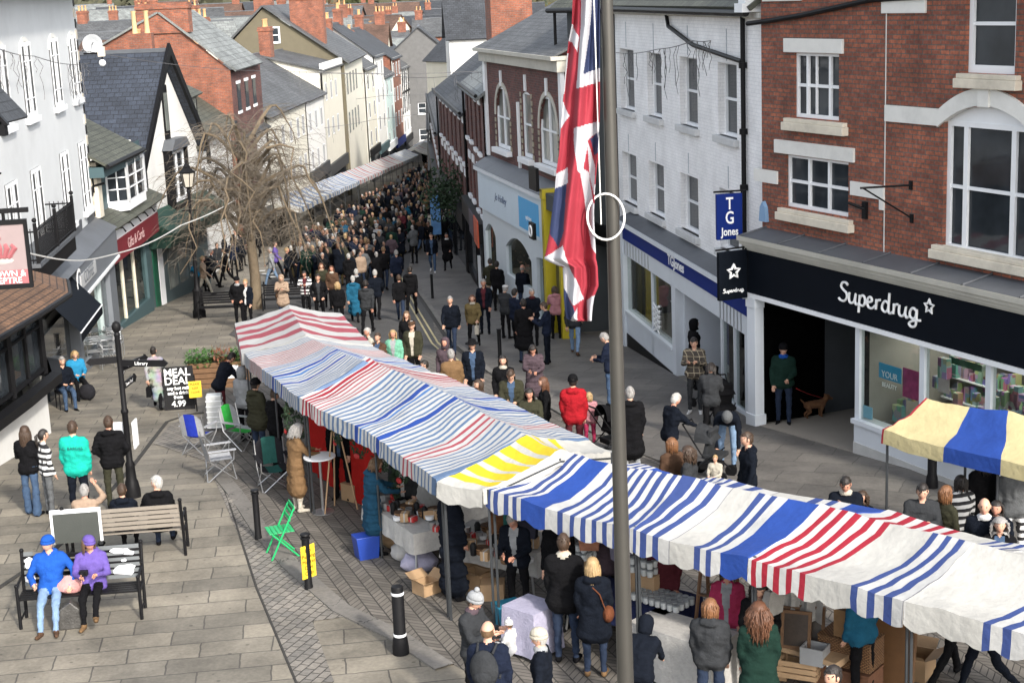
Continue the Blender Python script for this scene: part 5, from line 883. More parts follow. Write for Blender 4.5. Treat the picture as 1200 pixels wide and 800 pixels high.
FH=[(125,40,120,10,9,.1),(150,48,105,9,8,-.2),(118,12,260,12,8,0),(150,8,300,11,9,.3),(185,5,280,10,8,-.3),(215,12,170,8,7,.2),(238,6,240,10,8,.0),(255,22,150,9,8,-.2),(225,28,130,8,7,.4),(270,4,330,12,8,.1),(430,40,210,11,8,.1),(400,6,300,12,9,0),(425,20,230,9,8,-.4),(445,48,200,9,8,.3),(470,36,230,12,8,.05),(395,26,190,8,7,.2),(380,10,240,10,8,-.1),(412,30,170,7,7,.0),(500,14,300,13,9,.1),(478,20,270,10,8,-.2),(540,10,290,12,9,.2),(520,22,230,9,8,0.),(455,4,380,14,9,0),(350,6,320,12,9,.2),(320,2,380,12,9,-.2),(600,5,300,12,9,0),(575,2,360,13,9,.3),(200,2,400,12,8,0),(290,14,200,9,8,.0),(100,6,380,12,9,.2),(490,2,430,14,9,.1),(170,24,190,10,8,.1),(135,26,170,11,8,-.1),(640,10,330,12,8,.0),(365,22,170,8,7,.1),(330,14,230,9,7,-.3)]
cnt={}
for px,py,Y,wx,wy,rt_ in FH:
    hm=HM[k%5]; rm=RMs[(k*3+k//4)%4]; z_=zone(px); key=(hm[1],rm[1],z_); cnt[key]=cnt.get(key,0)+1
    far_house(px,py,Y,wx,wy,rt_,hm,rm,z_+(', second one back' if cnt[key]==2 else ', third one back' if cnt[key]==3 else ''),win=Y<330); k+=1
# far trees
M_leaf=[mat('leaf_dull',(.05,.06,.02),.9,.4,.6,0,coord='Object'),mat('leaf_olive',(.09,.075,.03),.9,.4,.6,0),mat('leaf_brown',(.10,.065,.035),.9,.4,.6,0)]
def far_tree(px,py,Y,rad,m,lab):
    p=AT(px,py,Y); rr=random.Random(int(px*3+Y)); zb=g(Y); t=empty('tree',lab,'tree',(p.x,Y,zb),rr.random()*6,'trees among the far roofs'); H=max(4,p.z-zb)
    MB().tube([(0,0,0),(.1,0,H*.5),(0,.1,H*.8)],[.3,.2,.08],M_wood,6).build('trunk',None,t)
    b=MB()
    for c in range(14):
        a=rr.random()*6.28; q=rr.random()**.5*rad*.7; cz=H*.62+rr.uniform(-.3,.38)*rad*1.4; cx,cy=q*math.cos(a),q*math.sin(a); cr2=rad*rr.uniform(.25,.45)
        for l in range(26):
            v=Vector((rr.gauss(0,1),rr.gauss(0,1),rr.gauss(0,1))).normalized()*cr2*rr.uniform(.6,1.05)+Vector((cx,cy,cz)); e=Vector((rr.gauss(0,1),rr.gauss(0,1),rr.gauss(0,1))).normalized(); f_=e.orthogonal().normalized(); s=rad*.11
            b.face([v-e*s,v+f_*s,v+e*s,v-f_*s*.6],m)
    b.build('crown',None,t)
far_spots=[(110,2,330,5),(135,0,420,6),(160,1,380,5),(180,-1,460,6),(205,3,350,4),(245,0,470,6),(275,0,380,5),(405,2,360,5),(440,10,260,4),(462,0,470,7),(485,6,330,5),(510,2,420,6),(530,-2,480,7),(550,3,360,5),(580,0,450,6),(610,0,420,6),(92,14,240,4),(235,16,210,3),(420,-2,500,7),(645,0,480,7),(380,-2,480,7),(340,-3,500,7),(300,-2,480,6)]
for i,(px,py,Y,r_) in enumerate(far_spots): far_tree(px,py,Y,r_,M_leaf[i%3],['dull green','olive','brown autumn'][i%3]+' tree '+zone(px)+(' far back' if Y>400 else ' nearer' if Y<300 else ' midway')+(', small' if i%2 else '')+(' by chimneys' if i>12 else ''))
M_wood2=mat('hill_woods',(.06,.06,.035),.95,.5,.3,0); rr=random.Random(5); b=MB()
for k in range(9000):
    Y=rr.uniform(520,1500); x=rr.uniform(-.42,.28)*Y; z=g(Y)+rr.uniform(1,8); s=rr.uniform(1.5,4); v=Vector((x,Y,z)); e=Vector((rr.gauss(0,1),rr.gauss(0,1),rr.gauss(0,1))).normalized(); f_=e.orthogonal().normalized(); b.face([v-e*s,v+f_*s,v+e*s,v-f_*s],M_wood2)
tag(b.build('far_woods'),'mixed woodland covering the distant hillside','woods',kind='stuff')
# ================================================================ MARKET STALLS
def canvas(name,col): 
    m=mat(name,[c*.92 for c in col],.7,.09,6.,.6,dirt=.3,bscale=11.,spec=.25); return m
CV={'w':canvas('canvas_white',(.45,.45,.44)),'c':canvas('canvas_cream',(.41,.405,.38)),'n':canvas('canvas_navy',(.035,.06,.19)),'b':canvas('canvas_royal_blue',(.017,.055,.26)),'r':canvas('canvas_red',(.27,.015,.03)),'p':canvas('canvas_faded_red',(.31,.06,.08)),
    'g':canvas('canvas_slate_blue',(.10,.16,.27)),'y':canvas('canvas_yellow',(.55,.42,.02)),'k':canvas('canvas_buff',(.46,.40,.22)),'l':canvas('canvas_line',(.2,.2,.22)),'s':canvas('canvas_deep_blue',(.03,.07,.22)),'o':canvas('canvas_soft_blue',(.06,.16,.38))}
def V3(px,py,h): p=G(px,py,h); return Vector(p)
def stall(label,ST,strips,val=.26,scallop=.045,sag=.10,group='striped market stalls in the long row',wave=.03,nrow=8,poles=True,pitch=2.4,seed=1,ridge_sag=.03,name='market_stall',ends=True,tcol=None):
    "ST: stations along the row, each (near eave, ridge, far eave) in world space; strips: (colour, width along the ridge in metres)"
    o0=ST[0][1]; base=Vector((o0.x,o0.y,g(o0.y))); root=empty(name,label,'market stall',tuple(base),0,group)
    cum=[0.]
    for a,b in zip(ST[:-1],ST[1:]): cum.append(cum[-1]+((b[1]-a[1]).length+(b[0]-a[0]).length)/2)
    Ltot=cum[-1]; tot=sum(s[1] for s in strips); k_=Ltot/tot; us=[]; u=0
    for c,w_ in strips:
        n=max(1,int(math.ceil(w_*k_/.10)))
        for q in range(n): us.append((u+w_*k_*q/n,c))
        u+=w_*k_
    us.append((Ltot,None))
    def lerpS(u):
        u=min(max(u,0),Ltot); i=0
        while i<len(cum)-2 and u>cum[i+1]: i+=1
        t=(u-cum[i])/(cum[i+1]-cum[i]); return [ST[i][j].lerp(ST[i+1][j],t) for j in range(3)]
    def pt(u,t):
        w_=wave*noise.noise(Vector((u*.7,t/nrow*1.6,seed*3.1)))*(1 if 0.02<u<Ltot-.02 else 0)*4
        N_,R_,F_=lerpS(u+w_); tt=t/nrow
        p=N_.lerp(R_,tt) if t<=nrow else R_.lerp(F_,(t-nrow)/nrow)
        s=math.sin(math.pi*(tt if t<=nrow else (t-nrow)/nrow)); b_=abs(math.sin(math.pi*u/max(1e-3,Ltot)*max(1,round(Ltot/pitch))))
        z=-sag*s*(.6+.4*b_)-ridge_sag*b_+.035*noise.noise(Vector((u*1.1+seed,t*.5,2.2)))+.022*noise.noise(Vector((u*3.6+seed,t*.9+u*1.5,7.2)))
        return p+Vector((0,0,z))-base
    b=MB(); cols=len(us); rows=2*nrow+1
    for i,(u,c) in enumerate(us):
        for t in range(rows): b.v.append(tuple(pt(u,t)))
    def vrow(u,side):
        p=pt(u,0 if side==0 else 2*nrow); S=lerpS(u); out=(S[0]-S[1] if side==0 else S[2]-S[1]); out.z=0; out.normalize(); sc=abs(math.sin(math.pi*u/.36)) if scallop else 0
        return [p+out*(.012+.02*noise.noise(Vector((u*3,seed,0))))-Vector((0,0,val*.5)), p+out*(.02+.03*noise.noise(Vector((u*3,seed,5))))-Vector((0,0,val-scallop+scallop*1.6*sc))]
    off=len(b.v)
    for side in (0,1):
        for i,(u,c) in enumerate(us): b.v+= [tuple(q) for q in vrow(u,side)]
    for i in range(cols-1):
        k=b.mi(CV[us[i][1]])
        for t in range(rows-1): b.f.append((i*rows+t,(i+1)*rows+t,(i+1)*rows+t+1,i*rows+t+1)); b.m.append(k if not tcol else b.mi(CV[tcol[min(t,len(tcol)-1)]]))
        for side in (0,1):
            e=0 if side==0 else rows-1; a=off+side*cols*2+i*2; a2=a+2
            b.f.append((i*rows+e,a,a2,(i+1)*rows+e)); b.m.append(k); b.f.append((a,a+1,a2+1,a2)); b.m.append(k)
    if ends:
        for i,u in ((0,0.),(cols-1,Ltot)):
            k=b.mi(CV[us[min(i,cols-2)][1]]); o_=len(b.v)
            for t in range(rows): q=Vector(b.v[i*rows+t]); b.v.append((q.x,q.y,q.z-val*.9))
            for t in range(rows-1): b.f.append((i*rows+t,i*rows+t+1,o_+t+1,o_+t)); b.m.append(k)
    cn=b.build('canopy',None,root,smooth=True)
    if poles:
        n=max(1,round(Ltot/pitch)); pm=mat('stall_tube',(.05,.055,.06),.5,.1,6.,.05,metal=.4)
        for k in range(n+1):
            S=lerpS(Ltot*k/n*.98+.01*Ltot)
            for j in (0,2):
                p=S[j].lerp(S[1],.07)-base; MB().tube([(p.x,p.y,g(p.y+base.y)-base.z),(p.x,p.y,p.z-.03)],.02,pm,6).build('pole',None,root)
            a,r_,f_=[q-base for q in S]; MB().tube([a.lerp(r_,.07)-Vector((0,0,.12)),r_-Vector((0,0,sag+.1)),f_.lerp(r_,.07)-Vector((0,0,.12))],.018,pm,6).build('rafter',None,root)
        for j in (0,1,2):
            MB().tube([lerpS(Ltot*q/6)[j].lerp(lerpS(Ltot*q/6)[1],.07 if j!=1 else 0)-base-Vector((0,0,.10+(.05 if j==1 else 0))) for q in range(7)],.018,pm,6).build('rail',None,root)
    return root,lerpS,Ltot,base
HN,HR,HF=2.12,2.62,2.1
def ST1(n,r,f): return (V3(*n,HN),V3(*r,HR),V3(*f,HF))
sR=[ST1((275,379),(338,357),(400,367)),ST1((283,414),(358,392),(437,404))]
stall('red and white broad striped stall canopy, first at the far end of the row',sR,[('w',.35),('p',.3),('w',.34),('p',.32),('w',.34),('p',.32),('w',.36),('p',.34),('w',.45)],scallop=0,sag=.06,seed=1,pitch=2.7)
sA=[ST1((286,414),(359,393),(437,405)),ST1((350,465),(427,423),(520,440))]
FA=[('w',.12),('g',.05)]*4+[('w',.09),('p',.05)]*11+[('w',.14),('o',.07),('w',.1),('g',.07)]*3+[('w',.1),('b',.16),('w',.08),('o',.12),('w',.1),('g',.07),('w',.1),('g',.07),('w',.12),('b',.12)]+[('w',.11),('g',.08)]*9
stall('stall canopy of narrow faded red and slate blue stripes beside the red and white one',sA,FA,scallop=.02,sag=.09,wave=.05,seed=2,pitch=2.8)
sB=[ST1((351,466),(429,418),(521,438)),ST1((440,510),(530,462),(612,477)),ST1((511,561),(615,508),(690,514))]
FB=[('w',.16),('r',.1),('w',.1),('r',.12),('w',.08),('r',.1),('w',.08),('r',.06)]+[('w',.1),('p',.05)]*3+[('w',.11),('g',.09)]*7+[('w',.1),('b',.18),('w',.08),('o',.1)]+[('w',.11),('g',.08)]*4+[('w',.08),('b',.2),('w',.08),('g',.08)]+[('w',.11),('g',.09)]*5+[('w',.12),('p',.08),('w',.12),('p',.08),('w',.12),('p',.06)]+[('w',.12),('g',.07)]*6
stall('long stall canopy led by bold red stripes then blue and white bands',sB,FB,scallop=.02,sag=.10,wave=.05,seed=3,pitch=2.8)
sC=[ST1((512,563),(617,509),(691,515)),ST1((566,574),(656,526),(720,528))]
stall('short white stall canopy with bold yellow stripes where the row bends',sC,[('c',1.9)],scallop=.03,sag=.08,seed=4,pitch=1.6,nrow=16,tcol=list('ccyycyycyycyycyy')+list('cyyccyyccccccccc'))
# row two: strips read off the near eave by where they start
H2n,H2r=2.12,2.5
def st2(n,r): a=V3(*n,H2n); r_=V3(*r,H2r); f=Vector((2*r_.x-a.x,2*r_.y-a.y,a.z)); return (a,r_,f)
S2=[st2((570,573),(659,527)),st2((652,595),(725,543)),st2((742,619),(800,557)),st2((877,653),(962,590)),st2((949,671),(1040,609)),st2((1060,704),(1141,635)),st2((1200,738),(1278,668))]
e=S2[-1]; d=(S2[-1][0]-S2[-3][0]).normalized()*1.6; S2.append(tuple(q+d for q in e))
def px_u(ST,x):   # distance along the near eave at photograph column x
    L=0
    for a,b in zip(ST[:-1],ST[1:]):
        pa,pb=cam_px(a[0]),cam_px(b[0])
        if x<=pb[0] or b is ST[-1]: return L+(b[0]-a[0]).length*(x-pa[0])/(pb[0]-pa[0])
        L+=(b[0]-a[0]).length
def cam_px(p): d=p-CAMP; z=d.dot(_fw); return 600+FPX*d.dot(_rt)/z,400-FPX*d.dot(_up)/z
def strips_px(ST,x0,x1,marks):
    out=[]; pts=[(x0,marks[0][1] if marks[0][0]<=x0 else 'w')]+[m for m in marks if m[0]>x0]+[(x1,None)]
    for (a,c),(b,_) in zip(pts[:-1],pts[1:]): out.append((c,max(.01,px_u(ST,b)-px_u(ST,a))))
    return out
z2=lambda x:550+x*.3; z3=lambda x:850+x*.3
mk1=[(569,'n'),(573,'w'),(z2(90),'n'),(z2(110),'w'),(z2(135),'n'),(z2(155),'w'),(z2(172),'n'),(z2(190),'w'),(z2(208),'b'),(z2(302),'w'),(z2(345),'n'),(z2(365),'w'),(z2(392),'n'),(z2(408),'w'),(z2(432),'n'),(z2(450),'w'),(z2(472),'n'),(z2(490),'w'),(z2(512),'n'),(z2(530),'w'),(z2(552),'n'),(z2(575),'w'),(z2(600),'n'),(z2(618),'w')]
mk2=[(742,'n'),(z2(665),'w'),(z2(680),'n'),(z2(705),'w'),(z2(728),'n'),(z2(750),'w'),(z2(790),'l'),(z2(793),'c'),(z2(885),'n'),(z2(908),'w'),(z2(930),'n'),(z2(950),'w'),(z2(985),'b')]
mk3=[(877,'w'),(z3(120),'r'),(z3(142),'w'),(z3(166),'r'),(z3(190),'w'),(z3(215),'r'),(z3(240),'w'),(z3(267),'r'),(z3(290),'w'),(z3(320),'r'),(z3(343),'c'),(z3(520),'n'),(z3(545),'w'),(z3(580),'n'),(z3(605),'w'),(z3(636),'n'),(z3(665),'w'),(z3(700),'l'),(z3(706),'c')]
mk4=[(1062,'c'),(z3(935),'n'),(z3(957),'w'),(z3(990),'n'),(z3(1015),'w'),(z3(1056),'n'),(z3(1082),'w'),(z3(1122),'l'),(z3(1126),'w'),(z3(1160),'r'),(z3(1185),'w'),(z3(1210),'r'),(z3(1235),'w'),(z3(1260),'r'),(z3(1290),'c')]
def seg(i0,i1): return S2[i0:i1+1]
stall('blue and white striped stall canopy behind the flagpole',seg(0,2),strips_px(S2,569,742,mk1),seed=5,val=.3,sag=.13)
stall('white stall canopy with navy stripes and wide royal blue end, right of the flagpole',seg(2,3),strips_px(S2,742,877,mk2),seed=6,val=.3,sag=.13)
stall('stall canopy with five red stripes and a broad plain white panel',seg(3,5),strips_px(S2,877,1060,mk3),seed=7,val=.3,sag=.14)
stall('nearest stall canopy at right edge, plain white with three navy stripes',seg(5,7),strips_px(S2,1060,1290,mk4),seed=8,val=.3,sag=.14)
# the buff and blue stall by the long black shop fascia
a0=V3(1034,503,2.15); r0=V3(1085,466,2.6); a1=V3(1202,545,2.15); r1_=V3(1202,485,2.6); dd=(a1-a0).normalized()*1.3
Sy=[(a0,r0,Vector((2*r0.x-a0.x,2*r0.y-a0.y,a0.z))),(a1,r1_,Vector((2*r1_.x-a1.x,2*r1_.y-a1.y,a1.z))),(a1+dd,r1_+dd,Vector((2*r1_.x-a1.x,2*r1_.y-a1.y,a1.z))+dd)]
stall('cream and royal blue stall canopy with a red end flap by the shop windows',Sy,[('r',.05),('k',1.0),('b',.95),('k',.95),('b',.9)],seed=9,val=.22,scallop=.0,sag=.1,group='stalls by the shop',pitch=1.6)
# the row down the street
fr=[(-10.6,79),(-10.15,90),(-9.6,102),(-8.95,115),(-8.3,128),(-7.7,141)]
def far_st(x,y): z=g(y); return (Vector((x-2.6,y+.1,z+2.25)),Vector((x-1.2,y,z+2.75)),Vector((x,y,z+2.2)))
pal=[[('c',.3),('g',.2)],[('w',.5),('g',.25),('w',.3),('o',.2)],[('w',.4),('p',.3),('w',.5),('g',.15)],[('c',.5),('p',.22),('c',.3)],[('w',.5),('g',.2),('c',.7),('o',.2)]]
fl=['grey and cream','white and slate blue','white and faded red','cream and pale red','white and soft blue']
for i in range(5):
    (x0,y0),(x1,y1)=fr[i],fr[i+1]; stall('far stall canopy in %s stripes, number %s beyond the tree'%(fl[i],('one','two','three','four','five')[i]),[far_st(x0,y0+.1),far_st(x1,y1-.1)],pal[i]*7,seed=20+i,nrow=3,val=.25,scallop=0,sag=.08,group='stalls far down the street',pitch=5,wave=.02)
fr2=[(-7.0,143),(-6.8,158),(-6.9,176),(-7.3,200)]
for i in range(3):
    (x0,y0),(x1,y1)=fr2[i],fr2[i+1]; stall(('pale pink and white','plain whitish','farthest white')[i]+' stall canopy where the street narrows',[far_st(x0,y0+.1),far_st(x1,y1-.1)],[('w',1.2),('p',.2),('c',1.)]*4 if i==0 else [('w',1.4),('o',.15)]*6,seed=30+i,nrow=3,val=.25,scallop=0,sag=.08,group='stalls far down the street',pitch=7,wave=.02)
# ---------------------------------------------------------------- tables and goods under the canopies
M_linen=cloth((.42,.41,.39)); M_lilac=cloth((.34,.33,.43)); M_navyc=cloth((.015,.02,.06)); M_redc=cloth((.35,.015,.012)); M_blackc=cloth((.015,.015,.018))
def local_M(p,rot): return Matrix.Translation(Vector(p))@Matrix.Rotation(rot,4,'Z')
def table(label,p,rot,w_,d_,m,h=.74,skirt=.5,cat='table'):
    t=empty('trestle_table',label,'table',on_ground(p[0],p[1]),rot,'trestle tables under the stall canopies'); tm=M_lwood
    MB().box(-w_/2,w_/2,-d_/2,d_/2,h-.04,h,tm).build('tabletop',None,t)
    for sx in (-1,1):
        for sy in (-1,1): MB().tube([(sx*(w_/2-.1),sy*(d_/2-.05),0),(sx*(w_/2-.2),sy*(d_/2-.12),h-.04)],.018,M_steel,6).build('leg',None,t)
    if m:
        b=MB(); n=16; e=.015; rim=[]
        for k in range(4*n):
            s=k//n; f=(k%n)/n; x,y=[(-1+2*f,-1),(1,-1+2*f),(1-2*f,1),(-1,1-2*f)][s]; rim.append((x*(w_/2+e),y*(d_/2+e)))
        top=[(x,y,h+.006) for x,y in rim]; low=[(x*(1+.06*noise.noise(Vector((x*3,y*3,p[0]))))+.03*math.copysign(1,x)*(abs(x)>w_/2-.01),y*(1+.05*math.sin(x*14+y*11))+.03*math.copysign(1,y)*(abs(y)>d_/2-.01),h-skirt+.04*noise.noise(Vector((x*2,y*2,1)))) for x,y in rim]
        b.face(top,m)
        for k in range(4*n): j=(k+1)%(4*n); b.face([top[k],low[k],low[j],top[j]],m)
        c=b.build('cloth',None,t,smooth=False)
    return t
def row2(px,py,side=0.,h=0): return G(px,py,h)
d2=(S2[3][0]-S2[1][0]); a2=math.atan2(d2.y,d2.x); d1_=(sB[-1][0]-sB[0][0]); a1_=math.atan2(d1_.y,d1_.x)
def put(px,py,h): p=G(px,py,h); return (p.x,p.y)
T=[table('trestle table under white cloth with wreaths below the bold red stripes',put(478,600,.74),a1_,2.0,.7,M_linen,skirt=.32),
 table('white clothed table of brown boxes left of the flagpole',put(590,628,.74),a1_+.5,1.7,.8,M_linen,skirt=.34),
 table('small table with lilac cloth hanging to the ground left of the flagpole',put(622,708,.7),a2,.55,.5,M_lilac,h=.7,skirt=.62),
 table('table draped in navy cloth carrying rows of small white pots',put(735,690,.74),a2,1.9,.8,M_navyc,skirt=.35),
 table('table with hanging white cloth right of the flagpole',put(800,735,.74),a2,1.3,.6,M_linen,skirt=.68),
 table('table of picture frames beneath the red striped canopy',put(935,745,.6),a2,1.6,.8,M_lwood,h=.6,skirt=.04),
 table('long table behind the reds and blues near the bend',put(520,560,.8),a1_+.2,1.5,.6,M_linen)]
# pots
M_pot=mat('grey_white_pot',(.5,.52,.52),.4,.08,10.,.03); M_potl=mat('pot_lid',(.25,.27,.28),.4)
def grid_pts(px,py,h,nx,ny,sx,sy,rot): 
    p=G(px,py,h); return [(p.x+math.cos(rot)*sx*(i-nx/2)-math.sin(rot)*sy*(j-ny/2),p.y+math.sin(rot)*sx*(i-nx/2)+math.cos(rot)*sy*(j-ny/2),p.z) for i in range(nx) for j in range(ny)]
pot0=None
def pots(px,py,h,nx,ny,nz,rot,lab):
    global pot0
    for (x,y,z) in grid_pts(px,py,h,nx,ny,.1,.11,rot):
        for k in range(nz):
            if pot0 is None:
                pot0=empty('storage_pot',lab,'pot',(x,y,z+k*.115),0,'small white lidded pots on the stalls'); MB().lathe([(.03,0),(.042,.01),(.045,.09)],0,0,M_pot,10).build('jar',None,pot0,smooth=True); MB().lathe([(.047,.088),(.047,.105),(.02,.11)],0,0,M_potl,10).build('lid',None,pot0,smooth=True); 
            else: dup(pot0,(x,y,z+k*.115),label=lab)
pots(684,650,1.05,5,3,2,a2,'small white lidded pot in the raised stack left of the flagpole')
pots(757,668,1.05,6,3,2,a2,'small white lidded pot in the raised stack right of the flagpole')
pots(783,705,.76,8,4,1,a2,'small white lidded pot in the rows on the navy cloth')
def crate(name,label,cat,p,rot,w_,d_,h,m,slats=True,lid=None,group=None,z=0):
    t=empty(name,label,cat,(p[0],p[1],p[2] if len(p)>2 else g(p[1])),rot,group); b=MB(); th=.02
    if slats:
        n=3
        for k in range(n):
            z0=.01+k*h/n; z1=z0+h/n*.8
            b.box(-w_/2,w_/2,-d_/2,-d_/2+th,z0,z1,m).box(-w_/2,w_/2,d_/2-th,d_/2,z0,z1,m).box(-w_/2,-w_/2+th,-d_/2+th,d_/2-th,z0,z1,m).box(w_/2-th,w_/2,-d_/2+th,d_/2-th,z0,z1,m)
        for sx in (-1,1):
            for sy in (-1,1): b.box(sx*(w_/2-.035)-.015,sx*(w_/2-.035)+.015,sy*(d_/2-.035)-.015,sy*(d_/2-.035)+.015,0,h,m)
    else: b.box(-w_/2,w_/2,-d_/2,-d_/2+th,0,h,m).box(-w_/2,w_/2,d_/2-th,d_/2,0,h,m).box(-w_/2,-w_/2+th,-d_/2+th,d_/2-th,0,h,m).box(w_/2-th,w_/2,-d_/2+th,d_/2-th,0,h,m)
    b.box(-w_/2+th,w_/2-th,-d_/2+th,d_/2-th,0,.02,m); b.build('box_side',None,t)
    if lid=='open':
        for sy in (-1,1): MB().face([(-w_/2,sy*d_/2,h),(w_/2,sy*d_/2,h),(w_/2,sy*(d_/2+.16),h+.08),(-w_/2,sy*(d_/2+.16),h+.08)],m).build('flap',None,t)
        for sx in (-1,1): MB().face([(sx*w_/2,-d_/2,h),(sx*w_/2,d_/2,h),(sx*(w_/2+.12),d_/2,h+.1),(sx*(w_/2+.12),-d_/2,h+.1)],m).build('flap',None,t)
    if lid=='shut': MB().box(-w_/2-.005,w_/2+.005,-d_/2-.005,d_/2+.005,h,h+.02,m).build('lid',None,t)
    if lid=='up': MB().box(-w_/2,w_/2,d_/2,d_/2+.02,h,h+d_*.9,m).build('lid',None,t)
    return t
M_wick=brick_mat('wicker',(.36,.19,.08),(.26,.13,.055),(.09,.045,.02),bw=.05,bh=.022,ms=.006,swap='XZ',bump=1.,mott=.4,dark=.3)
def gp3(px,py,h): p=G(px,py,h); return (p.x,p.y,p.z)
crate('cardboard_box','brown cardboard box under the raised pots behind the flagpole','box',gp3(683,668,.75),a2,.55,.4,.3,M_card,False,'shut','boxes on the stalls')
crate('cardboard_box','brown cardboard box under the raised pots right of the flagpole','box',gp3(757,690,.75),a2,.62,.42,.3,M_card,False,'shut','boxes on the stalls')
crate('cardboard_box','open cardboard box lying on the paving at the stall end','box',gp3(500,694,0),.7,.32,.3,.2,M_card,False,'open','boxes on the stalls')
crate('wicker_hamper','upper wicker hamper of the stack under the white canopy','hamper',gp3(997,775,.42),a2+.1,.7,.42,.36,M_wick,False,'shut','wicker hampers')
crate('wicker_hamper','lower dark wicker hamper beneath the other one','hamper',gp3(994,812,.0),a2+.1,.74,.44,.38,mat('dark_wicker',(.16,.07,.035),.8,.3,20.,.5),False,'shut','wicker hampers')
crate('wooden_box','small brown wooden box standing on the wicker hamper','box',gp3(1000,744,.82),a2,.38,.3,.34,mat('mid_wood',(.25,.14,.06),.7,.2,8.,.2),False,'shut','boxes on the stalls')
crate('wooden_crate','pale slatted crate beside the wicker hampers','crate',gp3(938,790,.25),a2+.3,.5,.35,.24,M_lwood,True,None,'boxes on the stalls')
crate('storage_box','grey plastic box stacked in the pale slatted crate','crate',gp3(955,775,.5),a2+.2,.3,.26,.22,mat('grey_plastic',(.3,.31,.32),.5),False,None,'boxes on the stalls')
def board(name,label,cat,p,rot,w_,h,th,m,tilt=0,group=None,frame=None):
    t=empty(name,label,cat,p,rot,group); T_=Matrix.Rotation(tilt,4,'X'); MB().box(-w_/2,w_/2,-th/2,th/2,0,h,m,T_).build('panel',None,t)
    if frame: b=MB(); b.box(-w_/2-.02,w_/2+.02,-th/2-.01,th/2+.01,-.02,.02,frame,T_).box(-w_/2-.02,w_/2+.02,-th/2-.01,th/2+.01,h-.02,h+.02,frame,T_).box(-w_/2-.02,-w_/2+.02,-th/2-.01,th/2+.01,.02,h-.02,frame,T_).box(w_/2-.02,w_/2+.02,-th/2-.01,th/2+.01,.02,h-.02,frame,T_); b.build('frame',None,t)
    return t
board('dresser_top','tall brown wooden dresser standing right of the wicker hampers','furniture',gp3(1041,805,0),a2+.05,.62,1.15,.04,mat('dresser_wood',(.17,.085,.035),.6,.2,6.,.1),R(-6),frame=M_wood)
for k,(px,py) in enumerate(((918,752),(932,758),(948,752))): board('picture_frame','dark picture frame propped on the table, %s'%('leftmost','middle','rightmost')[k]+' of three','picture',gp3(px,py,.62),a2+.4,.34,.44,.02,mat('dark_picture',(.05,.035,.025),.4,.5,8.),R(-14),'picture frames',M_wood)
# step ladder display, hammock cloth, pink coat on a stand
def ladder(label,p,rot,h=1.9):
    t=empty('wooden_ladder',label,'ladder',p,rot)
    for sy in (-1,1):
        b=MB(); 
        for sx in (-1,1): b.tube([(sx*.26,sy*.38,0),(sx*.16,0,h)],.028,mat('ladder_wood',(.13,.065,.03),.7),6)
        for k in range(1,6): f=k/6.; b.box(-.25+.1*f,.25-.1*f,sy*.38*(1-f)-.03,sy*.38*(1-f)+.03,h*f-.012,h*f+.012,mat('ladder_wood',(.13,.065,.03),.7))
        b.build('ladder_side',None,t)
    return t
ladder('brown wooden stepladder standing under the canopy right of the flagpole',gp3(843,775,0),a2+.3,2.)
hc=empty('pale_throw','pale grey throw hanging from the stall frame under the red stripes','textile',gp3(932,725,.9),a2+.4); b=MB(); n=14
for i in range(n):
    for j in range(n): pass
gr=[[(-.35+.7*i/n,.06*math.sin(i*1.7)+.05*math.sin(j*.8),.95*(1-j/n)-.12*math.sin(math.pi*i/n)*(1-j/n)) for i in range(n+1)] for j in range(n+1)]
for j in range(n):
    for i in range(n): b.face([gr[j][i],gr[j][i+1],gr[j+1][i+1],gr[j+1][i]],M_linen)
b.build('drape',None,hc,smooth=True)
b=MB(); rb=random.Random(3)
cb_=empty('red_backcloth','deep red cloth backdrop of the wreath stall','backdrop',gp3(365,548,0),a1_); n=16; gr=[[(-1.6+3.2*i/n,.05*math.sin(i*2.1),2.0*(1-j/8)) for i in range(n+1)] for j in range(9)]
for j in range(8):
    for i in range(n): b.face([gr[j][i],gr[j][i+1],gr[j+1][i+1],gr[j+1][i]],M_redc)
b.build('drape',None,cb_,smooth=True); _m=sA[0][1].lerp(sA[1][1],.75); cb_.location=(_m.x-.25,_m.y-.1,g(_m.y))
M_fir=mat('fir_green',(.018,.04,.016),.9,.4,6.,0); M_bow=mat('red_bow',(.4,.02,.02),.6,.2,6.)
def wreath(px,py,h,r,lab,k):
    p=gp3(px,py,h); t=empty('christmas_wreath',lab,'wreath',p,a1_+R(90)*0+rb.uniform(-.3,.3),'wreaths hanging in the red stall'); b=MB()
    for q in range(150):
        a=rb.random()*6.283; rr=r+rb.gauss(0,.16*r); v=Vector((rr*math.cos(a),rb.gauss(0,.03),rr*math.sin(a))); e=Vector((rb.gauss(0,1),rb.gauss(0,1),rb.gauss(0,1))).normalized()*.045; f_=e.orthogonal().normalized()*.014; b.face([v-e,v+f_,v+e,v-f_],M_fir)
    b.build('foliage',None,t); MB().sphere((0,-.05,-r),.05,M_bow,8,5,(1.6,.7,1)).build('bow',None,t)
for k,(px,py,h) in enumerate(((337,492,1.6),(350,500,1.3),(395,505,1.6),(420,520,1.5),(447,535,1.6),(470,548,1.5),(462,568,1.1),(340,470,1.7))): wreath(px,py,h,.2,'fir wreath with red bow, %s from left, hanging in the stall'%('third','fourth','fifth','sixth','eighth','ninth','seventh','second')[k],k)
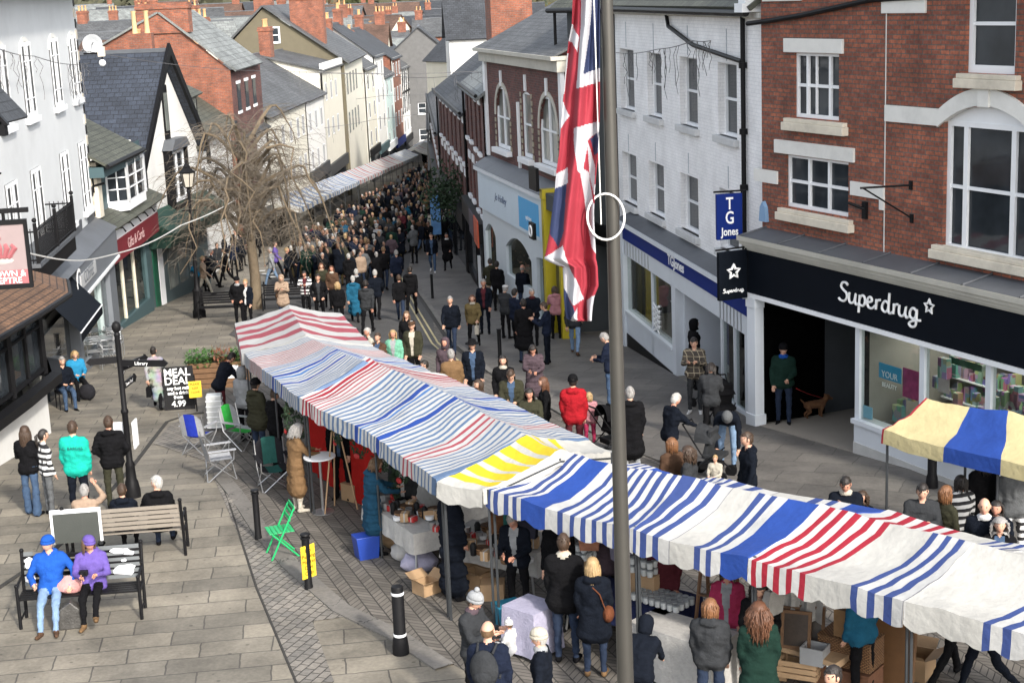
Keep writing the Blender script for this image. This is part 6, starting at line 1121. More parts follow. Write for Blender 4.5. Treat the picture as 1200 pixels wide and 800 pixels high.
# small wares on the tables of the bend: baskets, parcels and bottles, each a thing
wl=[('basket',M_wick,.2,.11),('parcel',M_card,.16,.14),('tin',M_steel,.1,.12),('red_parcel',M_bow,.12,.08),('dark_jar',M_black,.09,.2),('white_bowl',M_white,.13,.07)]
cnt2={}
spots=[(550+rb.uniform(-8,8)+k*6.2,640+rb.uniform(-16,4)+k*.3,.77) for k in range(14)]+[(455+k*5.4,592+rb.uniform(-4,8)+k*1.0,.77) for k in range(12)]+[(548+k*6.,628+rb.uniform(-8,4)+k*.4,.77) for k in range(12)]+[(452+k*4.6,600+rb.uniform(-6,10)+k*1.,.77) for k in range(14)]+[(555+k*5.,650+rb.uniform(-8,8)+k*.3,.77) for k in range(14)]
for k,(px,py,h) in enumerate(spots):
    nm,m_,r_,hh_=wl[k%6]; where='on the wreath table' if 26>k>=14 else 'in front on the clothed table' if k>=52 else 'in front on the wreath table' if k>=38 else 'at the back of the clothed table' if k>=26 else 'on the table left of the flagpole'
    key=(nm,where); cnt2[key]=cnt2.get(key,0)+1; lab='small %s %s, %s one from left'%(nm.replace('_',' '),where,('first','second','third','fourth','fifth')[cnt2[key]-1]); p=gp3(px,py,h)
    if nm in('basket','tin','dark_jar','white_bowl'): o=MB().lathe([(r_*.35,0),(r_*.5,.01),(r_*.56,hh_*.8),(r_*.3 if nm=='dark_jar' else r_*.58,hh_),(r_*.28 if nm=='dark_jar' else r_*.5,hh_*.98)],0,0,m_,12).build(nm,None,None,p,smooth=True)
    else: o=MB().box(-r_/2,r_/2,-r_*.4,r_*.4,0,hh_,m_).box(-r_/2-.002,r_/2+.002,-.012,.012,-.001,hh_+.002,M_linen).build(nm,None,None,p,rb.uniform(0,3),bevel=.006)
    tag(o,lab,nm.replace('_',' '),'small wares on the stall tables')
for k,(px,py,m_) in enumerate(((480,655,M_linen),(492,668,M_lilac),(468,640,M_card))):
    p=gp3(px,py,0); b=MB()
    b.sphere((0,0,.14),.3,m_,14,9,(1,.7,.6)); 
    b.v=[tuple(Vector(v)*(1+.22*noise.noise(Vector(v)*7+Vector((k,0,0))))) for v in b.v]
    tag(b.build('cloth_bundle',None,None,p,smooth=True),('crumpled white','crumpled lilac','brown paper')[k]+' bundle on the paving under the wreath table','bundle','bundles under the tables')
for px,py,m_,lab in ((430,652,mat('blue_plastic',(.015,.05,.3),.4),'blue plastic bin under the wreath table'),(596,735,mat('teal_plastic',(.02,.18,.28),.4),'teal plastic crate under the white clothed table')):
    p=gp3(px,py,0); tag(MB().prism([(-.16,0),(.16,0),(.2,.38),(-.2,.38)],-.15,.15,m_).build('plastic_bin',None,None,p,.4,bevel=.01),lab,'bin')

for k,(px,py,w_,d_,h_,lid,lab) in enumerate(((560,690,.4,.3,.3,'open','open cardboard box beneath the white clothed table'),(578,700,.34,.3,.24,'shut','closed cardboard box beneath the white clothed table'),(548,676,.3,.3,.35,'shut','tall cardboard box under the table end by the long black coat'),(700,720,.42,.3,.28,'open','open cardboard box on the ground behind the brown shoulder bag'),(1025,790,.4,.3,.3,'open','open cardboard box between the hampers and the dresser'),(905,790,.44,.32,.3,'shut','closed cardboard box left of the pale slatted crate'),(905,772,.3,.25,.2,'shut','small cardboard box behind the closed one'),(1075,790,.45,.34,.3,'open','open cardboard box right of the tall brown dresser'),(458,620,.3,.26,.26,'open','open cardboard box by the wreath table'),(415,585,.34,.3,.3,'shut','closed cardboard box behind the easel'))): crate('cardboard_box',lab,'box',gp3(px,py,0),a2+k*.7,w_,d_,h_,M_card,False,lid,'boxes on the stalls')
# clothes and bags hanging from the rear rail
for k,(px,py,c_,lab) in enumerate(((600,600,(.02,.09,.08),'dark green bag hanging under the blue striped canopy'),(618,604,(.02,.02,.03),'black bag hanging under the blue striped canopy'),(690,618,(.35,.16,.1),'salmon pink bag hanging from the rail behind the flagpole'),(585,598,(.09,.04,.02),'brown leather satchel hanging by the stall pole'),(727,628,(.16,.15,.2),'pale patterned scarf hanging behind the flagpole'),(906,690,(.3,.29,.27),'grey cloth bag hanging beneath the red stripes'))):
    p=gp3(px,py,1.55); o=MB(); o.prism([(-.13,-.32),(.13,-.32),(.15,-.1),(.1,0),(-.1,0),(-.15,-.1)],-.05,.05,cloth(c_)).tube([(-.08,0,0),(-.03,0,.22),(.03,0,.22),(.08,0,0)],.01,cloth(c_),5)
    tag(o.build('hanging_bag',None,None,p,a2+.3*k,bevel=.02),lab,'bag','bags hanging under the canopies')
# ================================================================ STREET FURNITURE, TREE, FLAG
rf=random.Random(11)
def bollard(label,px,py,h,r,bands=(),style='slim',group='bollards along the kerbs'):
    p=GP(px,py); t=empty('bollard',label,'bollard',p,0,group)
    if style=='slim': MB().lathe([(r*1.15,0),(r*1.15,.06),(r,.08),(r,h-.09),(r*1.3,h-.08),(r*1.3,h-.06),(r*.9,h-.05),(r*1.35,h-.02),(r*1.2,h),(.01,h+.01)],0,0,M_iron,12).build('post',None,t,smooth=True)
    else: MB().lathe([(r*1.35,0),(r*1.35,.1),(r*1.2,.22),(r,.26),(r,h-.02),(r*.9,h),(.01,h+.012)],0,0,M_iron,20).build('post',None,t,smooth=True)
    for z in bands: MB().lathe([(r+.002,z),(r+.004,z+.003),(r+.004,z+.035),(r+.002,z+.038)],0,0,M_white,20).build('reflective_band',None,t,smooth=True)
    return t
bollard('slim black bollard beside the green folding chair',303,632,.88,.055)
bz=bollard('slim black bollard carrying a yellow notice, nearest the herringbone paving',362,690,.9,.06)
M_ynote=mat('yellow_notice',(.75,.5,.03),.5,.05); n_=MB().box(.03,.045,-.13,.13,.2,.72,M_ynote).build('notice',None,bz); n_.rotation_euler[2]=R(-45)
for k in range(5): text_mesh(('No','Parking','Market','Days','Only')[k],.085,M_iron,'lettering',n_,(.049,0,.64-k*.09),(R(90),0,R(90)),ext=.001)
bollard('thick black bollard with two white bands in the foreground',470,765,.98,.085,(.26,.86),'thick')
bollard('slim black bollard on the right pavement by the couple walking up',507,350,.95,.05); bollard('short black bollard at the right pavement kerb near the group of shoppers',586,420,.85,.055); 
bollard('black bollard beneath the cream and blue stall beside the shop window',1092,572,.95,.08,(),'thick'); bollard('black bollard behind the silver café tables, by the grey shop',140,425,1.,.06); bollard('slim bollard far up the right pavement by the dark shop fronts',518,272,.9,.05)
# fingerpost
fpz=GP(156,582); fp=empty('fingerpost','tall black fingerpost with ball finial and white backed sign fingers beside the rear bench','signpost',fpz,0)
MB().lathe([(.15,0),(.15,.12),(.12,.3),(.1,.34),(.085,.6),(.09,.64),(.06,.7),(.055,1.6),(.07,1.62),(.07,1.66),(.05,1.7),(.05,3.05),(.06,3.08),(.04,3.12),(.075,3.17),(.085,3.24),(.06,3.3),(.01,3.33)],0,0,M_iron,16).build('post',None,fp,smooth=True)
for a,z,L in ((-12,2.55,.85),(70,2.45,.8),(100,2.28,.8),(195,2.62,.5),(85,2.1,.7)):
    f_=MB().box(.05,L,-.018,.018,-.06,.06,M_iron).prism([(L,-.08),(L+.09,0),(L,.08)],-.02,.02,M_iron).build('sign_finger',None,fp,(0,0,z),R(a))
    text_mesh('Town Trail' if a!=-12 else 'Library',.09,M_let,'lettering',f_,(L/2,-.022,0),ext=.001)
MB().box(-.25,.02,.06,.09,1.02,1.42,M_white).box(.13,.16,-.1,.2,.95,1.45,M_white).build('notice_panel',None,fp)
# street lamp
lz=GP(234,372); lp=empty('street_lamp','tall black heritage street lamp with glazed lantern and fluted base beside the bare tree','street lamp',lz,0); LH=5.55
MB().lathe([(.24,0),(.24,.25),(.2,.3),(.17,.9),(.19,1.0),(.11,1.1),(.09,1.3),(.07,1.5),(.055,3.2),(.05,LH-1.0),(.08,LH-.98),(.04,LH-.9)],0,0,M_iron,14).build('post',None,lp,smooth=True)
MB().lathe([(.04,LH-.9),(.1,LH-.85),(.16,LH-.8)],0,0,M_iron,6).lathe([(.26,LH-.32),(.28,LH-.28),(.12,LH-.12),(.14,LH-.1),(.07,LH),(.02,LH+.03),(.03,LH+.08),(.01,LH+.16)],0,0,M_iron,6).build('lantern_hood',None,lp)
MB().lathe([(.15,LH-.8),(.24,LH-.33)],0,0,mat('lantern_glass',(.45,.42,.36),.2,.1),6).build('lantern_glass',None,lp); MB().tube([(-.3,0,3.9),(.3,0,3.9)],.02,M_iron).build('ladder_bar',None,lp)
b=MB()
for k in range(6): a=k*math.pi/3; b.tube([(.155*math.cos(a),.155*math.sin(a),LH-.8),(.25*math.cos(a),.25*math.sin(a),LH-.32)],.013,M_iron,5)
b.build('lantern_frame',None,lp)
# second short dark post with ball in front of the crimson shop
pz=GP(142,425)
# benches
def bench(label,px,py,rot,L=1.7,mw=None,metal=True,group='street benches'):
    p=GP(px,py); t=empty('bench',label,'bench',p,rot,group); mw=mw or M_iron   # local -y is the front
    for k in range(6): MB().box(-L/2,L/2,-.42+k*.08,-.365+k*.08,.43,.455,mw).build('seat_slat',None,t) if k==-1 else None
    b=MB(); [b.box(-L/2,L/2,-.42+k*.085,-.36+k*.085,.43,.455,mw) for k in range(5)]; b.build('seat',None,t)
    b=MB(); [b.box(-L/2,L/2,.03+k*.022,.05+k*.022,.52+k*.085,.58+k*.085,mw) for k in range(5)]; b.build('backrest',None,t)
    for s in (-1,1):
        x=s*(L/2+.01); e=MB().tube([(x,-.42,0),(x,-.42,.64)],.026,M_iron,8).tube([(x,.02,0),(x,.06,.5),(x,.17,.98)],.026,M_iron,8).tube([(x,-.42,.64),(x,.1,.66)],.022,M_iron,8).tube([(x,-.42,.42),(x,.05,.42)],.022,M_iron,8).tube([(x,-.42,.12),(x,.02,.12)],.016,M_iron,6).sphere((x,.17,1.),.035,M_iron).sphere((x,-.42,.66),.032,M_iron).build('end_frame',None,t,smooth=True)
    return t
bF=bench('black slatted bench in the foreground, with white papers stuck to its backrest',101,718,R(6.),1.72)
bR=bench('bench with bleached slats behind the foreground bench, facing away',150,655,R(180+6),1.85,mat('bleached_slats',(.20,.175,.145),.8,.12,8.,.2)); 
bench('small black bench left of the bare tree',262,372,R(0),1.6); bench('black bench right of the bare tree trunk',336,362,R(0),1.6)
# papers on the front bench's back
b=MB(); rp_=random.Random(2)
M_paper=mat('white_paper',(.75,.76,.78),.7,.04)
def sticker(cx,cz,w_,h_,seed):
    n=12; q=[]; rr=random.Random(seed)
    for k in range(n): a=2*math.pi*k/n; r=rr.uniform(.6,1.); q.append((cx+w_*r*math.cos(a),cz+h_*r*math.sin(a)))
    return [(x,.012+(z-.5)*.27,z) for x,z in q]
MB().face([(-.0,.015,.50),(.84,.015,.50),(.84,.145,.98),(-.0,.145,.98)],mat('grey_panel',(.1,.11,.115),.6)).build('backrest_panel',None,bF); MB().face([(-.84,.015,.5),(-.7,.015,.5),(-.7,.145,.98),(-.84,.145,.98)],mat('grey_panel',(.1,.11,.115),.6)).build('backrest_panel',None,bF)
b=MB()
for cx,cz,w_,h_,s_ in ((.62,.62,.2,.1,1),(.55,.9,.16,.05,2),(.7,.86,.1,.04,3),(.62,.76,.05,.03,4),(-.76,.82,.09,.09,5),(-.76,.6,.09,.08,6)): b.face([(x,y-.006,z) for x,y,z in sticker(cx,cz,w_,h_,s_)],M_paper)
b.build('paper_sticker',None,bF)
# display panel standing between the benches (white framed dark board)
dbp=G(92,640,.35); db=empty('framed_board','dark board in white frame propped against the rear bench','board',(dbp.x,dbp.y,g(dbp.y)+.42),R(6)); MB().box(-.36,.36,0,.03,.0,.5,mat('dark_board',(.05,.055,.05),.5)).build('panel',None,db); MB().box(-.4,.4,-.01,.04,.5,.56,M_white).box(-.4,-.36,-.01,.04,0,.5,M_white).box(.36,.4,-.01,.04,0,.5,M_white).build('frame',None,db)
# camp chairs
def camp_chair(label,px,py,rot,mc,mb):
    t=empty('camping_chair',label,'camping chair',GP(px,py),rot,'folding camping chairs behind the stalls'); s=M_steel
    # local -y front
    for x in (-1,1):
        MB().tube([(x*.27,-.28,.01),(x*.27,.2,.42),(x*.27,.28,.9)],.012,s,6).tube([(x*.27,.28,.01),(x*.27,-.25,.42),(x*.27,-.27,.62)],.012,s,6).build('leg',None,t,smooth=True)
        MB().box(x*.28-.04,x*.28+.04,-.3,.24,.61,.63,mb).build('armrest',None,t)
    MB().tube([(-.27,-.28,.01),(.27,-.25,.42)],.012,s,6).tube([(.27,-.28,.01),(-.27,-.25,.42)],.012,s,6).tube([(-.27,.28,.01),(.27,.2,.42)],.012,s,6).tube([(.27,.28,.01),(-.27,.2,.42)],.012,s,6).build('cross_brace',None,t,smooth=True)
    b=MB(); n=8
    for i in range(n):
        for j in range(n):
            f=lambda a,c:(-.25+.5*a/n,-.26+.46*c/n,.43-.05*math.sin(math.pi*a/n))
            b.face([f(i,j),f(i+1,j),f(i+1,j+1),f(i,j+1)],mc if .25<(i+.5)/n<.75 else mb)
    b.build('seat',None,t,smooth=True); b=MB()
    for i in range(n):
        for j in range(n):
            f=lambda a,c:(-.26+.52*a/n,.2+.1*c/n+.05*math.sin(math.pi*a/n),.42+.5*c/n*(1-.25*(abs(2*a/n-1))**3*(c/n)))
            b.face([f(i,j),f(i+1,j),f(i+1,j+1),f(i,j+1)],mc if .2<(i+.5)/n<.8 else mb)
    b.build('backrest',None,t,smooth=True); return t
cB=cloth((.02,.04,.35)); cG=cloth((.3,.31,.33)); cGr=cloth((.03,.3,.05)); cT=cloth((.02,.08,.07))
camp_chair('camping chair with royal blue back and grey edges next to the yellow notice',235,530,R(160),cB,cG); camp_chair('grey camping chair with blue seat, nearest the flagstones',258,560,R(110),cG,cG); camp_chair('green and grey camping chair beside the man in the olive parka',282,525,R(60),cGr,cG); camp_chair('dark teal camping chair behind the woman in the tan coat',322,572,R(20),cT,M_blackc)
# green folding chair
gc=empty('folding_chair','bright green folding garden chair standing by the slim bollard','chair',GP(331,650),R(-70)); M_gp=mat('green_plastic',(.01,.35,.11),.45,.08)
for x in (-1,1): MB().tube([(x*.21,-.22,.0),(x*.2,.2,.82)],.016,M_gp,6).tube([(x*.18,.24,0),(x*.18,-.18,.44)],.016,M_gp,6).build('leg',None,gc,smooth=True)
b=MB(); [b.box(-.2,.2,-.22+k*.07,-.16+k*.07,.44,.455,M_gp) for k in range(6)]; b.build('seat',None,gc,bevel=.004); b=MB(); [b.box(-.2,.2,.12+k*.04,.135+k*.04,.62+k*.085,.69+k*.085,M_gp) for k in range(3)]; b.build('backrest',None,gc)
# bar table, easel
bt=empty('bar_table','tall white round bar table below the red stall cloth','table',GP(379,600),0); MB().lathe([(.01,1.0),(.24,1.0),(.28,1.01),(.28,1.035),(.01,1.04)],0,0,M_white,20).build('tabletop',None,bt,smooth=True); MB().lathe([(.2,0),(.2,.02),(.03,.05),(.025,1.)],0,0,M_steel,12).build('pedestal',None,bt,smooth=True)
ez=empty('easel','thin pale wooden tripod easel under the first canopies','easel',GP(400,600),.4); 
for x,y in ((-.3,0),(.3,0),(0,.4)): MB().tube([(x,y,0),(0,.03,1.9)],.014,M_lwood,6).build('leg',None,ez)
# planter, A board, yellow notice, white crate column
pl=empty('planter','dark wooden street planter full of leaves behind the chalk board','planter',GP(258,452),R(4)); b=MB(); [b.box(-.75,.75,-.35,-.32,.03+k*.14,.15+k*.14,M_wood).box(-.75,.75,.32,.35,.03+k*.14,.15+k*.14,M_wood).box(-.75,-.72,-.32,.32,.03+k*.14,.15+k*.14,M_wood).box(.72,.75,-.32,.32,.03+k*.14,.15+k*.14,M_wood) for k in range(5)]; b.build('box_side',None,pl); MB().box(-.7,.7,-.31,.31,.6,.64,M_gut).build('soil',None,pl); MB().box(.2,.55,-.37,-.352,.28,.62,M_white).box(.27,.48,-.375,-.371,.38,.52,M_iron).build('notice',None,pl)
b=MB(); Mlf=[mat('planter_leaf',(.045,.12,.02),.7,.4,4.,0),mat('planter_leaf_red',(.16,.05,.02),.7,.3,4.,0)]
for q in range(900):
    v=Vector((rf.uniform(-.85,.85),rf.uniform(-.42,.42),rf.uniform(.62,.98))); e=Vector((rf.gauss(0,1),rf.gauss(0,1),rf.gauss(0,.5))).normalized()*.07; f_=e.cross(Vector((0,0,1))); f_=(f_.normalized() if f_.length>.01 else Vector((1,0,0)))*.03; b.face([v-e,v+f_,v+e,v-f_],Mlf[1 if abs(v.x-.1)<.25 and rf.random()<.6 else 0])
b.build('foliage',None,pl)
for q in range(6): 
    a=rf.uniform(0,6.28)
b=MB(); [b.tube([(.0+.05*q,0,.65),(-.1+.08*q,.1*math.sin(q),.95),(-.15+.12*q,.1,1.1)],.006,M_wood,4) for q in range(4)]; b.build('stem',None,pl)
ab=empty('chalk_board','black chalk A-board reading MEAL DEAL in white lettering','sign',GP(212,478),R(8)); MB().box(-.36,.36,-.02,.02,0,1.05,M_iron,Matrix.Translation((0,-.2,0))@Matrix.Rotation(R(-12),4,'X')).build('front_board',None,ab); MB().box(-.36,.36,-.02,.02,0,1.05,M_iron,Matrix.Translation((0,.25,0))@Matrix.Rotation(R(12),4,'X')).build('rear_board',None,ab)
for k,(s_,sz) in enumerate((('MEAL',.26),('DEAL',.26),('any hot roll',.11),('and a drink',.11),('from',.11),('4.99',.2))): z=.9-[0,.2,.37,.48,.58,.74][k]; text_mesh(s_,sz,M_let,'lettering',ab,(-.02,-.2-.03+z*.21,z),(R(90-12),0,0),ext=.001,bold=.004)
yn=empty('notice_stand','yellow notice on a thin black stake in front of the planter','sign',GP(231,482),R(10)); MB().box(-.15,.15,-.01,.01,.35,.75,M_ynote).build('notice',None,yn); MB().tube([(0,.02,0),(0,.02,.9)],.015,M_iron,6).build('stake',None,yn); [text_mesh(t_,.07,M_iron,'lettering',yn,(0,-.014,.68-.1*k),ext=.001) for k,t_ in enumerate(('PLEASE','KEEP','CLEAR'))]
wb=empty('display_case','tall translucent white plastic crate standing beside the camping chairs','crate',GP(254,505),R(5)); MB().box(-.17,.17,-.15,.15,.1,.85,mat('translucent_plastic',(.48,.5,.5),.4,.1,6.)).build('case',None,wb,bevel=.02); b=MB(); [b.box(-.18,.18,-.16,.16,.12+.12*k,.135+.12*k,M_white) for k in range(6)]; b.build('rib',None,wb)
# cafe tables and chairs
def cafe_chair(px,py,rot,lab,src=[None]):
    if src[0] is None:
        t=empty('cafe_chair',lab,'chair',GP(px,py),rot,'silver café chairs'); 
        for x in (-1,1): MB().tube([(x*.22,-.2,0),(x*.22,-.2,.62),(x*.24,.15,.64),(x*.2,.22,.8)],.014,M_steel,6).build('frame_side',None,t,smooth=True); MB().tube([(x*.2,.22,0),(x*.2,.2,.44)],.014,M_steel,6).build('leg',None,t)
        b=MB(); [b.box(-.21,.21,-.2+k*.07,-.155+k*.07,.43,.442,M_steel) for k in range(6)]; b.build('seat',None,t); b=MB(); [b.tube([(-.2,.22,.6+k*.07),(0,.27,.6+k*.07),(.2,.22,.6+k*.07)],.012,M_steel,6) for k in range(4)]; b.build('backrest',None,t,smooth=True); src[0]=t; return t
    return dup(src[0],GP(px,py),rot,lab)
for k,(px,py,r_,l_) in enumerate(((112,428,.4,'leftmost silver café chair by the grey shop'),(128,432,2.,'silver café chair in front of the crimson sign shop, nearest the camera'),(137,418,3.3,'silver café chair at the far side of the café tables'),(118,415,5.2,'silver café chair between the two café tables'),(104,420,1.1,'silver café chair pushed against the grey shop window'))): cafe_chair(px,py,r_,l_)
for px,py,l_ in ((121,424,'round silver café table nearest the grey shop'),(134,412,'round silver café table nearer the crimson shop sign')):
    t=empty('cafe_table',l_,'table',GP(px,py),0,'silver café tables'); MB().lathe([(.01,.7),(.33,.7),(.34,.715),(.33,.73),(.01,.73)],0,0,M_steel,18).build('tabletop',None,t,smooth=True); MB().lathe([(.22,0),(.2,.02),(.03,.05),(.03,.7)],0,0,M_steel,10).build('pedestal',None,t,smooth=True)
# banner pole and bush on the right, far end
bp=GP(519,296); t=empty('banner','tall blue and white feather banner on the right pavement far down the street','banner',bp,0); MB().tube([(0,0,0),(0,0,3.)],.03,M_iron,6).build('pole',None,t); MB().box(-.02,-.5,-.01,.01,.9,2.9,mat('banner_blue',(.1,.25,.5),.7,.6,2.)).build('cloth',None,t)
bu=r2.M@Vector((w2-4.,-.5,4.0)); bs=empty('hanging_bush','dark green bush hanging from the wall of the brick house above the dark shop','plant',tuple(bu),0); b=MB()
for q in range(900):
    v=Vector((rf.gauss(0,.5),rf.gauss(0,.42),rf.gauss(0,.55))); e=Vector((rf.gauss(0,1),rf.gauss(0,1),rf.gauss(0,1))).normalized()*.12; f_=e.orthogonal().normalized()*.05; b.face([v-e,v+f_,v+e,v-f_],M_fir)
b.build('foliage',None,bs)
# ---- the bare weeping tree
tz=GP(301,362); tr=empty('bare_tree','leafless weeping tree with dense drooping brown twigs in the square','tree',tz,0); M_bark=mat('tree_bark',(.15,.115,.075),.9,.25,8.,.5); M_twig=mat('twig_bark',(.14,.118,.092),.9,.3,3.,0)
rt_=random.Random(9); MB().tube([(0,0,-.1),(.03,0,1.2),(-.03,.03,2.6),(.06,0,4.),(-.02,0,5.4),(0.05,0,6.6)],[.25,.19,.17,.145,.10,.04],M_bark,12).build('trunk',None,tr,smooth=True)
tw=MB(); nl=38; limb=[]
for k in range(nl):
    a=k*2.399+rt_.uniform(-.3,.3); z0=rt_.uniform(2.5,6.2); reach=rt_.uniform(1.5,3.3)*(1.05 if z0<5 else .75); top=min(7.7,z0+rt_.uniform(.7,1.9)); end=max(1.9,top-rt_.uniform(1.5,4.)); P=[]
    for q in range(11):
        t=q/10; r=reach*(t**.8); z=z0+(top-z0)*math.sin(min(1,t*1.7)*math.pi/2) if t<.59 else top-(top-end)*((t-.59)/.41)**1.5
        wv=.12*noise.noise(Vector((k*3.,t*5,0))); P.append(Vector(((r)*math.cos(a+wv*2)+wv,(r)*math.sin(a+wv*2),z+wv)))
    limb.append(P); m_=MB().tube(P,[.085*(1-.9*q/10)+.004 for q in range(11)],M_bark,6).build('limb',None,tr,smooth=True)
def twig(p,a,L,r0,n=6,droop=1.):
    P=[Vector(p)]; d=Vector((math.cos(a),math.sin(a),rt_.uniform(.0,.7))).normalized()
    for q in range(n):
        d=(d+Vector((rt_.gauss(0,.22),rt_.gauss(0,.22),-.24*droop+rt_.gauss(0,.12)))).normalized(); P.append(P[-1]+d*L/n)
    if P[-1].z<1.6: P=[v for v in P if v.z>1.5]
    if len(P)>2: tw.tube(P,[r0*(1-.7*q/len(P)) for q in range(len(P))],M_twig,3,cap=False)
    return P
for P in limb:
    for q in range(50 if P[5].length>0 else 50):
        i=rt_.uniform(1.2,9.9); j=int(i); p=P[j].lerp(P[min(j+1,10)],i-j); a=rt_.uniform(0,6.28); Q=twig(p,a,rt_.uniform(.7,1.8),.0085)
        if rt_.random()<.85 and len(Q)>4:
            for _ in range(2): twig(Q[rt_.randint(1,len(Q)-2)],rt_.uniform(0,6.28),rt_.uniform(.3,.9),.0055,5)
tag(tw.build('twigs',None,tr),None,None,kind='stuff')
# ---- flagpole and flag
YF=9.; pt_=AT(710,0,YF); pole=empty('flagpole','tall grey metal flagpole standing close in front of the view','flagpole',(AT(722,400,YF).x,YF,0),0)
MB().lathe([(.09,-.0),(.09,.3),(.058,.35),(.055,4.),(.04,7.),(.028,11.)],0,0,mat('pole_metal',(.075,.072,.065),.4,.1,2.,.05,metal=.5),20).build('post',None,pole,smooth=True)
M_ring=mat('ring_white',(.7,.7,.68),.5); b=MB(); b.tube([(-.055+.108*math.cos(a*.2618),.03*math.sin(a*.2618)-.07,.13*math.sin(a*.2618)) for a in range(25)],.0065,M_ring,8,cap=False); rz_=AT(710,254,YF-.07); ring=b.build('hoop',None,None,(rz_.x+.055,rz_.y+.07,rz_.z),smooth=True); ring.parent=pole; ring.location=(rz_.x+.055-pole.location.x,.0,rz_.z)
b=MB(); hh=pole.location.x; b.tube([(-.075,-.03,rz_.z+1.6),(-.07,-.03,rz_.z-.05)],.004,M_ring,5); b.build('halyard',None,pole)
FR=mat('flag_red',(.24,.014,.028),.8,.06,20.,.1,bscale=90.); FW=mat('flag_white',(.38,.38,.41),.8,.04,20.,.1,bscale=90.); FB_=mat('flag_blue',(.014,.024,.075),.8,.06,20.,.1,bscale=90.)
SIL=[(-60,676,703),(0,671,703),(30,670,703),(50,666,703),(90,662,703),(125,659,703),(150,657,702),(180,655,701),(200,652,699),(225,650,697),(250,647,696),(275,644,697),(295,640,698),(303,638,698),(307,645,699),(313,660,700),(335,661,701),(348,661,696),(360,662,694),(373,664,693),(376,672,693)]
def inp(x,y,P):
    c=False; j=len(P)-1
    for i in range(len(P)):
        if (P[i][1]>y)!=(P[j][1]>y) and x<(P[j][0]-P[i][0])*(y-P[i][1])/(P[j][1]-P[i][1])+P[i][0]: c=not c
        j=i
    return c
WH=[[(681,-60),(698,-60),(694,0),(690,40),(683,87),(703,80),(703,96),(676,104),(679,60),(681,30)],[(670,28),(679,45),(677,62),(671,50),(664,48)],[(660,63),(666,63),(661,110),(656,108)],[(658,115),(667,136),(658,150),(652,148)],[(673,150),(702,142),(702,155),(693,160),(688,165),(698,195),(697,230),(690,200),(688,172),(682,205),(676,200),(673,165)],[(650,205),(666,196),(666,215),(648,222)],[(679,195),(690,202),(698,250),(699,300),(694,290),(686,245)],[(636,303),(660,288),(662,300),(661,312),(655,311)],[(661,298),(666,310),(676,330),(684,350),(672,358),(660,335),(660,315)],[(668,378),(676,360),(676,378)],[(688,352),(697,345),(695,377),(689,376)]]
BL=[[(698,-60),(706,-60),(706,80),(683,87),(690,40),(694,0)],[(691,163),(703,154),(703,178),(697,182)],[(648,222),(665,215),(662,250),(661,272),(655,290),(645,275),(645,250)],[(659,325),(668,352),(672,360),(676,378),(664,374),(659,360)]]
def silx(y):
    for (y0,a0,b0),(y1,a1,b1) in zip(SIL[:-1],SIL[1:]):
        if y<=y1: t=(y-y0)/(y1-y0); return a0+(a1-a0)*t,b0+(b1-b0)*t
    return SIL[-1][1:]
fo=empty('union_flag','red white and blue union flag hanging limp in folds from the flagpole','flag',tuple(AT(700,0,YF)),0); o_=Vector(fo.location); b=MB(); NX,NY=84,330; gridv=[]
for j in range(NY+1):
    y=-60+436*j/NY; xa_,xb_=silx(y); row=[]
    for i in range(NX+1):
        x=xa_+(xb_-xa_)*i/NX; fold=.045*math.sin(i/NX*9.+1.2*noise.noise(Vector((y*.008,1,0)))+y*.004)+.02*math.sin(i/NX*21+y*.012)+.012*noise.noise(Vector((x*.05,y*.03,3)))
        row.append((x,y,AT(x,y,YF-.03+fold)-o_))
    gridv.append(row)
for j in range(NY):
    for i in range(NX):
        q=[gridv[j][i],gridv[j][i+1],gridv[j+1][i+1],gridv[j+1][i]]; cx=sum(t[0] for t in q)/4; cy=sum(t[1] for t in q)/4; m_=FR
        if any(inp(cx,cy,P) for P in BL): m_=FB_
        if any(inp(cx,cy,P) for P in WH): m_=FW
        b.face([tuple(t[2]) for t in q],m_)
me=b.mesh('cloth',True); bm=bmesh.new(); bm.from_mesh(me); bmesh.ops.remove_doubles(bm,verts=bm.verts[:],dist=1e-5); bm.to_mesh(me); bm.free(); fc=bpy.data.objects.new('cloth',me); COL.objects.link(fc); fc.parent=fo; sd_=fc.modifiers.new('thickness','SOLIDIFY'); sd_.thickness=.003
# ---- cables and light strings across the street
def cable(name,label,pts,r,m,icicles=0,group='cables and light strings over the street'):
    P=[]; 
    for a,b_ in zip(pts[:-1],pts[1:]):
        for k in range(12): t=k/12; v=a.lerp(b_,t); v.z-=.25*math.sin(math.pi*t)*min(1,(b_-a).length/20); P.append(v)
    P.append(pts[-1]); o=P[0].copy(); t_=empty(name,label,'cable',tuple(o),0,group); MB().tube([v-o for v in P],r,m,4).build('wire',None,t_); rr=random.Random(len(P)+icicles)
    if icicles:
        for k in range(icicles):
            i=rr.uniform(0,len(P)-1.01); v=P[int(i)].lerp(P[int(i)+1],i%1)-o; L=rr.uniform(.3,1.3); q=[v+Vector((rr.gauss(0,.03),rr.gauss(0,.03),-L*s/5)) for s in range(6)]; MB().tube(q,.008,m,3).build('icicle_strand',None,t_)
    return t_
M_wire=mat('wire_dark',(.08,.08,.085),.6); M_wirew=mat('wire_white',(.55,.55,.53),.6)
A_=AT; cable('light_string','icicle light string across the upper windows of the pale blue building',[A_(-5,56,36),A_(40,66,40),A_(105,74,49)],.012,M_wire,22)
cable('cable','white cable sagging from the pub sign towards the bare tree',[A_(35,297,30),A_(125,300,40),A_(212,264,50),A_(290,225,58)],.02,M_wirew)
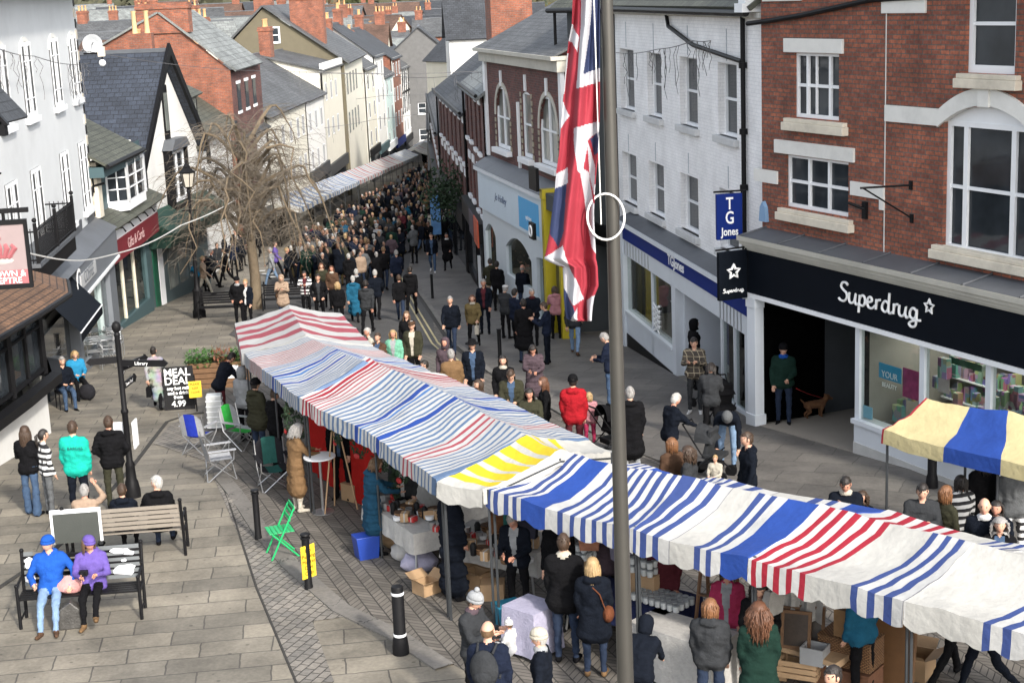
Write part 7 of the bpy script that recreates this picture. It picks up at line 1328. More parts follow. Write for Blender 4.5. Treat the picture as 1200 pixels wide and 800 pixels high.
cable('light_string','icicle light string over the upper windows of the white painted brick building',[A_(722,62,43.3),A_(770,58,39),A_(812,48,36),A_(833,48,34.5)],.012,M_wire,26)
cable('cable','thin cable crossing high above the street to the painted brick building',[A_(100,60,49.),A_(330,84,60),A_(560,84,60)],.012,M_wire,0); cable('light_string','light string over the street beyond the bare tree',[A_(330,82,80),A_(440,86,80),A_(568,84,62)],.012,M_wire,30)
cable('light_string','small white lights strung over the far market street',[A_(380,150,110),A_(440,140,112),A_(512,130,115)],.02,M_wire,14); cable('light_string','light string sagging over the far stalls',[A_(395,118,130),A_(450,112,130),A_(508,110,130)],.02,M_wire,12)
# ================================================================ PEOPLE
def capsule(b,a,c,ra,rb,n=10,flat=1.):
    a=Vector(a); c=Vector(c); d=c-a; L=d.length
    if L<1e-5: d=Vector((0,0,1)); L=1e-5
    d.normalize(); P=[];RR=[]
    for k in range(4): t=math.pi/2*k/4; P.append(a-d*ra*math.cos(t)); RR.append(max(.0008,ra*math.sin(t)))
    P.append(a); RR.append(ra); P.append(c); RR.append(rb)
    for k in range(1,5): t=math.pi/2*k/4; P.append(c+d*rb*math.sin(t)); RR.append(max(.0008,rb*math.cos(t)))
    b.tube(P,RR,None,n)
def rx(v,a): c,s=math.cos(a),math.sin(a); return Vector((v[0],v[1]*c+v[2]*s,-v[1]*s+v[2]*c))   # lean forward for positive a
def rz(v,a): c,s=math.cos(a),math.sin(a); return Vector((v[0]*c-v[1]*s,v[0]*s+v[1]*c,v[2]))
POSES={
 'stand':dict(),
 'stand2':dict(hipL=4,hipR=-3,armL=(12,10,60),armR=(5,12,15),yaw=18),
 'pockets':dict(armL=(-8,22,58),armR=(-8,22,58),hipL=3),
 'walk':dict(hipL=24,kneeL=8,hipR=-18,kneeR=22,armL=(-22,8,14),armR=(24,8,22)),
 'walk2':dict(hipL=-16,kneeL=26,hipR=20,kneeR=4,armL=(20,9,35),armR=(-18,8,10)),
 'hold':dict(armL=(28,10,85),armR=(30,10,80),pitch=14),
 'phone':dict(armL=(8,10,20),armR=(35,14,105),pitch=22),
 'lookdown':dict(armL=(20,8,70),armR=(22,8,72),pitch=32,lean=6),
 'browse':dict(lean=14,armL=(48,6,30),armR=(40,10,40),pitch=26),
 'lean':dict(lean=32,armL=(75,8,15),armR=(60,8,25),pitch=20,hipL=4),
 'bend':dict(lean=78,armL=(88,6,8),armR=(80,8,10),pitch=10,kneeL=8,kneeR=8,hipL=4,hipR=4),
 'push':dict(lean=10,armL=(52,6,22),armR=(52,6,22),hipL=14,hipR=-14,kneeR=12,pitch=14),
 'sit':dict(hipL=84,hipR=84,kneeL=80,kneeR=84,armL=(24,8,60),armR=(24,8,60)),
 'sitspread':dict(hipL=74,hipR=72,kneeL=48,kneeR=44,armL=(10,42,26),armR=(14,26,50),yaw=-40,pitch=4,lean=-10),
 'sitcross':dict(hipL=88,hipR=80,kneeL=42,kneeR=66,armL=(20,16,78),armR=(22,14,70),yaw=42,pitch=8,lean=-4),
 'sitback':dict(hipL=84,hipR=84,kneeL=80,kneeR=60,armL=(30,20,40),armR=(24,10,60),yaw=46,lean=2),
 'shade':dict(hipL=84,hipR=84,kneeL=80,kneeR=80,armL=(20,10,50),armR=(95,25,95),lean=0),
 'child':dict(),}
def skeleton(p):
    g_=lambda k,d=0: p.get(k,d); J={}; ln=R(g_('lean')); up=lambda v: rx(v,ln)
    J['pel']=Vector((0,0,0)); 
    for k,v in dict(waist=(0,0,.14),chest=(0,.0,.31),sh=(0,-.01,.435),neck=(0,-.005,.5)).items(): J[k]=up(v)
    pt=ln*.55+R(g_('pitch')); J['head']=J['neck']+rx(Vector((0,.025,.155)),min(pt,ln+R(20))*1.); J['hp']=pt; J['yaw']=R(g_('yaw'))
    for s,n in ((-1,'L'),(1,'R')):
        hf=R(g_('hip'+n)); kf=R(g_('knee'+n)); hip=Vector((s*.09,0,-.03)); sp=R(g_('spread',3))
        kn=hip+Vector((s*.43*math.sin(sp),.43*math.sin(hf),-.43*math.cos(hf))); an=kn+Vector((0,.42*math.sin(hf-kf),-.42*math.cos(hf-kf))); J['hip'+n],J['knee'+n],J['ank'+n]=hip,kn,an
        fa=(hf-kf)*.6 if abs(hf-kf)<1 else 0; J['toe'+n]=an+Vector((s*.03,.17*math.cos(fa),-.05+.17*math.sin(fa)))
        ap,ab,el=[R(q) for q in g_('arm'+n,(4,9,16))]; sh=up((s*.18,-.01,.425)); e=sh+up((s*.28*math.sin(ab),.28*math.sin(ap)*math.cos(ab),-.28*math.cos(ap)*math.cos(ab)))
        fp=ap+el; wr=e+up((-s*.25*math.sin(min(el,1.2)*.45),.25*math.sin(fp),-.25*math.cos(fp)))*1.; J['sh'+n],J['el'+n],J['wr'+n]=sh,e,wr
    zmin=min(J['ankL'].z,J['ankR'].z)-.085; J['base']=-zmin; return J
def body_prims(J,coat='jacket',bulk=0.,skirt=0,hood=False,scarf=False,fem=False,flare=0):
    P=[]; A=lambda a,c,ra,rb,s: P.append((Vector(a),Vector(c),ra,rb,s)); w=(.92 if fem else 1.); up=lambda v:v
    t=1+bulk; k=.012+.02*bulk*3
    dirv=(J['chest']-J['pel']).normalized(); X=Vector((1,0,0)); Yv=X.cross(dirv)*-1
    A(X*-.08,X*.08,.112,.112,'legs'); 
    for (zz,hw,r_) in ((.02,.075,.112),(.14,.055*w,.102 if fem else .11),(.25,.08*w,.112),(.33,.108*w,.113)):
        q=dirv*zz; A(q-X*hw,q+X*hw,r_*t,r_*t,'top')
    A(J['waist'],J['chest'],.12*t,.125*t,'top'); q=J['sh']; A(q-X*.155*w,q+X*.155*w,.068*t,.068*t,'top'); A(q-X*.07,J['neck']-X*.02,.06,.05,'top'); A(q+X*.07,J['neck']+X*.02,.06,.05,'top')
    if fem: 
        for s in (-1,1): A(J['chest']+X*.07*s+Yv*.06,J['chest']+X*.07*s+Yv*.07,.062,.06,'top')
    A(J['sh'],J['neck']+(J['head']-J['neck'])*.45,.052,.05,'skin')
    if coat!='none': A(dirv*-.05-X*.085,dirv*-.05+X*.085,.118*t,.118*t,'top')
    if scarf: 
        for a in range(8): 
            th=a*math.pi/4; c=J['neck']+Vector((.06*math.cos(th),.06*math.sin(th)+.01,.0)); A(c,c+Vector((0,0,.01)),.038,.038,'extra')
    if hood:
        c=J['neck']+Vector((0,-.075,-.015)); A(c-X*.06,c+X*.06,.062,.062,'top'); c=J['neck']+Vector((0,-.02,-.02)); A(c-X*.075,c+X*.075,.05,.05,'top')
    for s,n in ((-1,'L'),(1,'R')):
        A(J['hip'+n],J['knee'+n],.088,.064,'legs'); A(J['knee'+n],J['ank'+n],.062+flare*.3,.045+flare,'legs'); an=J['ank'+n]; toe=J['toe'+n]
        A(an+Vector((0,-.025,-.03)),toe,.047,.034,'shoe'); A(an+Vector((0,0,.0)),an+Vector((0,-.01,-.03)),.05,.048,'shoe')
        A(J['sh'+n],J['el'+n],.06*t,.05*t,'top'); A(J['el'+n],J['wr'+n],.05*t,.038*t,'top'); d=(J['wr'+n]-J['el'+n]).normalized(); A(J['wr'+n],J['wr'+n]+d*.07,.028,.03,'skin')
        if skirt>0:
            sit=(J['knee'+n]-J['hip'+n]).normalized().z>-.5
            if not sit:
                for ss in (0,.35,.7,1): 
                    zz=-skirt*ss; q=Vector((s*(.07+.02*ss),J['hip'+n].y+ (J['knee'+n].y-J['hip'+n].y)*min(1,ss*skirt/.43)*.7,zz)); A(q,q+Vector((-s*.06,0,-.02)),(.115+.03*ss)*t,(.115+.03*ss)*t,'top')
            else: A(J['hip'+n],J['hip'+n].lerp(J['knee'+n],min(1,skirt/.45)),.105*t,.09*t,'top')
    return P
SL=['skin','top','legs','shoe','extra','eye','lip','hair']
def head_mesh(b,M,k,n=18,h=14,face=True):
    "skull with brow, nose, cheeks, jaw and ears, as one loft"
    i0=len(b.v)
    for j in range(h+1):
        ph=math.pi*j/h; zz=-math.cos(ph)
        for q in range(n):
            a=2*math.pi*q/n; x=math.sin(ph)*math.cos(a); y=math.sin(ph)*math.sin(a); X_=x*.077; Y_=y*.096; Z_=zz*.112
            if zz<0: X_*=1-.30*(-zz)**1.6; Y_=Y_*(1-.10*(-zz)) if y<0 else Y_*(1-.05*(-zz))
            if y<0 and zz<-.2: Y_*=.82
            if y>.3:
                f=lambda cx,cz,sx,sz: math.exp(-((X_-cx)/sx)**2-((Z_-cz)/sz)**2)
                Y_+=.022*f(0,-.018,.014,.022)+.008*f(0,.03,.06,.012)-.009*f(.032,.010,.016,.012)-.009*f(-.032,.010,.016,.012)+.006*f(0,-.098,.02,.016)+.004*f(0,-.062,.022,.01)
            b.v.append(tuple(M@Vector((X_,Y_,Z_))))
    for j in range(h):
        for q in range(n): b.f.append((i0+j*n+q,i0+j*n+(q+1)%n,i0+(j+1)*n+(q+1)%n,i0+(j+1)*n+q)); b.m.append(0)
    if face:
        for s in (-1,1):
            _ball(b,M,(s*.031,.083,.010),(.013,.008,.0065),5); _ball(b,M,(s*.077,-.004,-.002),(.010,.02,.03),0)
            _ball(b,M,(s*.031,.090,.028),(.016,.006,.004),7)
        _ball(b,M,(0,.090,-.060),(.020,.007,.006),6)
def _ball(b,M,c,r,slot,n=8,h=5):
    i0=len(b.v)
    for j in range(h+1):
        ph=math.pi*j/h
        for q in range(n): a=2*math.pi*q/n; b.v.append(tuple(M@Vector((c[0]+r[0]*max(.01,math.sin(ph))*math.cos(a),c[1]+r[1]*max(.01,math.sin(ph))*math.sin(a),c[2]-r[2]*math.cos(ph)))))
    for j in range(h):
        for q in range(n): b.f.append((i0+j*n+q,i0+j*n+(q+1)%n,i0+(j+1)*n+(q+1)%n,i0+(j+1)*n+q)); b.m.append(slot)
def hand_mesh(b,w,d,fwd,side,slot=0):
    "four fingers of unequal length with a knuckle bend, and a thumb from the side of the palm"
    d=d.normalized(); ac=d.cross(fwd); ac=ac.normalized() if ac.length>.05 else Vector((1,0,0)); nrm=ac.cross(d).normalized()
    k0=len(b.f)
    for i,(o,L) in enumerate(((-.026,.058),(-.009,.070),(.009,.066),(.025,.050))):
        p0=w+d*.085+ac*o; p1=p0+d*L*.55-nrm*.004*side; p2=p1+(d*.75+nrm*.6*1).normalized()*L*.5
        b.tube([p0-d*.02,p0,p1,p2],[.0095,.0095,.0088,.0065],None,6)
    p0=w+d*.03+ac*-.026; p1=p0+(d*.6-ac*.7).normalized()*.035; p2=p1+(d*.9+nrm*.3).normalized()*.028; b.tube([p0,p1,p2],[.012,.0105,.008],None,6)
    for i in range(k0,len(b.f)): b.m[i]=slot
HAIRM={}
def hair_mesh(style):
    if style in HAIRM: return HAIRM[style]
    b=MB(); n,h=20,14; base=style.split('_')[0]; V=[]; K=1.09 if base!='bald' else 1.035
    cur=base=='curly'; K=1.28 if cur else K
    for j in range(h+1):
        ph=math.pi*j/h; zz=-math.cos(ph)
        for q in range(n):
            a=2*math.pi*q/n; x=math.sin(ph)*math.cos(a); y=math.sin(ph)*math.sin(a); v=Vector((x*.076*K,y*.098*K-.004,zz*.12*K+.004))
            if base in('long','bob','curly'):
                L={'long':.30,'bob':.10,'curly':.14}[base]; W_=.092*(1.18 if cur else 1); r0=math.hypot(x,y); ux,uy=(x/r0,y/r0) if r0>1e-6 else (0,0)
                if zz>=.1: rr=math.sqrt(max(0,1-zz*zz)); v=Vector((ux*W_*rr**.8,uy*(.112 if y<0 else .098)*(1.15 if cur else 1)*rr**.8,.118*zz**.9*(1.1 if cur else 1)))
                else:
                    t=(.1-zz)/1.1; fl=1+.10*math.sin(t*2.6)-(.22*t*t if base=='long' else 0); ll=L*(1+.18*noise.noise(Vector((ux*3,uy*3,len(base)*1.))))*(1 if y<.2 else .75); v=Vector((ux*W_*fl,(uy*.112*fl if y<0 else uy*.085),.01-ll*t))
                    if base=='long' and t>.5: v.x*=1-.15*(t-.5); v.y=min(v.y,-.02)-.01
            nn=noise.noise(Vector((v.x*(34 if cur else 46),v.y*(34 if cur else 46),v.z*(34 if cur else 9)))+Vector((len(style),0,0))); f_=1+(.16 if cur else .085)*nn; v=Vector((v.x*f_,v.y*f_,v.z*(1+.02*nn)))
            V.append(v)
    b.v=[tuple(v) for v in V]
    for j in range(h):
        for q in range(n):
            ids=(j*n+q,j*n+(q+1)%n,(j+1)*n+(q+1)%n,(j+1)*n+q); a=2*math.pi*(q+.5)/n; ph=math.pi*(j+.5)/h; y=math.sin(ph)*math.sin(a); zz=-math.cos(ph)
            keep= zz>.42 or (y<.18 and zz>-.25) or (y<-.15 and zz>-.55)
            if base in('long','bob','curly'): keep= zz>.45 or (y<.3 and zz>-.97)
            if base=='bald': keep=(y<.1 and -.45<zz<.25)
            if keep: b.f.append(ids); b.m.append(0)
    if base=='bun': b.sphere((0,-.10,.05),.045,None,10,7)
    if style=='pony': b.tube([(0,-.1,.04),(0,-.15,0),(0,-.15,-.12),(0,-.13,-.24)],[.025,.035,.03,.008],None,8)
    rs=random.Random(len(style)*13)
    if base in('long','bob','curly'):
        L={'long':.32,'bob':.13,'curly':.17}[base]*(2. if style=='curly_long' else 1)
        for q in range(90 if base!='bob' else 60):
            a=rs.uniform(math.pi*.93,math.pi*2.07); ux,uy=math.cos(a),math.sin(a); Wd=(.098 if not cur else .12)*(1.25 if style=='curly_long' else 1); pts=[]; wob=rs.uniform(0,6); st=rs.uniform(.0,.10); ln=L*rs.uniform(.75,1.12)
            for k in range(8):
                t=k/7; z=.10-st*.5-(ln+.1)*t; rr=Wd*(.45+.6*min(1,t*3.2)) if t<.31 else Wd*(1.04+.03*math.sin(t*5)); ww=(.018 if cur else .005)*math.sin(t*16+wob); pts.append((ux*(rr+ww),min(uy,.25)*(rr+ww)*1.16,z))
            b.tube(pts,[.006,.009,.010,.010,.009,.008,.006,.003],None,4)
    elif base=='short':
        for q in range(70):
            a=rs.uniform(0,6.28); p_=rs.uniform(.1,1.25); d=Vector((math.sin(p_)*math.cos(a)*.080,math.sin(p_)*math.sin(a)*.103-.004,math.cos(p_)*.124+.002))
            if d.y>.05 and d.z<.05: continue
            t_=Vector((-d.y,d.x,0)).normalized()*rs.uniform(-.02,.02)+Vector((0,.012 if d.y>0 else -.01,-.012)); b.tube([d*1.0,d*1.06+t_*.6,d*1.05+t_*1.4],[.006,.007,.002],None,4)
    me=b.mesh('hair_'+style,True); HAIRM[style]=me; return me
def hat_mesh(kind):
    if kind in HAIRM: return HAIRM[kind]
    b=MB(); n=20
    if kind in('beanie','bobble'):
        b.lathe([(.092,-.0),(.098,.002),(.098,.038),(.092,.042)],0,0,None,n,1,1.2).lathe([(.093,.035),(.09,.075),(.07,.112),(.04,.132),(.002,.14)],0,0,None,n,1,1.2)
        if kind=='bobble': b.sphere((0,0,.16),.038,None,10,7)
    elif kind=='flatcap': b.lathe([(.088,.035),(.1,.06),(.098,.09),(.06,.115),(.002,.12)],0,.0,None,n,1,1.25).prism([(-.06,.06),(.06,.06),(.075,.1),(.04,.16),(-.04,.16),(-.075,.1)],.04,.052,axis='z')
    elif kind=='brim': b.lathe([(.085,.03),(.16,.035),(.16,.042),(.09,.046),(.085,.12),(.06,.14),(.002,.138)],0,0,None,n,1,1.15)
    elif kind=='hoodup':
        b.lathe([(.06,-.15),(.1,-.12),(.108,-.03),(.112,.04),(.095,.1),(.05,.138),(.002,.145)],0,-.018,None,n,1,1.15)
        b.v=[(x,(.045 if (y>.045 and -.11<z<.08) else y),z) for x,y,z in b.v]
    elif kind=='band': b.lathe([(.09,.0),(.096,.01),(.096,.045),(.09,.055)],0,0,None,n,1,1.2)
    me=b.mesh('hat_'+kind,True); HAIRM[kind]=me; return me
BODY={}
def classify(me,P,J,k,wr=0.):
    import numpy as np
    nV=len(me.vertices); co=np.empty(nV*3); me.vertices.foreach_get('co',co); co=co.reshape(-1,3)
    D=[]
    for a,c,ra,rb,s in P:
        a_=np.array(a); d=np.array(c)-a_; L2=max(1e-9,d@d); t=np.clip(((co-a_)@d)/L2,0,1); dist=np.linalg.norm(co-(a_+t[:,None]*d),axis=1)-(ra+(rb-ra)*t); D.append(dist)
    D=np.array(D); sl=np.array([SL.index(p[4]) for p in P]); return sl[np.argmin(D,axis=0)]
def make_body(key,pose,lod,**kw):
    kk=(key,lod)
    if kk in BODY: return BODY[kk]
    pz_=kw.pop('puff',0); opn=kw.pop('opn',False); J=skeleton(pose); P=body_prims(J,**kw); b=MB()
    for a,c,ra,rb,s in P: capsule(b,a,c,ra,rb,10 if lod==0 else 8)
    vs={0:.021,1:.036}[lod]
    if lod==1:
        Hm=J['head']; capsule(b,Hm+Vector((0,0,-.03)),Hm+Vector((0,0,.02)),.085,.088,8); P.append((Hm+Vector((0,0.045,-.05)),Hm+Vector((0,0.045,-.01)),.072,.072,'skin')); P.append((Hm+Vector((0,-.02,.03)),Hm+Vector((0,-.03,-.01)),.098,.098,'hair'))
    me=b.mesh('tmp'); o=bpy.data.objects.new('tmp',me); COL.objects.link(o); m=o.modifiers.new('r','REMESH'); m.mode='VOXEL'; m.voxel_size=vs; s_=o.modifiers.new('s','SMOOTH'); s_.factor=.5; s_.iterations=3 if lod==0 else 2
    dg=bpy.context.evaluated_depsgraph_get(); dg.update(); out=bpy.data.meshes.new_from_object(o.evaluated_get(dg)); bpy.data.objects.remove(o); bpy.data.meshes.remove(me)
    vs_=classify(out,P,J,key); import numpy as np
    # fabric folds
    sd=hash(str(key))%97
    out.update(); nrm=[v.normal.copy() for v in out.vertices]
    for v,nv,sl in zip(out.vertices,nrm,vs_):
        if sl in (1,2):
            c=v.co; d=.015*noise.noise(Vector((c.x*7+sd,c.y*7,c.z*11)))+.010*noise.noise(Vector((c.x*15,c.y*15+sd,c.z*26)))
            if pz_ and sl==1: d+=.005*math.sin(c.z*80+3*noise.noise(c*3))
            v.co=c+nv*d
    fs=[int(np.bincount([vs_[i] for i in p.vertices],minlength=8).argmax()) for p in out.polygons]
    if opn:
        for fi,p in enumerate(out.polygons):
            c=p.center
            if fs[fi]==1 and p.normal.y>.35 and abs(c.x)<(.028+.045*max(0,min(1,(c.z-.02)/.45))) and -.12<c.z<J['sh'].z+.06: fs[fi]=4
    bb=MB(); bb.v=[tuple(v.co) for v in out.vertices]; bb.f=[tuple(p.vertices) for p in out.polygons]; bb.m=fs; bpy.data.meshes.remove(out)
    HM_=Matrix.Translation(J['head'])@Matrix.Rotation(J['yaw'],4,'Z')@Matrix.Rotation(-J['hp'],4,'X')
    if lod==0:
        head_mesh(bb,HM_,0)
        for s,n_ in ((-1,'L'),(1,'R')): d=(J['wr'+n_]-J['el'+n_]).normalized(); hand_mesh(bb,J['wr'+n_],d,Vector((0,1,0)) if abs(d.y)<.9 else Vector((0,0,1)),s)
    bz=Vector((0,0,J['base'])); bb.v=[tuple(Vector(v)+bz) for v in bb.v]
    dm=mat('placeholder',(.1,.1,.1)); bb.mats=[bpy.data.materials.get('slot_%d'%i) or bpy.data.materials.new('slot_%d'%i) for i in range(8)]
    me=bb.mesh('person_'+str(key),True); BODY[kk]=(me,J,Matrix.Translation(bz)@HM_); return BODY[kk]
SKIN=mat('skin_light',(.52,.30,.21),.6,.06,10.,.05); SKIN2=mat('skin_ruddy',(.45,.22,.15),.6,.06,10.,.05); M_eye=mat('eye_dark',(.03,.02,.015),.3); M_lip=mat('lip',(.32,.11,.09),.5)
HC={'brown':(.045,.025,.014),'dark':(.014,.010,.008),'grey':(.26,.25,.24),'white':(.36,.35,.33),'blonde':(.34,.23,.11),'auburn':(.10,.04,.018),'lightbrown':(.12,.07,.035),'ginger':(.17,.075,.03)}
CC={'black':(.0065,.0065,.0075),'navy':(.010,.014,.028),'dnavy':(.006,.008,.013),'jeans':(.045,.075,.13),'ljeans':(.16,.24,.36),'djeans':(.02,.03,.055),'olive':(.032,.032,.020),'khaki':(.12,.09,.04),'beige':(.28,.205,.15),'tan':(.15,.09,.045),'grey':(.09,.095,.1),'dgrey':(.03,.032,.035),'lgrey':(.25,.26,.27),'teal':(.012,.08,.14),'blue':(.012,.07,.32),'turq':(.01,.34,.26),'purple':(.11,.075,.28),'red':(.28,.010,.016),'pink':(.36,.17,.19),'cream':(.40,.37,.31),'white':(.5,.5,.5),'green':(.008,.024,.018),'mint':(.14,.36,.25),'maroon':(.07,.015,.02),'plum':(.07,.05,.06),'brown':(.07,.04,.025),'sky':(.02,.18,.33),'petrol':(.012,.05,.09),'rust':(.12,.042,.02),'hotpink':(.32,.03,.08)}
def hairm(c):
    if ('hair_'+c,) in MATS: return MATS[('hair_'+c,)]
    m=mat('hair_'+c,HC[c],.55,.45,1.,.5); t=m.node_tree; tc=[n for n in t.nodes if n.type=='TEX_COORD'][0]; mp=N(t,'ShaderNodeMapping'); mp.inputs['Scale'].default_value=(70,70,9); t.links.new(tc.outputs['Object'],mp.inputs[0])
    for n in t.nodes:
        if n.type=='TEX_NOISE': t.links.new(mp.outputs[0],n.inputs['Vector']); n.inputs['Scale'].default_value=1.
    return m
def clo(c):
    if c in('black','dnavy','dgrey','navy'): return mat('dark_cloth_'+c,CC[c],.95,.3,9.,.5,bscale=35.,spec=.08)
    if c=='bwstripe': return brick_mat('striped_knit',(.6,.6,.6),(.6,.6,.6),(.012,.012,.014),bw=8.,bh=.12,ms=.03,swap='XZ',bump=.1,dark=.1,mott=.1)
    if c=='plaid': return brick_mat('plaid_wool',(.03,.025,.02),(.045,.035,.025),(.28,.24,.17),bw=.13,bh=.12,ms=.007,swap='XZ',bump=.1,dark=.1,mott=.2,off=0)
    if c=='pastel':
        if ('pastel',) not in MATS:
            m,t,bs=_new('pastel_coat'); L=t.links; tc=N(t,'ShaderNodeTexCoord'); n1=N(t,'ShaderNodeTexNoise',i_Scale=3.,i_Detail=2.); L.new(tc.outputs['Object'],n1.inputs['Vector']); hs=N(t,'ShaderNodeHueSaturation'); hs.inputs['Saturation'].default_value=1.3; hs.inputs['Value'].default_value=.45; L.new(n1.outputs['Color'],hs.inputs['Color']); mx=N(t,'ShaderNodeMix',data_type='RGBA'); mx.inputs[0].default_value=.45; mx.inputs[7].default_value=(.24,.23,.25,1); L.new(hs.outputs[0],mx.inputs[6]); L.new(mx.outputs[2],bs.inputs['Base Color']); bs.inputs['Roughness'].default_value=.9; MATS[('pastel',)]=m
        return MATS[('pastel',)]
    return cloth(CC[c])
def set_mats(o,top,legs,shoe,hair,skin,extra):
    ms=[skin,clo(top),clo(legs),clo(shoe) if shoe in CC else cloth(CC['black']),clo(extra),M_eye,M_lip,hairm(hair) if hair in HC else hairm('brown')]
    for s,m in zip(o.material_slots,ms): s.link='OBJECT'; s.material=m
NP=[0]
def person(label,hx,hy,H=1.72,face=180,pose='stand',top='black',legs='black',shoe='black',hair='short',hc='brown',hat=None,hatc='black',coat='jacket',bulk=0.08,skirt=0,hood=False,scarf=False,extra='cream',fem=False,flare=0,puff=0,skin=None,at=None,group='shoppers in the market',bag=None,over=None,z=None,adj=None,lod=0,opn=None):
    if opn is None: opn=(coat=='jacket' and not puff and 110<abs(face)<=180 and (NP[0]*7)%10<6 and not scarf)
    if opn and extra=='cream': extra=['lgrey','white','jeans','maroon','dgrey','cream'][NP[0]%6]
    ps=dict(POSES[pose]); ps.update(over or {}); key=(pose,coat,round(bulk,2),skirt,hood,scarf,fem,flare,puff,str(over),opn); kw=dict(opn=opn,coat=coat,bulk=bulk,skirt=skirt,hood=hood,scarf=scarf,fem=fem,flare=flare,puff=puff)
    me,J,HM_=make_body(key,ps,0,**kw); sc=H/1.745
    hz=(HM_.translation.z+.12)*sc
    if at is None: p=G(hx,hy,hz); off=rz(Vector((J['head'].x,J['head'].y,0))*sc,R(face)); pos=(p.x-off.x,p.y-off.y); 
    else: pos=at
    zz=g(pos[1]) if z is None else z
    root=empty('person',label,'person',(pos[0],pos[1],zz),R(face),group); root.scale=(sc,)*3
    o=bpy.data.objects.new('body',me); COL.objects.link(o); o.parent=root; set_mats(o,top,legs,shoe,hc,skin or (SKIN if NP[0]%3 else SKIN2),extra); NP[0]+=1
    if hair and hat!='hoodup':
        m2=hair_mesh(hair); h_=bpy.data.objects.new('hair',m2); COL.objects.link(h_); h_.parent=root; h_.matrix_local=HM_
        if not m2.materials: m2.materials.append(hairm('brown'))
        h_.material_slots[0].link='OBJECT'; h_.material_slots[0].material=hairm(hc)
    if hat:
        m2=hat_mesh(hat); h_=bpy.data.objects.new('hat' if hat!='hoodup' else 'hood',m2); COL.objects.link(h_); h_.parent=root; h_.matrix_local=HM_
        if not m2.materials: m2.materials.append(hairm('brown'))
        h_.material_slots[0].link='OBJECT'; h_.material_slots[0].material=clo(hatc)
    if bag:
        kind,bc,side=bag; 
        if kind=='shoulder':
            b=MB(); b.sphere((0,0,0),.14,None,10,7,(.6,1.1,.85)); q=J['pel']+Vector((side*.2,-.03,-.02)); bo=b.build('handbag',clo(bc),root,smooth=True); bo.location=q+Vector((0,0,J['base'])); MB().tube([(side*.17,-.1,.05+J['base']),(side*.1,-.15,.3+J['base']),(-side*.1,-.06,.47+J['base']),(-side*.1,.1,.42+J['base']),(side*.1,.15,.2+J['base']),(side*.18,.08,.04+J['base'])],.010,clo(bc),5).build('strap',None,root,smooth=True)
        if kind=='hand':
            b=MB(); b.prism([(-.15,-.24),(.15,-.24),(.12,0),(-.12,0)],-.06,.06).tube([(-.07,0,0),(-.05,0,.12),(.05,0,.12),(.07,0,0)],.01,None,5); q=J['wr'+('R' if side>0 else 'L')]; d=(q-J['el'+('R' if side>0 else 'L')]).normalized(); bo=b.build('handbag',clo(bc),root,bevel=.02); bo.location=q+d*.08+Vector((0,0,J['base']-.12)); bo.rotation_euler[2]=R(90)
        if kind=='back':
            b=MB(); b.sphere((0,0,0),.2,None,12,9,(.85,.55,1.15)); b.sphere((0,-.09,-.07),.1,None,10,7,(1.1,.5,.8)); bo=b.build('backpack',clo(bc),root,smooth=True); bo.location=J['chest']+Vector((0,-.2,J['base']-.03))
            for s in (-1,1): MB().tube([(s*.09,-.15,.45+J['base']),(s*.11,-.02,.52+J['base']),(s*.12,.12,.4+J['base']),(s*.12,.13,.25+J['base']),(s*.15,-.1,.14+J['base'])],.016,clo(bc),6).build('strap',None,root,smooth=True)
    return root
# ---- the people one can tell apart, placed by where they stand
Pn=person
# left foreground
Pn('woman with very long brown hair, black jacket and flared jeans by the pub wall',28,498,1.68,-12,'stand2',top='black',legs='jeans',hair='long',hc='brown',fem=True,flare=.035,bulk=.02,extra='maroon')
Pn('young woman in striped top and grey leggings left of the turquoise jumper',50,503,1.6,-55,'stand',top='bwstripe',legs='grey',hair='pony',hc='dark',fem=True,bulk=0)
tm_=Pn('broad man in bright turquoise jumper with writing across the back',84,493,1.82,-3,'stand',top='turq',legs='dnavy',hair='short',hc='brown',bulk=.16)
text_mesh('F.C. BARDES',.075,mat('jumper_print',(.003,.03,.03),.7),'lettering',tm_,(0,-.172,1.31),(R(90+8),0,0),ext=.001)
Pn('man in black padded jacket and olive trousers beside the fingerpost, back turned',126,487,1.76,8,'pockets',top='black',legs='olive',hair='short',hc='brown',puff=1,bulk=.14,hood=True)
Pn('woman in long pastel patchwork coat with black handbag walking away on the flagstones',179,406,1.6,5,'walk',top='pastel',legs='black',hair='bun',hc='dark',fem=True,skirt=.55,bulk=.05,bag=('hand','black',-1))
def seat_at(px,py,h=.45): p=G(px,py,h); return p
def sitter(label,px,py,face,pose,H=1.7,drop=.0,**k):   # px,py: where the hips rest on the seat, 0.45 m up
    p=G(px,py,.52); return person(label,0,0,H,face,pose,at=(p.x,p.y),z=g(p.y)+(drop),**k)
Bq=lambda bo,x,y: (bo.matrix_basis@Vector((x,y,0)))
def on_bench(label,bo,x,y,face,pose,H=1.7,zoff=0.,**k):
    q=Bq(bo,x,y); ps=dict(POSES[pose]); J=skeleton(ps); sc=H/1.745; z=bo.location.z+.455+.10*sc-J['base']*sc+zoff
    return person(label,0,0,H,math.degrees(bo.rotation_euler[2])+face,pose,at=(q.x,q.y),z=z,**k)
on_bench('seated person in bright blue jacket, blue beanie and pale jeans on the foreground bench',bF,-.42,-.17,180,'sitspread',1.68,top='blue',legs='ljeans',shoe='brown',hair='short',hc='grey',hat='beanie',hatc='blue',hood=True,bulk=.16)
on_bench('seated woman in purple jacket and hat, black leggings and tan boots, camera round her neck',bF,.18,-.17,180,'sitcross',1.62,top='purple',legs='black',shoe='tan',hair='bob',hc='lightbrown',hat='beanie',hatc='purple',fem=True,hood=True,bulk=.12)
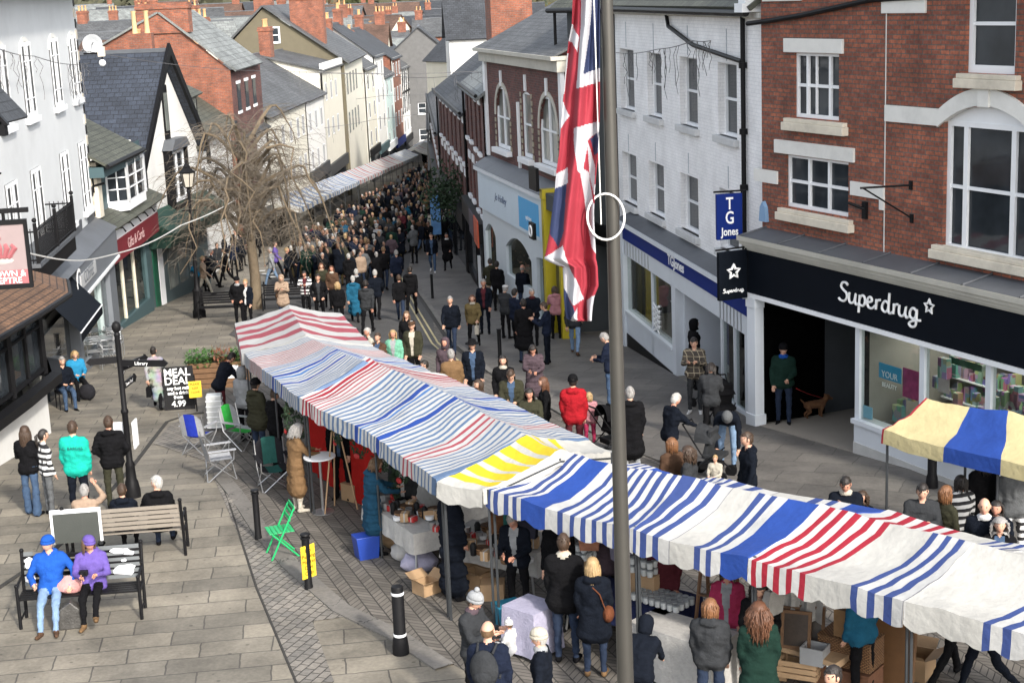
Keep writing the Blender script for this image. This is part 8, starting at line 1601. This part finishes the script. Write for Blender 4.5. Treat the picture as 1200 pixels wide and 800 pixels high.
on_bench('white haired man in black coat turned sideways at the end of the bleached bench',bR,-.55,-.15,180,'sitback',1.74,top='black',legs='djeans',hair='short',hc='white',hood=True,bulk=.14,over=dict(yaw=62))
on_bench('dark haired man in black seated on the bleached bench beside the white haired man',bR,.02,-.2,180,'sit',1.6,zoff=-.03,top='dnavy',legs='black',hair='short',hc='brown',bulk=.1,hood=True)
on_bench('grey haired person in beige top shading their eyes, seated behind the framed board',bR,.62,-.2,180,'shade',1.62,top='beige',legs='grey',hair='short',hc='grey',bulk=.05)
# by the pub: two seated
def chair_at(px,py,rot,lab):
    p=GP(px,py); t=empty('pub_chair',lab,'chair',p,rot,'dark chairs outside the pub'); MB().box(-.21,.21,-.21,.21,.42,.455,M_iron).build('seat',None,t); MB().box(-.21,.21,.18,.21,.5,.88,M_iron).build('backrest',None,t)
    for x in (-1,1):
        for y in (-1,1): MB().tube([(x*.19,y*.19,0),(x*.19,y*.19,.88 if y>0 else .43)],.014,M_iron,6).build('leg',None,t)
    return t
c1=chair_at(92,466,R(-60)+R(90),'dark chair under the woman in the turquoise-blue jacket'); c2_=chair_at(78,478,R(-60)+R(90),'dark chair under the man in jeans by the pub bay')
on_bench('blonde woman in turquoise-blue jacket and black trousers seated outside the pub, reading',c1,0,-.02,180,'sit',1.66,top='sky',legs='black',hair='bob',hc='blonde',fem=True,bulk=.14,over=dict(pitch=24))
on_bench('man in dark jacket and jeans seated next to the reading woman outside the pub',c2_,0,-.02,180,'sit',1.72,top='dnavy',legs='jeans',hair='short',hc='grey')
tag(MB().sphere((0,0,.2),.22,M_blackc,12,8,(1,.75,1)).tube([(-.08,0,.38),(0,0,.5),(.08,0,.38)],.015,M_blackc,6).build('rucksack',None,None,GP(103,468),0,smooth=True),'black rucksack on the paving at the reading woman\'s feet','bag')
# belongings at the bench
q=Bq(bF,-.12,-.25); o=MB(); o.sphere((0,0,.1),.17,None,12,8,(1.2,.8,.8)); o.v=[tuple(Vector(v)*(1+.35*noise.noise(Vector(v)*9))) for v in o.v]; tag(o.build('pink_scarf',cloth((.5,.25,.24)),None,(q.x,q.y,q.z+.46),.3,smooth=True),'crumpled pink patterned scarf on the bench between the blue and purple jackets','scarf')
q=Bq(bF,-.13,-.5); o=MB(); o.prism([(-.2,0),(.18,0),(.14,.3),(.02,.42),(-.14,.32)],-.1,.1); tag(o.build('carrier_bag',mat('bag_print',(.05,.048,.045),.35,.9,7.,.5),None,(q.x,q.y,g(q.y)),.2,bevel=.02),'grey and tan plastic carrier bag under the front of the bench','bag')
q=Bq(bF,.1,-.40); tag(MB().box(-.06,.06,-.04,.04,-.04,.04,M_iron).tube([(0,-.04,0),(0,-.11,0)],.03,M_iron,10).build('camera',None,None,(q.x,q.y,g(q.y)+.78),0,bevel=.008),'black camera held in the lap of the woman in purple','camera')
# middle left: around the tree and the first stall
Pn('bearded man in black coat, black beanie and pale scarf by the small bench',277,324,1.78,172,'pockets',top='black',legs='black',hair='short',hc='dark',hat='beanie',hatc='black',scarf=True,extra='lgrey',bulk=.16)
Pn('fair haired person behind the man in the black beanie',287,327,1.68,160,'stand',top='dnavy',legs='black',hair='short',hc='blonde')
Pn('woman in beige hooded coat facing the camera just behind the red and white canopy',329,322,1.66,178,'hold',top='beige',legs='djeans',hair='bob',hc='blonde',fem=True,skirt=.25,bulk=.12,hat='hoodup',hatc='beige',bag=('shoulder','brown',1))
Pn('woman in black and white striped jumper behind the red and white canopy',356,317,1.68,175,'hold',top='bwstripe',legs='black',hair='long',hc='dark',fem=True)
Pn('man in black jacket facing the camera beside the striped jumper',372,321,1.76,180,'pockets',top='black',legs='black',hair='short',hc='dark',hood=True)
Pn('auburn haired woman in olive parka and cream scarf behind the man in black',376,308,1.68,172,'stand2',top='olive',legs='black',hair='long',hc='auburn',fem=True,scarf=True,extra='beige')
Pn('woman in brown coat with cream scarf next to the olive parka',388,311,1.66,170,'stand',top='brown',legs='black',hair='long',hc='auburn',fem=True,scarf=True,extra='cream')
Pn('short blonde haired woman in black coat, back turned, left of the teal coat',395,330,1.62,0,'stand',top='black',legs='black',hair='bob',hc='blonde',fem=True)
Pn('white haired woman in long teal blue coat seen from behind',413,323,1.66,3,'walk',top='teal',legs='black',hair='short',hc='white',fem=True,skirt=.5,bulk=.12,hood=True)
Pn('man in dark grey hooded jacket walking away beside the teal coat',428,328,1.8,-4,'walk2',top='dgrey',legs='black',hair='short',hc='dark',hood=True,bulk=.16)
Pn('white haired man in navy coat walking away right of the grey hooded jacket',439,316,1.78,-4,'walk',top='dnavy',legs='black',hair='short',hc='white',bulk=.14)
Pn('white haired person with fur collar just ahead of the teal coat',417,315,1.7,0,'stand',top='black',legs='black',hair='short',hc='white',scarf=True,extra='lgrey')
Pn('woman in short black jacket and jeans walking away on the road',467,322,1.66,-3,'walk',top='black',legs='djeans',hair='short',hc='brown',fem=True,bulk=.12)
Pn('slim dark haired man all in black walking away beside the kerb',480,312,1.8,-4,'walk2',top='black',legs='black',hair='short',hc='dark',hood=True,bulk=.08)
Pn('man in navy jacket with pale blue sleeve walking up the road',464,293,1.8,-5,'walk',top='navy',legs='dnavy',hair='short',hc='grey',extra='lgrey')
Pn('tall man in black coat and jeans right behind the white haired walkers',449,289,1.8,-5,'walk',top='black',legs='djeans',hair='short',hc='lightbrown')
Pn('broad person in grey fleece walking away in the middle of the road',431,280,1.74,-3,'stand',top='grey',legs='black',hair='short',hc='lightbrown',bulk=.2,hood=True)
Pn('tall man in slate grey coat and pale cap beyond the grey fleece',441,262,1.82,-3,'walk',top='lgrey',legs='dgrey',hair='short',hc='white',hat='flatcap',hatc='lgrey',bulk=.18)
Pn('white haired person in black just left of the crowd centre',408,297,1.7,5,'stand',top='black',legs='black',hair='short',hc='white',hood=True)
Pn('man in black with white beanie facing right near the tree twigs',381,268,1.72,-70,'hold',top='dgrey',legs='jeans',hair='short',hc='dark',hat='beanie',hatc='white')
Pn('man in navy coat and jeans with white shoes walking towards the camera on the pavement',505,273,1.8,176,'walk',top='dnavy',legs='jeans',shoe='white',hair='short',hc='dark')
Pn('woman in open black coat over white top carrying a black bag, right pavement',523,273,1.7,178,'walk2',top='black',legs='black',hair='long',hc='dark',fem=True,skirt=.35,extra='white',scarf=True,bag=('hand','black',-1))
Pn('man in olive green jacket and beige trousers, back turned, by the pale blue shop',574,303,1.8,10,'hold',top='olive',legs='beige',hair='short',hc='dark',hood=True)
Pn('dark coated man just beyond the olive jacket at the pale blue shop',582,306,1.78,-20,'stand',top='black',legs='black',hair='short',hc='dark')
Pn('bald headed man in navy coat looking into the pale blue shop window',612,310,1.78,-25,'stand',top='dnavy',legs='djeans',hair='bald',hc='grey')
Pn('stocky man in dark blazer and blue shirt walking towards the camera',527,347,1.76,170,'walk',top='dnavy',legs='djeans',hair='short',hc='grey',bulk=.16,scarf=False)
Pn('woman in mustard brown gilet with cream sleeves walking beside the man in the blazer',553,345,1.66,176,'walk2',top='khaki',legs='black',hair='bob',hc='auburn',fem=True,scarf=True,extra='cream',bag=('hand','cream',-1))
Pn('grey haired man in navy sweater behind the woman in the gilet',566,327,1.76,172,'stand',top='dnavy',legs='dnavy',hair='short',hc='grey')
Pn('person in white cap and dark jacket at the edge of the pavement group',592,334,1.68,-30,'hold',top='dgrey',legs='black',hair='short',hc='grey',hat='flatcap',hatc='white')
Pn('man in navy jacket with glasses facing the pavement group',603,338,1.78,-60,'stand2',top='navy',legs='black',hair='short',hc='dark')
Pn('man in long black overcoat, back turned, in the pavement group',613,350,1.8,5,'stand',top='black',legs='djeans',hair='short',hc='dark',skirt=.45,bulk=.12)
Pn('white haired man with dark red scarf in the pavement group',623,338,1.72,165,'stand2',top='dnavy',legs='black',hair='short',hc='white',scarf=True,extra='maroon')
Pn('young man in navy jacket seen from the side in the pavement group',637,354,1.74,75,'hold',top='navy',legs='dnavy',hair='short',hc='brown')
Pn('woman in pale pink hooded top and black trousers by the yellow shop front',650,335,1.64,2,'hold',top='pink',legs='black',hair='bob',hc='brown',fem=True,hood=True)
Pn('man in pale jeans half hidden by the bottom of the flag',672,345,1.78,-10,'walk',top='dgrey',legs='ljeans',shoe='brown',hair='short',hc='brown')
Pn('man in navy jacket and jeans looking down left of the flagpole',708,390,1.78,60,'lookdown',top='navy',legs='jeans',hair='short',hc='grey')
Pn('woman in long plum quilted coat with white hat, head bowed',624,403,1.66,175,'lookdown',top='plum',legs='black',hair='long',hc='dark',fem=True,skirt=.4,puff=1)
Pn('dark haired woman in black coat and cream top behind the canopy',589,416,1.68,172,'stand',top='black',legs='black',hair='bob',hc='dark',fem=True,scarf=True,extra='cream')
Pn('young man in olive jacket looking down behind the canopy',598,432,1.76,178,'lookdown',top='olive',legs='black',hair='short',hc='brown')
Pn('woman with long dark brown hair in khaki jacket behind the canopy',620,454,1.64,170,'hold',top='olive',legs='black',hair='long',hc='dark',fem=True)
Pn('auburn haired woman in black top turned sideways behind the canopy',636,441,1.64,95,'stand',top='black',legs='black',hair='long',hc='auburn',fem=True)
Pn('broad person in bright red coat and black beanie, back turned',671,439,1.76,-5,'stand',top='red',legs='maroon',hair='short',hc='dark',hat='beanie',hatc='black',hood=True,bulk=.24)
Pn('small child in pale pink and blue coat beside the red coat',690,459,1.2,-10,'stand',top='pink',legs='hotpink',hair='bob',hc='blonde',fem=True,bulk=.1)
Pn('older man in beige tan jacket, back turned, behind the blue striped canopy',528,409,1.72,5,'stand',top='tan',legs='dgrey',hair='short',hc='grey',bulk=.14)
Pn('man in black hat, sunglasses and navy coat facing the camera',553,398,1.76,176,'stand',top='dnavy',legs='black',hair='short',hc='dark',hat='brim',hatc='black',bulk=.12)
Pn('person in brown hooded coat beyond the tan jacket',521,396,1.64,160,'stand',top='plum',legs='black',hair='short',hc='brown',hat='hoodup',hatc='plum')
Pn('brown haired woman low behind the canopy near the tan jacket',560,444,1.55,120,'stand',top='brown',legs='black',hair='bob',hc='brown',fem=True)
Pn('older man in green checked coat and brown flat cap behind the canopy',482,376,1.72,172,'stand',top='olive',legs='black',hair='short',hc='grey',hat='flatcap',hatc='brown',bulk=.16)
Pn('woman with short blonde hair and pale green jacket behind the canopy',460,386,1.62,170,'stand',top='mint',legs='beige',hair='bob',hc='blonde',fem=True)
Pn('fair haired woman in black coat behind the flat cap man',476,364,1.64,165,'stand',top='black',legs='black',hair='long',hc='lightbrown',fem=True)
Pn('brown haired man in brown jacket low behind the canopy, left of the pale green jacket',442,390,1.6,150,'stand',top='brown',legs='black',hair='short',hc='brown')
Pn('white haired person in cream at the corner of the red and white canopy',430,384,1.55,120,'stand',top='cream',legs='black',hair='short',hc='white')
Pn('person in black low behind the canopy by the tan jacket',497,422,1.5,100,'stand',top='black',legs='black',hair='short',hc='dark')
Pn('person in long black coat just behind the flagpole',738,453,1.76,-5,'stand',top='black',legs='lgrey',hair='short',hc='grey',skirt=.4,bulk=.14,hood=True)
Pn('white haired woman in navy coat leaning on a pushchair',792,461,1.66,-60,'push',top='dnavy',legs='djeans',hair='short',hc='white',fem=True,bulk=.14)
Pn('man bending down to a child in a pushchair, grey cap and pale jeans',852,478,1.78,172,'bend',top='dnavy',legs='ljeans',hair='short',hc='grey',hat='beanie',hatc='grey')
Pn('man in navy hooded jacket and glasses facing left behind the canopy',875,506,1.76,100,'stand',top='dnavy',legs='black',hair='short',hc='brown',hood=True)
Pn('auburn haired woman in brown, back turned, behind the canopy',787,512,1.6,20,'stand',top='brown',legs='black',hair='bob',hc='ginger',fem=True)
Pn('grey haired person in dark grey behind the canopy next to the auburn hair',806,522,1.58,60,'stand',top='dgrey',legs='black',hair='curly',hc='brown')
Pn('dark bearded man in plaid jacket by the blue shop doorway',813,395,1.76,165,'hold',top='plaid',legs='dgrey',shoe='white',hair='short',hc='dark',bulk=.14)
Pn('person in black hooded coat facing right in the shop doorway',814,374,1.74,-75,'stand',top='black',legs='black',hair='short',hc='dark',hat='hoodup',hatc='black',skirt=.2)
Pn('maroon haired woman in black top with white print, back turned, by the pushchairs',833,425,1.66,-10,'lookdown',top='dgrey',legs='black',hair='bob',hc='dark',fem=True,extra='white')
Pn('man in dark green parka, black beanie and blue scarf waiting in the dark shop entrance',918,402,1.78,165,'stand2',top='green',legs='djeans',hair='short',hc='dark',hat='beanie',hatc='black',scarf=True,extra='blue',bulk=.16)
Pn('short haired man raising his hand to his mouth behind the red striped canopy',991,558,1.76,165,'phone',top='dnavy',legs='black',hair='short',hc='dark',scarf=True,extra='cream')
Pn('brown haired child behind the red striped canopy',1010,575,1.35,140,'stand',top='dnavy',legs='black',hair='curly',hc='brown')
Pn('bearded man in dark gilet and sunglasses behind the white canopy',1081,566,1.78,165,'hold',top='dgrey',legs='black',hair='short',hc='dark',bulk=.14)
Pn('ginger haired woman turned away beside the man in sunglasses',1109,568,1.66,-60,'stand',top='olive',legs='black',hair='bob',hc='ginger',fem=True)
Pn('balding man in navy jacket and white shirt behind the white canopy',1154,583,1.78,160,'stand',top='dnavy',legs='black',hair='bald',hc='brown',scarf=True,extra='white')
Pn('grey haired person in glasses low behind the nearest canopy',1172,606,1.6,165,'stand',top='black',legs='black',hair='curly',hc='grey')
Pn('dark haired woman between the balding man and the striped jumper',1168,586,1.64,150,'stand',top='dnavy',legs='black',hair='bob',hc='dark',fem=True)
Pn('woman with big dark curly hair in black under the cream and blue stall',1153,530,1.72,10,'stand',top='black',legs='black',hair='curly',hc='dark',fem=True,bulk=.14)
Pn('person in grey coat at the right edge under the cream and blue stall',1190,535,1.74,-10,'stand',top='grey',legs='bwstripe',hair='short',hc='dark')
Pn('person in black and white striped jumper under the cream and blue stall',1126,556,1.62,20,'stand',top='bwstripe',legs='black',hair='bob',hc='dark',fem=True)
# front side of the row
Pn('person in olive hooded parka and blue jeans browsing the first stall, back turned',299,443,1.74,-40,'stand',top='olive',legs='djeans',hair='short',hc='dark',hat='beanie',hatc='black',hood=True,skirt=.12,bulk=.2,puff=1)
Pn('person in pale grey spotted hooded top left of the olive parka',283,430,1.66,-30,'stand',top='lgrey',legs='black',hair='short',hc='grey',hat='hoodup',hatc='lgrey')
Pn('dark haired man in navy bending over by the planter and the first stall',271,414,1.74,-50,'lean',top='dnavy',legs='maroon',hair='short',hc='dark')
Pn('woman in long tan coat and cream trousers at the red cloth stall',349,496,1.62,-60,'browse',top='tan',legs='cream',shoe='cream',hair='curly',hc='grey',fem=True,skirt=.5,bulk=.16,over=dict(lean=4))
Pn('woman in long petrol blue quilted coat browsing the wreath table',441,535,1.66,-70,'browse',top='petrol',legs='black',hair='bob',hc='lightbrown',fem=True,skirt=.45,bulk=.2,puff=1,over=dict(lean=5),hood=True)
Pn('tall person in very long black padded coat and brown hat below the yellow stripes',527,566,1.82,-50,'stand',top='dnavy',legs='black',hair='short',hc='brown',hat='beanie',hatc='maroon',skirt=.72,bulk=.16,puff=1)
Pn('stallholder in dark top and green hat behind the table left of the flagpole',652,598,1.74,150,'stand',top='black',legs='black',hair='short',hc='dark',hat='beanie',hatc='green')
Pn('man in black coat with cream collar and dark jeans, back turned, left of the flagpole',660,625,1.82,-12,'stand',top='black',legs='djeans',hair='short',hc='brown',scarf=True,extra='cream',skirt=.1,bulk=.16)
Pn('blonde woman in navy coat, brown shoulder bag and knee boots left of the flagpole',694,652,1.66,-8,'stand',top='dnavy',legs='djeans',shoe='tan',hair='long',hc='blonde',fem=True,skirt=.3,hood=True,bulk=.12,bag=('shoulder','rust',1))
Pn('person crouched in dark blue behind the flagpole by the white cloth table',757,722,1.5,-20,'lean',top='dnavy',legs='djeans',hair='short',hc='dark',hat='hoodup',hatc='dnavy')
Pn('woman with short copper hair in dark grey jacket, back turned, right of the flagpole',832,700,1.66,-18,'stand',top='dgrey',legs='djeans',hair='bob',hc='ginger',fem=True,hood=True,bulk=.18)
Pn('woman with long curly dark red hair in bottle green coat, back turned',889,705,1.68,-5,'stand',top='green',legs='black',hair='curly_long',hc='auburn',fem=True,bulk=.14,skirt=.3)
Pn('person in patterned bobble hat and grey coat holding a baby in the bottom centre',556,693,1.68,-120,'hold',top='dgrey',legs='black',hair='short',hc='brown',hat='bobble',hatc='lgrey',scarf=True,extra='plum',bulk=.16)
Pn('balding man in navy jacket with grey rucksack, back turned, at the bottom edge',571,727,1.76,-15,'stand',top='navy',legs='djeans',hair='bald',hc='lightbrown',bulk=.2,bag=('back','dgrey',1))
_p=G(597,733,1.3); bb_=Pn('baby in white knitted bobble hat held by the person in the patterned bobble hat',0,0,.85,60,'sit',top='white',legs='white',hair='short',hc='lightbrown',hat='bobble',hatc='white',at=(_p.x,_p.y),z=g(_p.y)+.72)
Pn('older woman in cream hat with pink band and navy jacket at the bottom edge',631,736,1.62,80,'stand',top='dnavy',legs='black',hair='short',hc='white',hat='beanie',hatc='cream',fem=True,scarf=True,extra='lgrey',bulk=.14)
Pn('dark haired head and shoulders at the bottom right corner of the view',976,780,1.74,120,'stand',top='black',legs='black',hair='short',hc='dark')
Pn('person in pink red coat behind the stepladder under the canopy',852,660,1.6,160,'stand',top='hotpink',legs='lgrey',hair='bob',hc='brown',fem=True)
Pn('person in black trousers and blue top behind the wicker hampers',1010,668,1.76,30,'stand',top='teal',legs='black',hair='short',hc='dark')
Pn('person in dark clothes walking behind the nearest canopy stripes',1115,655,1.7,-60,'walk',top='dgrey',legs='black',hair='short',hc='brown')
Pn('second dark dressed walker glimpsed under the nearest canopy',1155,668,1.72,100,'walk2',top='dnavy',legs='dnavy',hair='short',hc='dark')
Pn('stallholder in black with tan headscarf under the white canopy',890,680,1.66,170,'hold',top='black',legs='black',hair='curly',hc='dark',fem=True)
for k,(px,py,t_,l_) in enumerate(((712,600,'plum','stallholder in plum fleece behind the raised pots'),(775,618,'maroon','stallholder in maroon jumper in the shade right of the flagpole'),(470,520,'dgrey','stallholder in dark grey among the hanging wreaths'),(395,478,'black','stallholder in black at the back of the red stall'))): Pn(l_,px,py,1.7,170,'stand',top=t_,legs='black',hair='short',hc='dark')
# family behind the tree and by the green shop
for k,(px,py,t_,l_,ps_,fc) in enumerate(((215,287,'black','person in black standing by the green shop corner','stand',150),(222,308,'sky','child in pale blue crouching low at the green shop corner','lean',100),(237,300,'beige','person in beige trousers beyond the street lamp','walk',-90),(247,292,'dgrey','dark figure walking beyond the street lamp','walk2',-80),(262,290,'black','person all in black walking left of the bare tree trunk','walk',90),(322,283,'purple','person in purple by the zebra stripes right of the tree trunk','walk',-90),(336,290,'dnavy','person in navy crossing the zebra stripes','walk2',-85),(316,290,'lgrey','person in pale jeans behind the bare tree trunk','walk',80))):
    Pn(l_,px,py,1.7 if k!=1 else 1.3,fc,ps_,top=t_,legs='cream' if 'beige' in l_ else 'ljeans' if 'pale jeans' in l_ else 'black',hair='short',hc=('dark','brown','blonde','grey')[k%4])
# pushchairs
def pushchair(label,px,py,rot,mc,wc='dgrey'):
    t=empty('pushchair',label,'pushchair',GP(px,py),rot,'pushchairs on the right pavement'); hm=clo(mc)
    for x in (-1,1):
        for y in (-1,1): MB().lathe([(.09,-.02),(.11,-.02),(.11,.02),(.09,.02)],0,0,M_iron,16,M=Matrix.Translation((x*.24,y*.3,.11))@Matrix.Rotation(R(90),4,'Y')).build('wheel',None,t,smooth=True)
        MB().tube([(x*.22,.3,.14),(x*.2,-.1,.5),(x*.2,-.45,1.02)],.014,M_iron,6).tube([(x*.22,-.3,.14),(x*.2,.2,.55)],.014,M_iron,6).build('frame_side',None,t,smooth=True)
    MB().tube([(-.2,-.45,1.02),(.2,-.45,1.02)],.018,M_iron,8).build('handle',None,t)
    MB().prism([(-.2,.42),(.2,.42),(.2,.5),(-.2,.5)],-.1,.28,hm).build('seat',None,t,bevel=.02); MB().box(-.19,.19,-.2,-.12,.45,.95,hm,Matrix.Rotation(R(-14),4,'X')).build('backrest',None,t,bevel=.02)
    b=MB(); n=8
    for i in range(n):
        for j in range(10):
            f=lambda a,c:(.24*math.cos(math.pi*c/10),-.12+.34*math.sin(math.pi/2*a/n)-.1,.72+.3*math.cos(math.pi/2*a/n)*math.sin(math.pi*c/10)+.0); b.face([f(i,j),f(i+1,j),f(i+1,j+1),f(i,j+1)],hm)
    b.build('canopy_hood',None,t,smooth=True); MB().box(-.18,.18,-.15,.2,.2,.32,M_iron).build('basket',None,t,bevel=.02); return t
pushchair('black and white pushchair with a child, pushed by the white haired woman',833,560,R(-120),'dgrey'); pushchair('black pushchair with raised hood next to the bending man',848,500,R(-170),'black'); pushchair('pushchair of the man in the plaid jacket',832,478,R(-150),'black'); pushchair('black hooded pushchair close behind the flagpole',716,530,R(-60),'black')
Pn('toddler in pale coat sitting in the black and white pushchair',838,536,.95,150,'sit',top='cream',legs='lgrey',hair='short',hc='blonde',z=g(21)+.05) 
# the dog
dg_=Vector(GP(955,492))+Vector((0,0,.04)); dt=empty('dog','small rough coated ginger brown dog on a lead in the dark shop entrance','dog',dg_,R(-80)); b=MB()   # local +y is forward
PR=[((0,-.17,.30),(0,.14,.31),.085,.1),((0,.14,.31),(0,.25,.41),.075,.06),((0,.25,.43),(0,.28,.45),.065,.06),((0,.3,.43),(0,.38,.40),.04,.025),((0,-.22,.33),(0,-.32,.44),.028,.015)]
for x in (-1,1): PR+=[((x*.06,.14,.26),(x*.06,.12,.14),.045,.026),((x*.06,.12,.14),(x*.06,.13,.02),.025,.022),((x*.06,.13,.02),(x*.06,.16,.015),.024,.018),((x*.06,-.17,.27),(x*.065,-.12,.17),.06,.034),((x*.065,-.12,.17),(x*.065,-.21,.1),.03,.022),((x*.065,-.21,.1),(x*.065,-.19,.02),.021,.02),((x*.065,-.19,.02),(x*.065,-.16,.015),.023,.018),((x*.05,.24,.49),(x*.075,.26,.43),.025,.014)]
for a,c,ra,rb_ in PR: capsule(b,a,c,ra,rb_,8)
me=b.mesh('tmp'); o=bpy.data.objects.new('tmp',me); COL.objects.link(o); m=o.modifiers.new('r','REMESH'); m.mode='VOXEL'; m.voxel_size=.014; s_=o.modifiers.new('s','SMOOTH'); s_.iterations=2; dgx=bpy.context.evaluated_depsgraph_get(); dgx.update(); dm_=bpy.data.meshes.new_from_object(o.evaluated_get(dgx)); bpy.data.objects.remove(o)
for v in dm_.vertices: v.co=v.co*1.0+v.co.normalized()*.012*noise.noise(v.co*45)
dm_.materials.clear(); dm_.materials.append(mat('dog_fur',(.15,.068,.028),.9,.3,25.,.6,bscale=120.))
for p in dm_.polygons: p.use_smooth=True
do=bpy.data.objects.new('body',dm_); COL.objects.link(do); do.parent=dt; b=MB(); [b.sphere((x*.035,.325,.455),.009,M_eye,6,4) for x in (-1,1)]; b.sphere((0,.4,.405),.013,M_eye,6,4); b.build('face',None,dt)
lp0=Vector(dg_)+Vector((.2,.04,.42)); lp1=G(933,455,.95); cable('dog_lead','thin red dog lead from the waiting man to the ginger dog',[lp1,lp0],.006,M_bow,0,None)
# ================================================================ THE CROWD DOWN THE STREET
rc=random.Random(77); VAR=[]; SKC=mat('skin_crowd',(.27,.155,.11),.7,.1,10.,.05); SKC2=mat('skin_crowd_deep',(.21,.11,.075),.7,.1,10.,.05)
for k,(ps_,kw) in enumerate((('stand',dict(bulk=.1)),('walk',dict(bulk=.12,hood=True)),('walk2',dict(bulk=.06,fem=True)),('pockets',dict(bulk=.16)),('stand2',dict(bulk=.08,fem=True,skirt=.35)),('hold',dict(bulk=.12)),('walk',dict(bulk=.1,skirt=.25)),('lookdown',dict(bulk=.1,fem=True)))): VAR.append(make_body(('crowd',k),POSES[ps_],1,**kw))
tops=['black','dnavy','navy','dgrey','black','dnavy','olive','grey','brown','maroon','teal','green','plum','beige','lgrey','khaki','cream','rust','petrol','blue','pink','red','tan']
wts=[14,13,6,9,12,12,4,3,4,2,.6,3,2,1.2,1.5,1,.5,.3,3,.3,.5,.4,1.2]; hcs=['brown','dark','grey','white','dark','lightbrown','auburn','brown','blonde']
usedl=set()
nm_={'black':'black','dnavy':'midnight','navy':'navy','dgrey':'charcoal','olive':'olive','grey':'grey','brown':'brown','maroon':'maroon','teal':'teal','green':'bottle green','plum':'plum','beige':'beige','lgrey':'silver','khaki':'khaki','cream':'cream','rust':'rust','petrol':'petrol blue','blue':'bright blue','pink':'pink','red':'red','tan':'tan'}
poly=[(-9.0,62.5),(-9.7,72),(-9.6,80),(-9.2,90),(-8.7,102),(-8.,115),(-7.6,128),(-7.0,141),(-7.0,160),(-7.9,176),(-9.2,178),(-8.2,160),(-6.9,142),(-5.9,120),(-4.6,100),(-3.2,84),(-2.9,72),(-4.4,66.5),(-4.9,60.5)]
def inside(x,y): return inp(x,y,poly)
taken=[]; used={}; n_=0; tries=0
for o in COL.objects:
    if o.name.startswith('person'): taken.append((o.location.x,o.location.y))
cand=[]
while len(cand)<330 and tries<60000:
    tries+=1; Y=59.5+118*rc.random()**1.25; x=rc.uniform(-10,-2.5)
    if not inside(x,Y): continue
    if any((x-a)**2+(Y-b_)**2<(.34+.002*(Y-60))**2 for a,b_ in taken[-600:]): continue
    if x>-5.2 and Y<74 and rc.random()<.75: continue
    taken.append((x,Y)); cand.append((Y,x))
cand.sort(); NI=max(40,296-sum(1 for o in COL.objects if o.name.split('.')[0]=='person')-20); far=MB()
for k_,(Y,x) in enumerate(cand):
    me,J,_=VAR[rc.randrange(8)]; tp=rc.choices(tops,wts)[0]; hc_=rc.choice(hcs); lg=rc.choice(['black','dnavy','djeans','jeans','dgrey','black','khaki']); away=rc.random()<.5; rzz=R((0 if away else 180)+rc.gauss(0,28)); s=rc.uniform(.9,1.07)
    if k_>=NI:
        Mx=Matrix.Translation((x,Y,g(Y)))@Matrix.Rotation(rzz,4,'Z')@Matrix.Scale(s,4); i0=len(far.v); far.v+=[tuple(Mx@v.co) for v in me.vertices]; ms=[SKC,clo(tp),clo(lg),clo('black'),clo('cream'),M_eye,M_lip,hairm(hc_)]
        for p in me.polygons: far.f.append(tuple(i0+q for q in p.vertices)); far.m.append(far.mi(ms[p.material_index]))
        continue
    lgn={'black':'black trousers','dnavy':'navy trousers','djeans':'dark jeans','jeans':'blue jeans','dgrey':'grey trousers','khaki':'khaki trousers'}[lg]
    z_=('near crowd' if Y<70 else 'by first far stalls' if Y<80 else 'mid street' if Y<92 else 'narrow street')
    sd='right' if x>(-4.9-(Y-60)*.033) else 'left' if x<(-7.6-(Y-60)*.0) else 'centre'
    for _ in range(60):
        lab='person in %s and %s, %s hair, %s, %s, %s'%(nm_[tp],lgn,hc_.replace('light','light '),'walking away' if away else 'facing us',sd,z_)
        if lab not in usedl: break
        tp=rc.choices(tops,wts)[0]; hc_=rc.choice(hcs)
    usedl.add(lab)
    o=bpy.data.objects.new('person',me); COL.objects.link(o); o.location=(x,Y,g(Y)); o.rotation_euler[2]=rzz; o.scale=(s,s,s*rc.uniform(.97,1.03))
    set_mats(o,tp,lg,'black',hc_,SKC if rc.random()<.7 else SKC2,'cream'); tag(o,lab,'person','crowd walking down the market street')
tag(far.build('distant_crowd',smooth=True),'dense crowd of shoppers filling the farthest narrow part of the street','crowd',kind='stuff')
# a loose scatter of shoppers on both sides of the far stalls, and among the tree
for k in range(16):
    Y=rc.uniform(62,100); x=-12.6+rc.uniform(-.6,.5)+(Y-62)*.006; 
    if any((x-a)**2+(Y-b_)**2<.3 for a,b_ in taken): continue
    taken.append((x,Y)); me,J,_=VAR[rc.randrange(8)]; tp=rc.choices(tops,wts)[0]; hc_=rc.choice(hcs); o=bpy.data.objects.new('person',me); COL.objects.link(o); o.location=(x,Y,g(Y)); o.rotation_euler[2]=R(rc.uniform(0,360)); set_mats(o,tp,'black','black',hc_,SKIN,'cream')
    tag(o,'person in %s with %s hair on the left pavement, %s behind the stalls'%(nm_[tp],hc_,['first','second','third','fourth','fifth','sixth','seventh','eighth','ninth','tenth','next','last','lone','single','other','spare'][k%16]),'person','crowd walking down the market street')


for px,py,H_,fc,ps_,t_,hc_,l_ in ((600,600,1.66,160,'lookdown','dnavy','grey','grey haired stallholder looking down behind the table of boxes'),(322,455,1.7,-50,'hold','black','brown','shopper in black right of the olive parka under the first canopy')): Pn(l_,px,py,H_,fc,ps_,top=t_,legs='black',hair='short',hc=hc_)
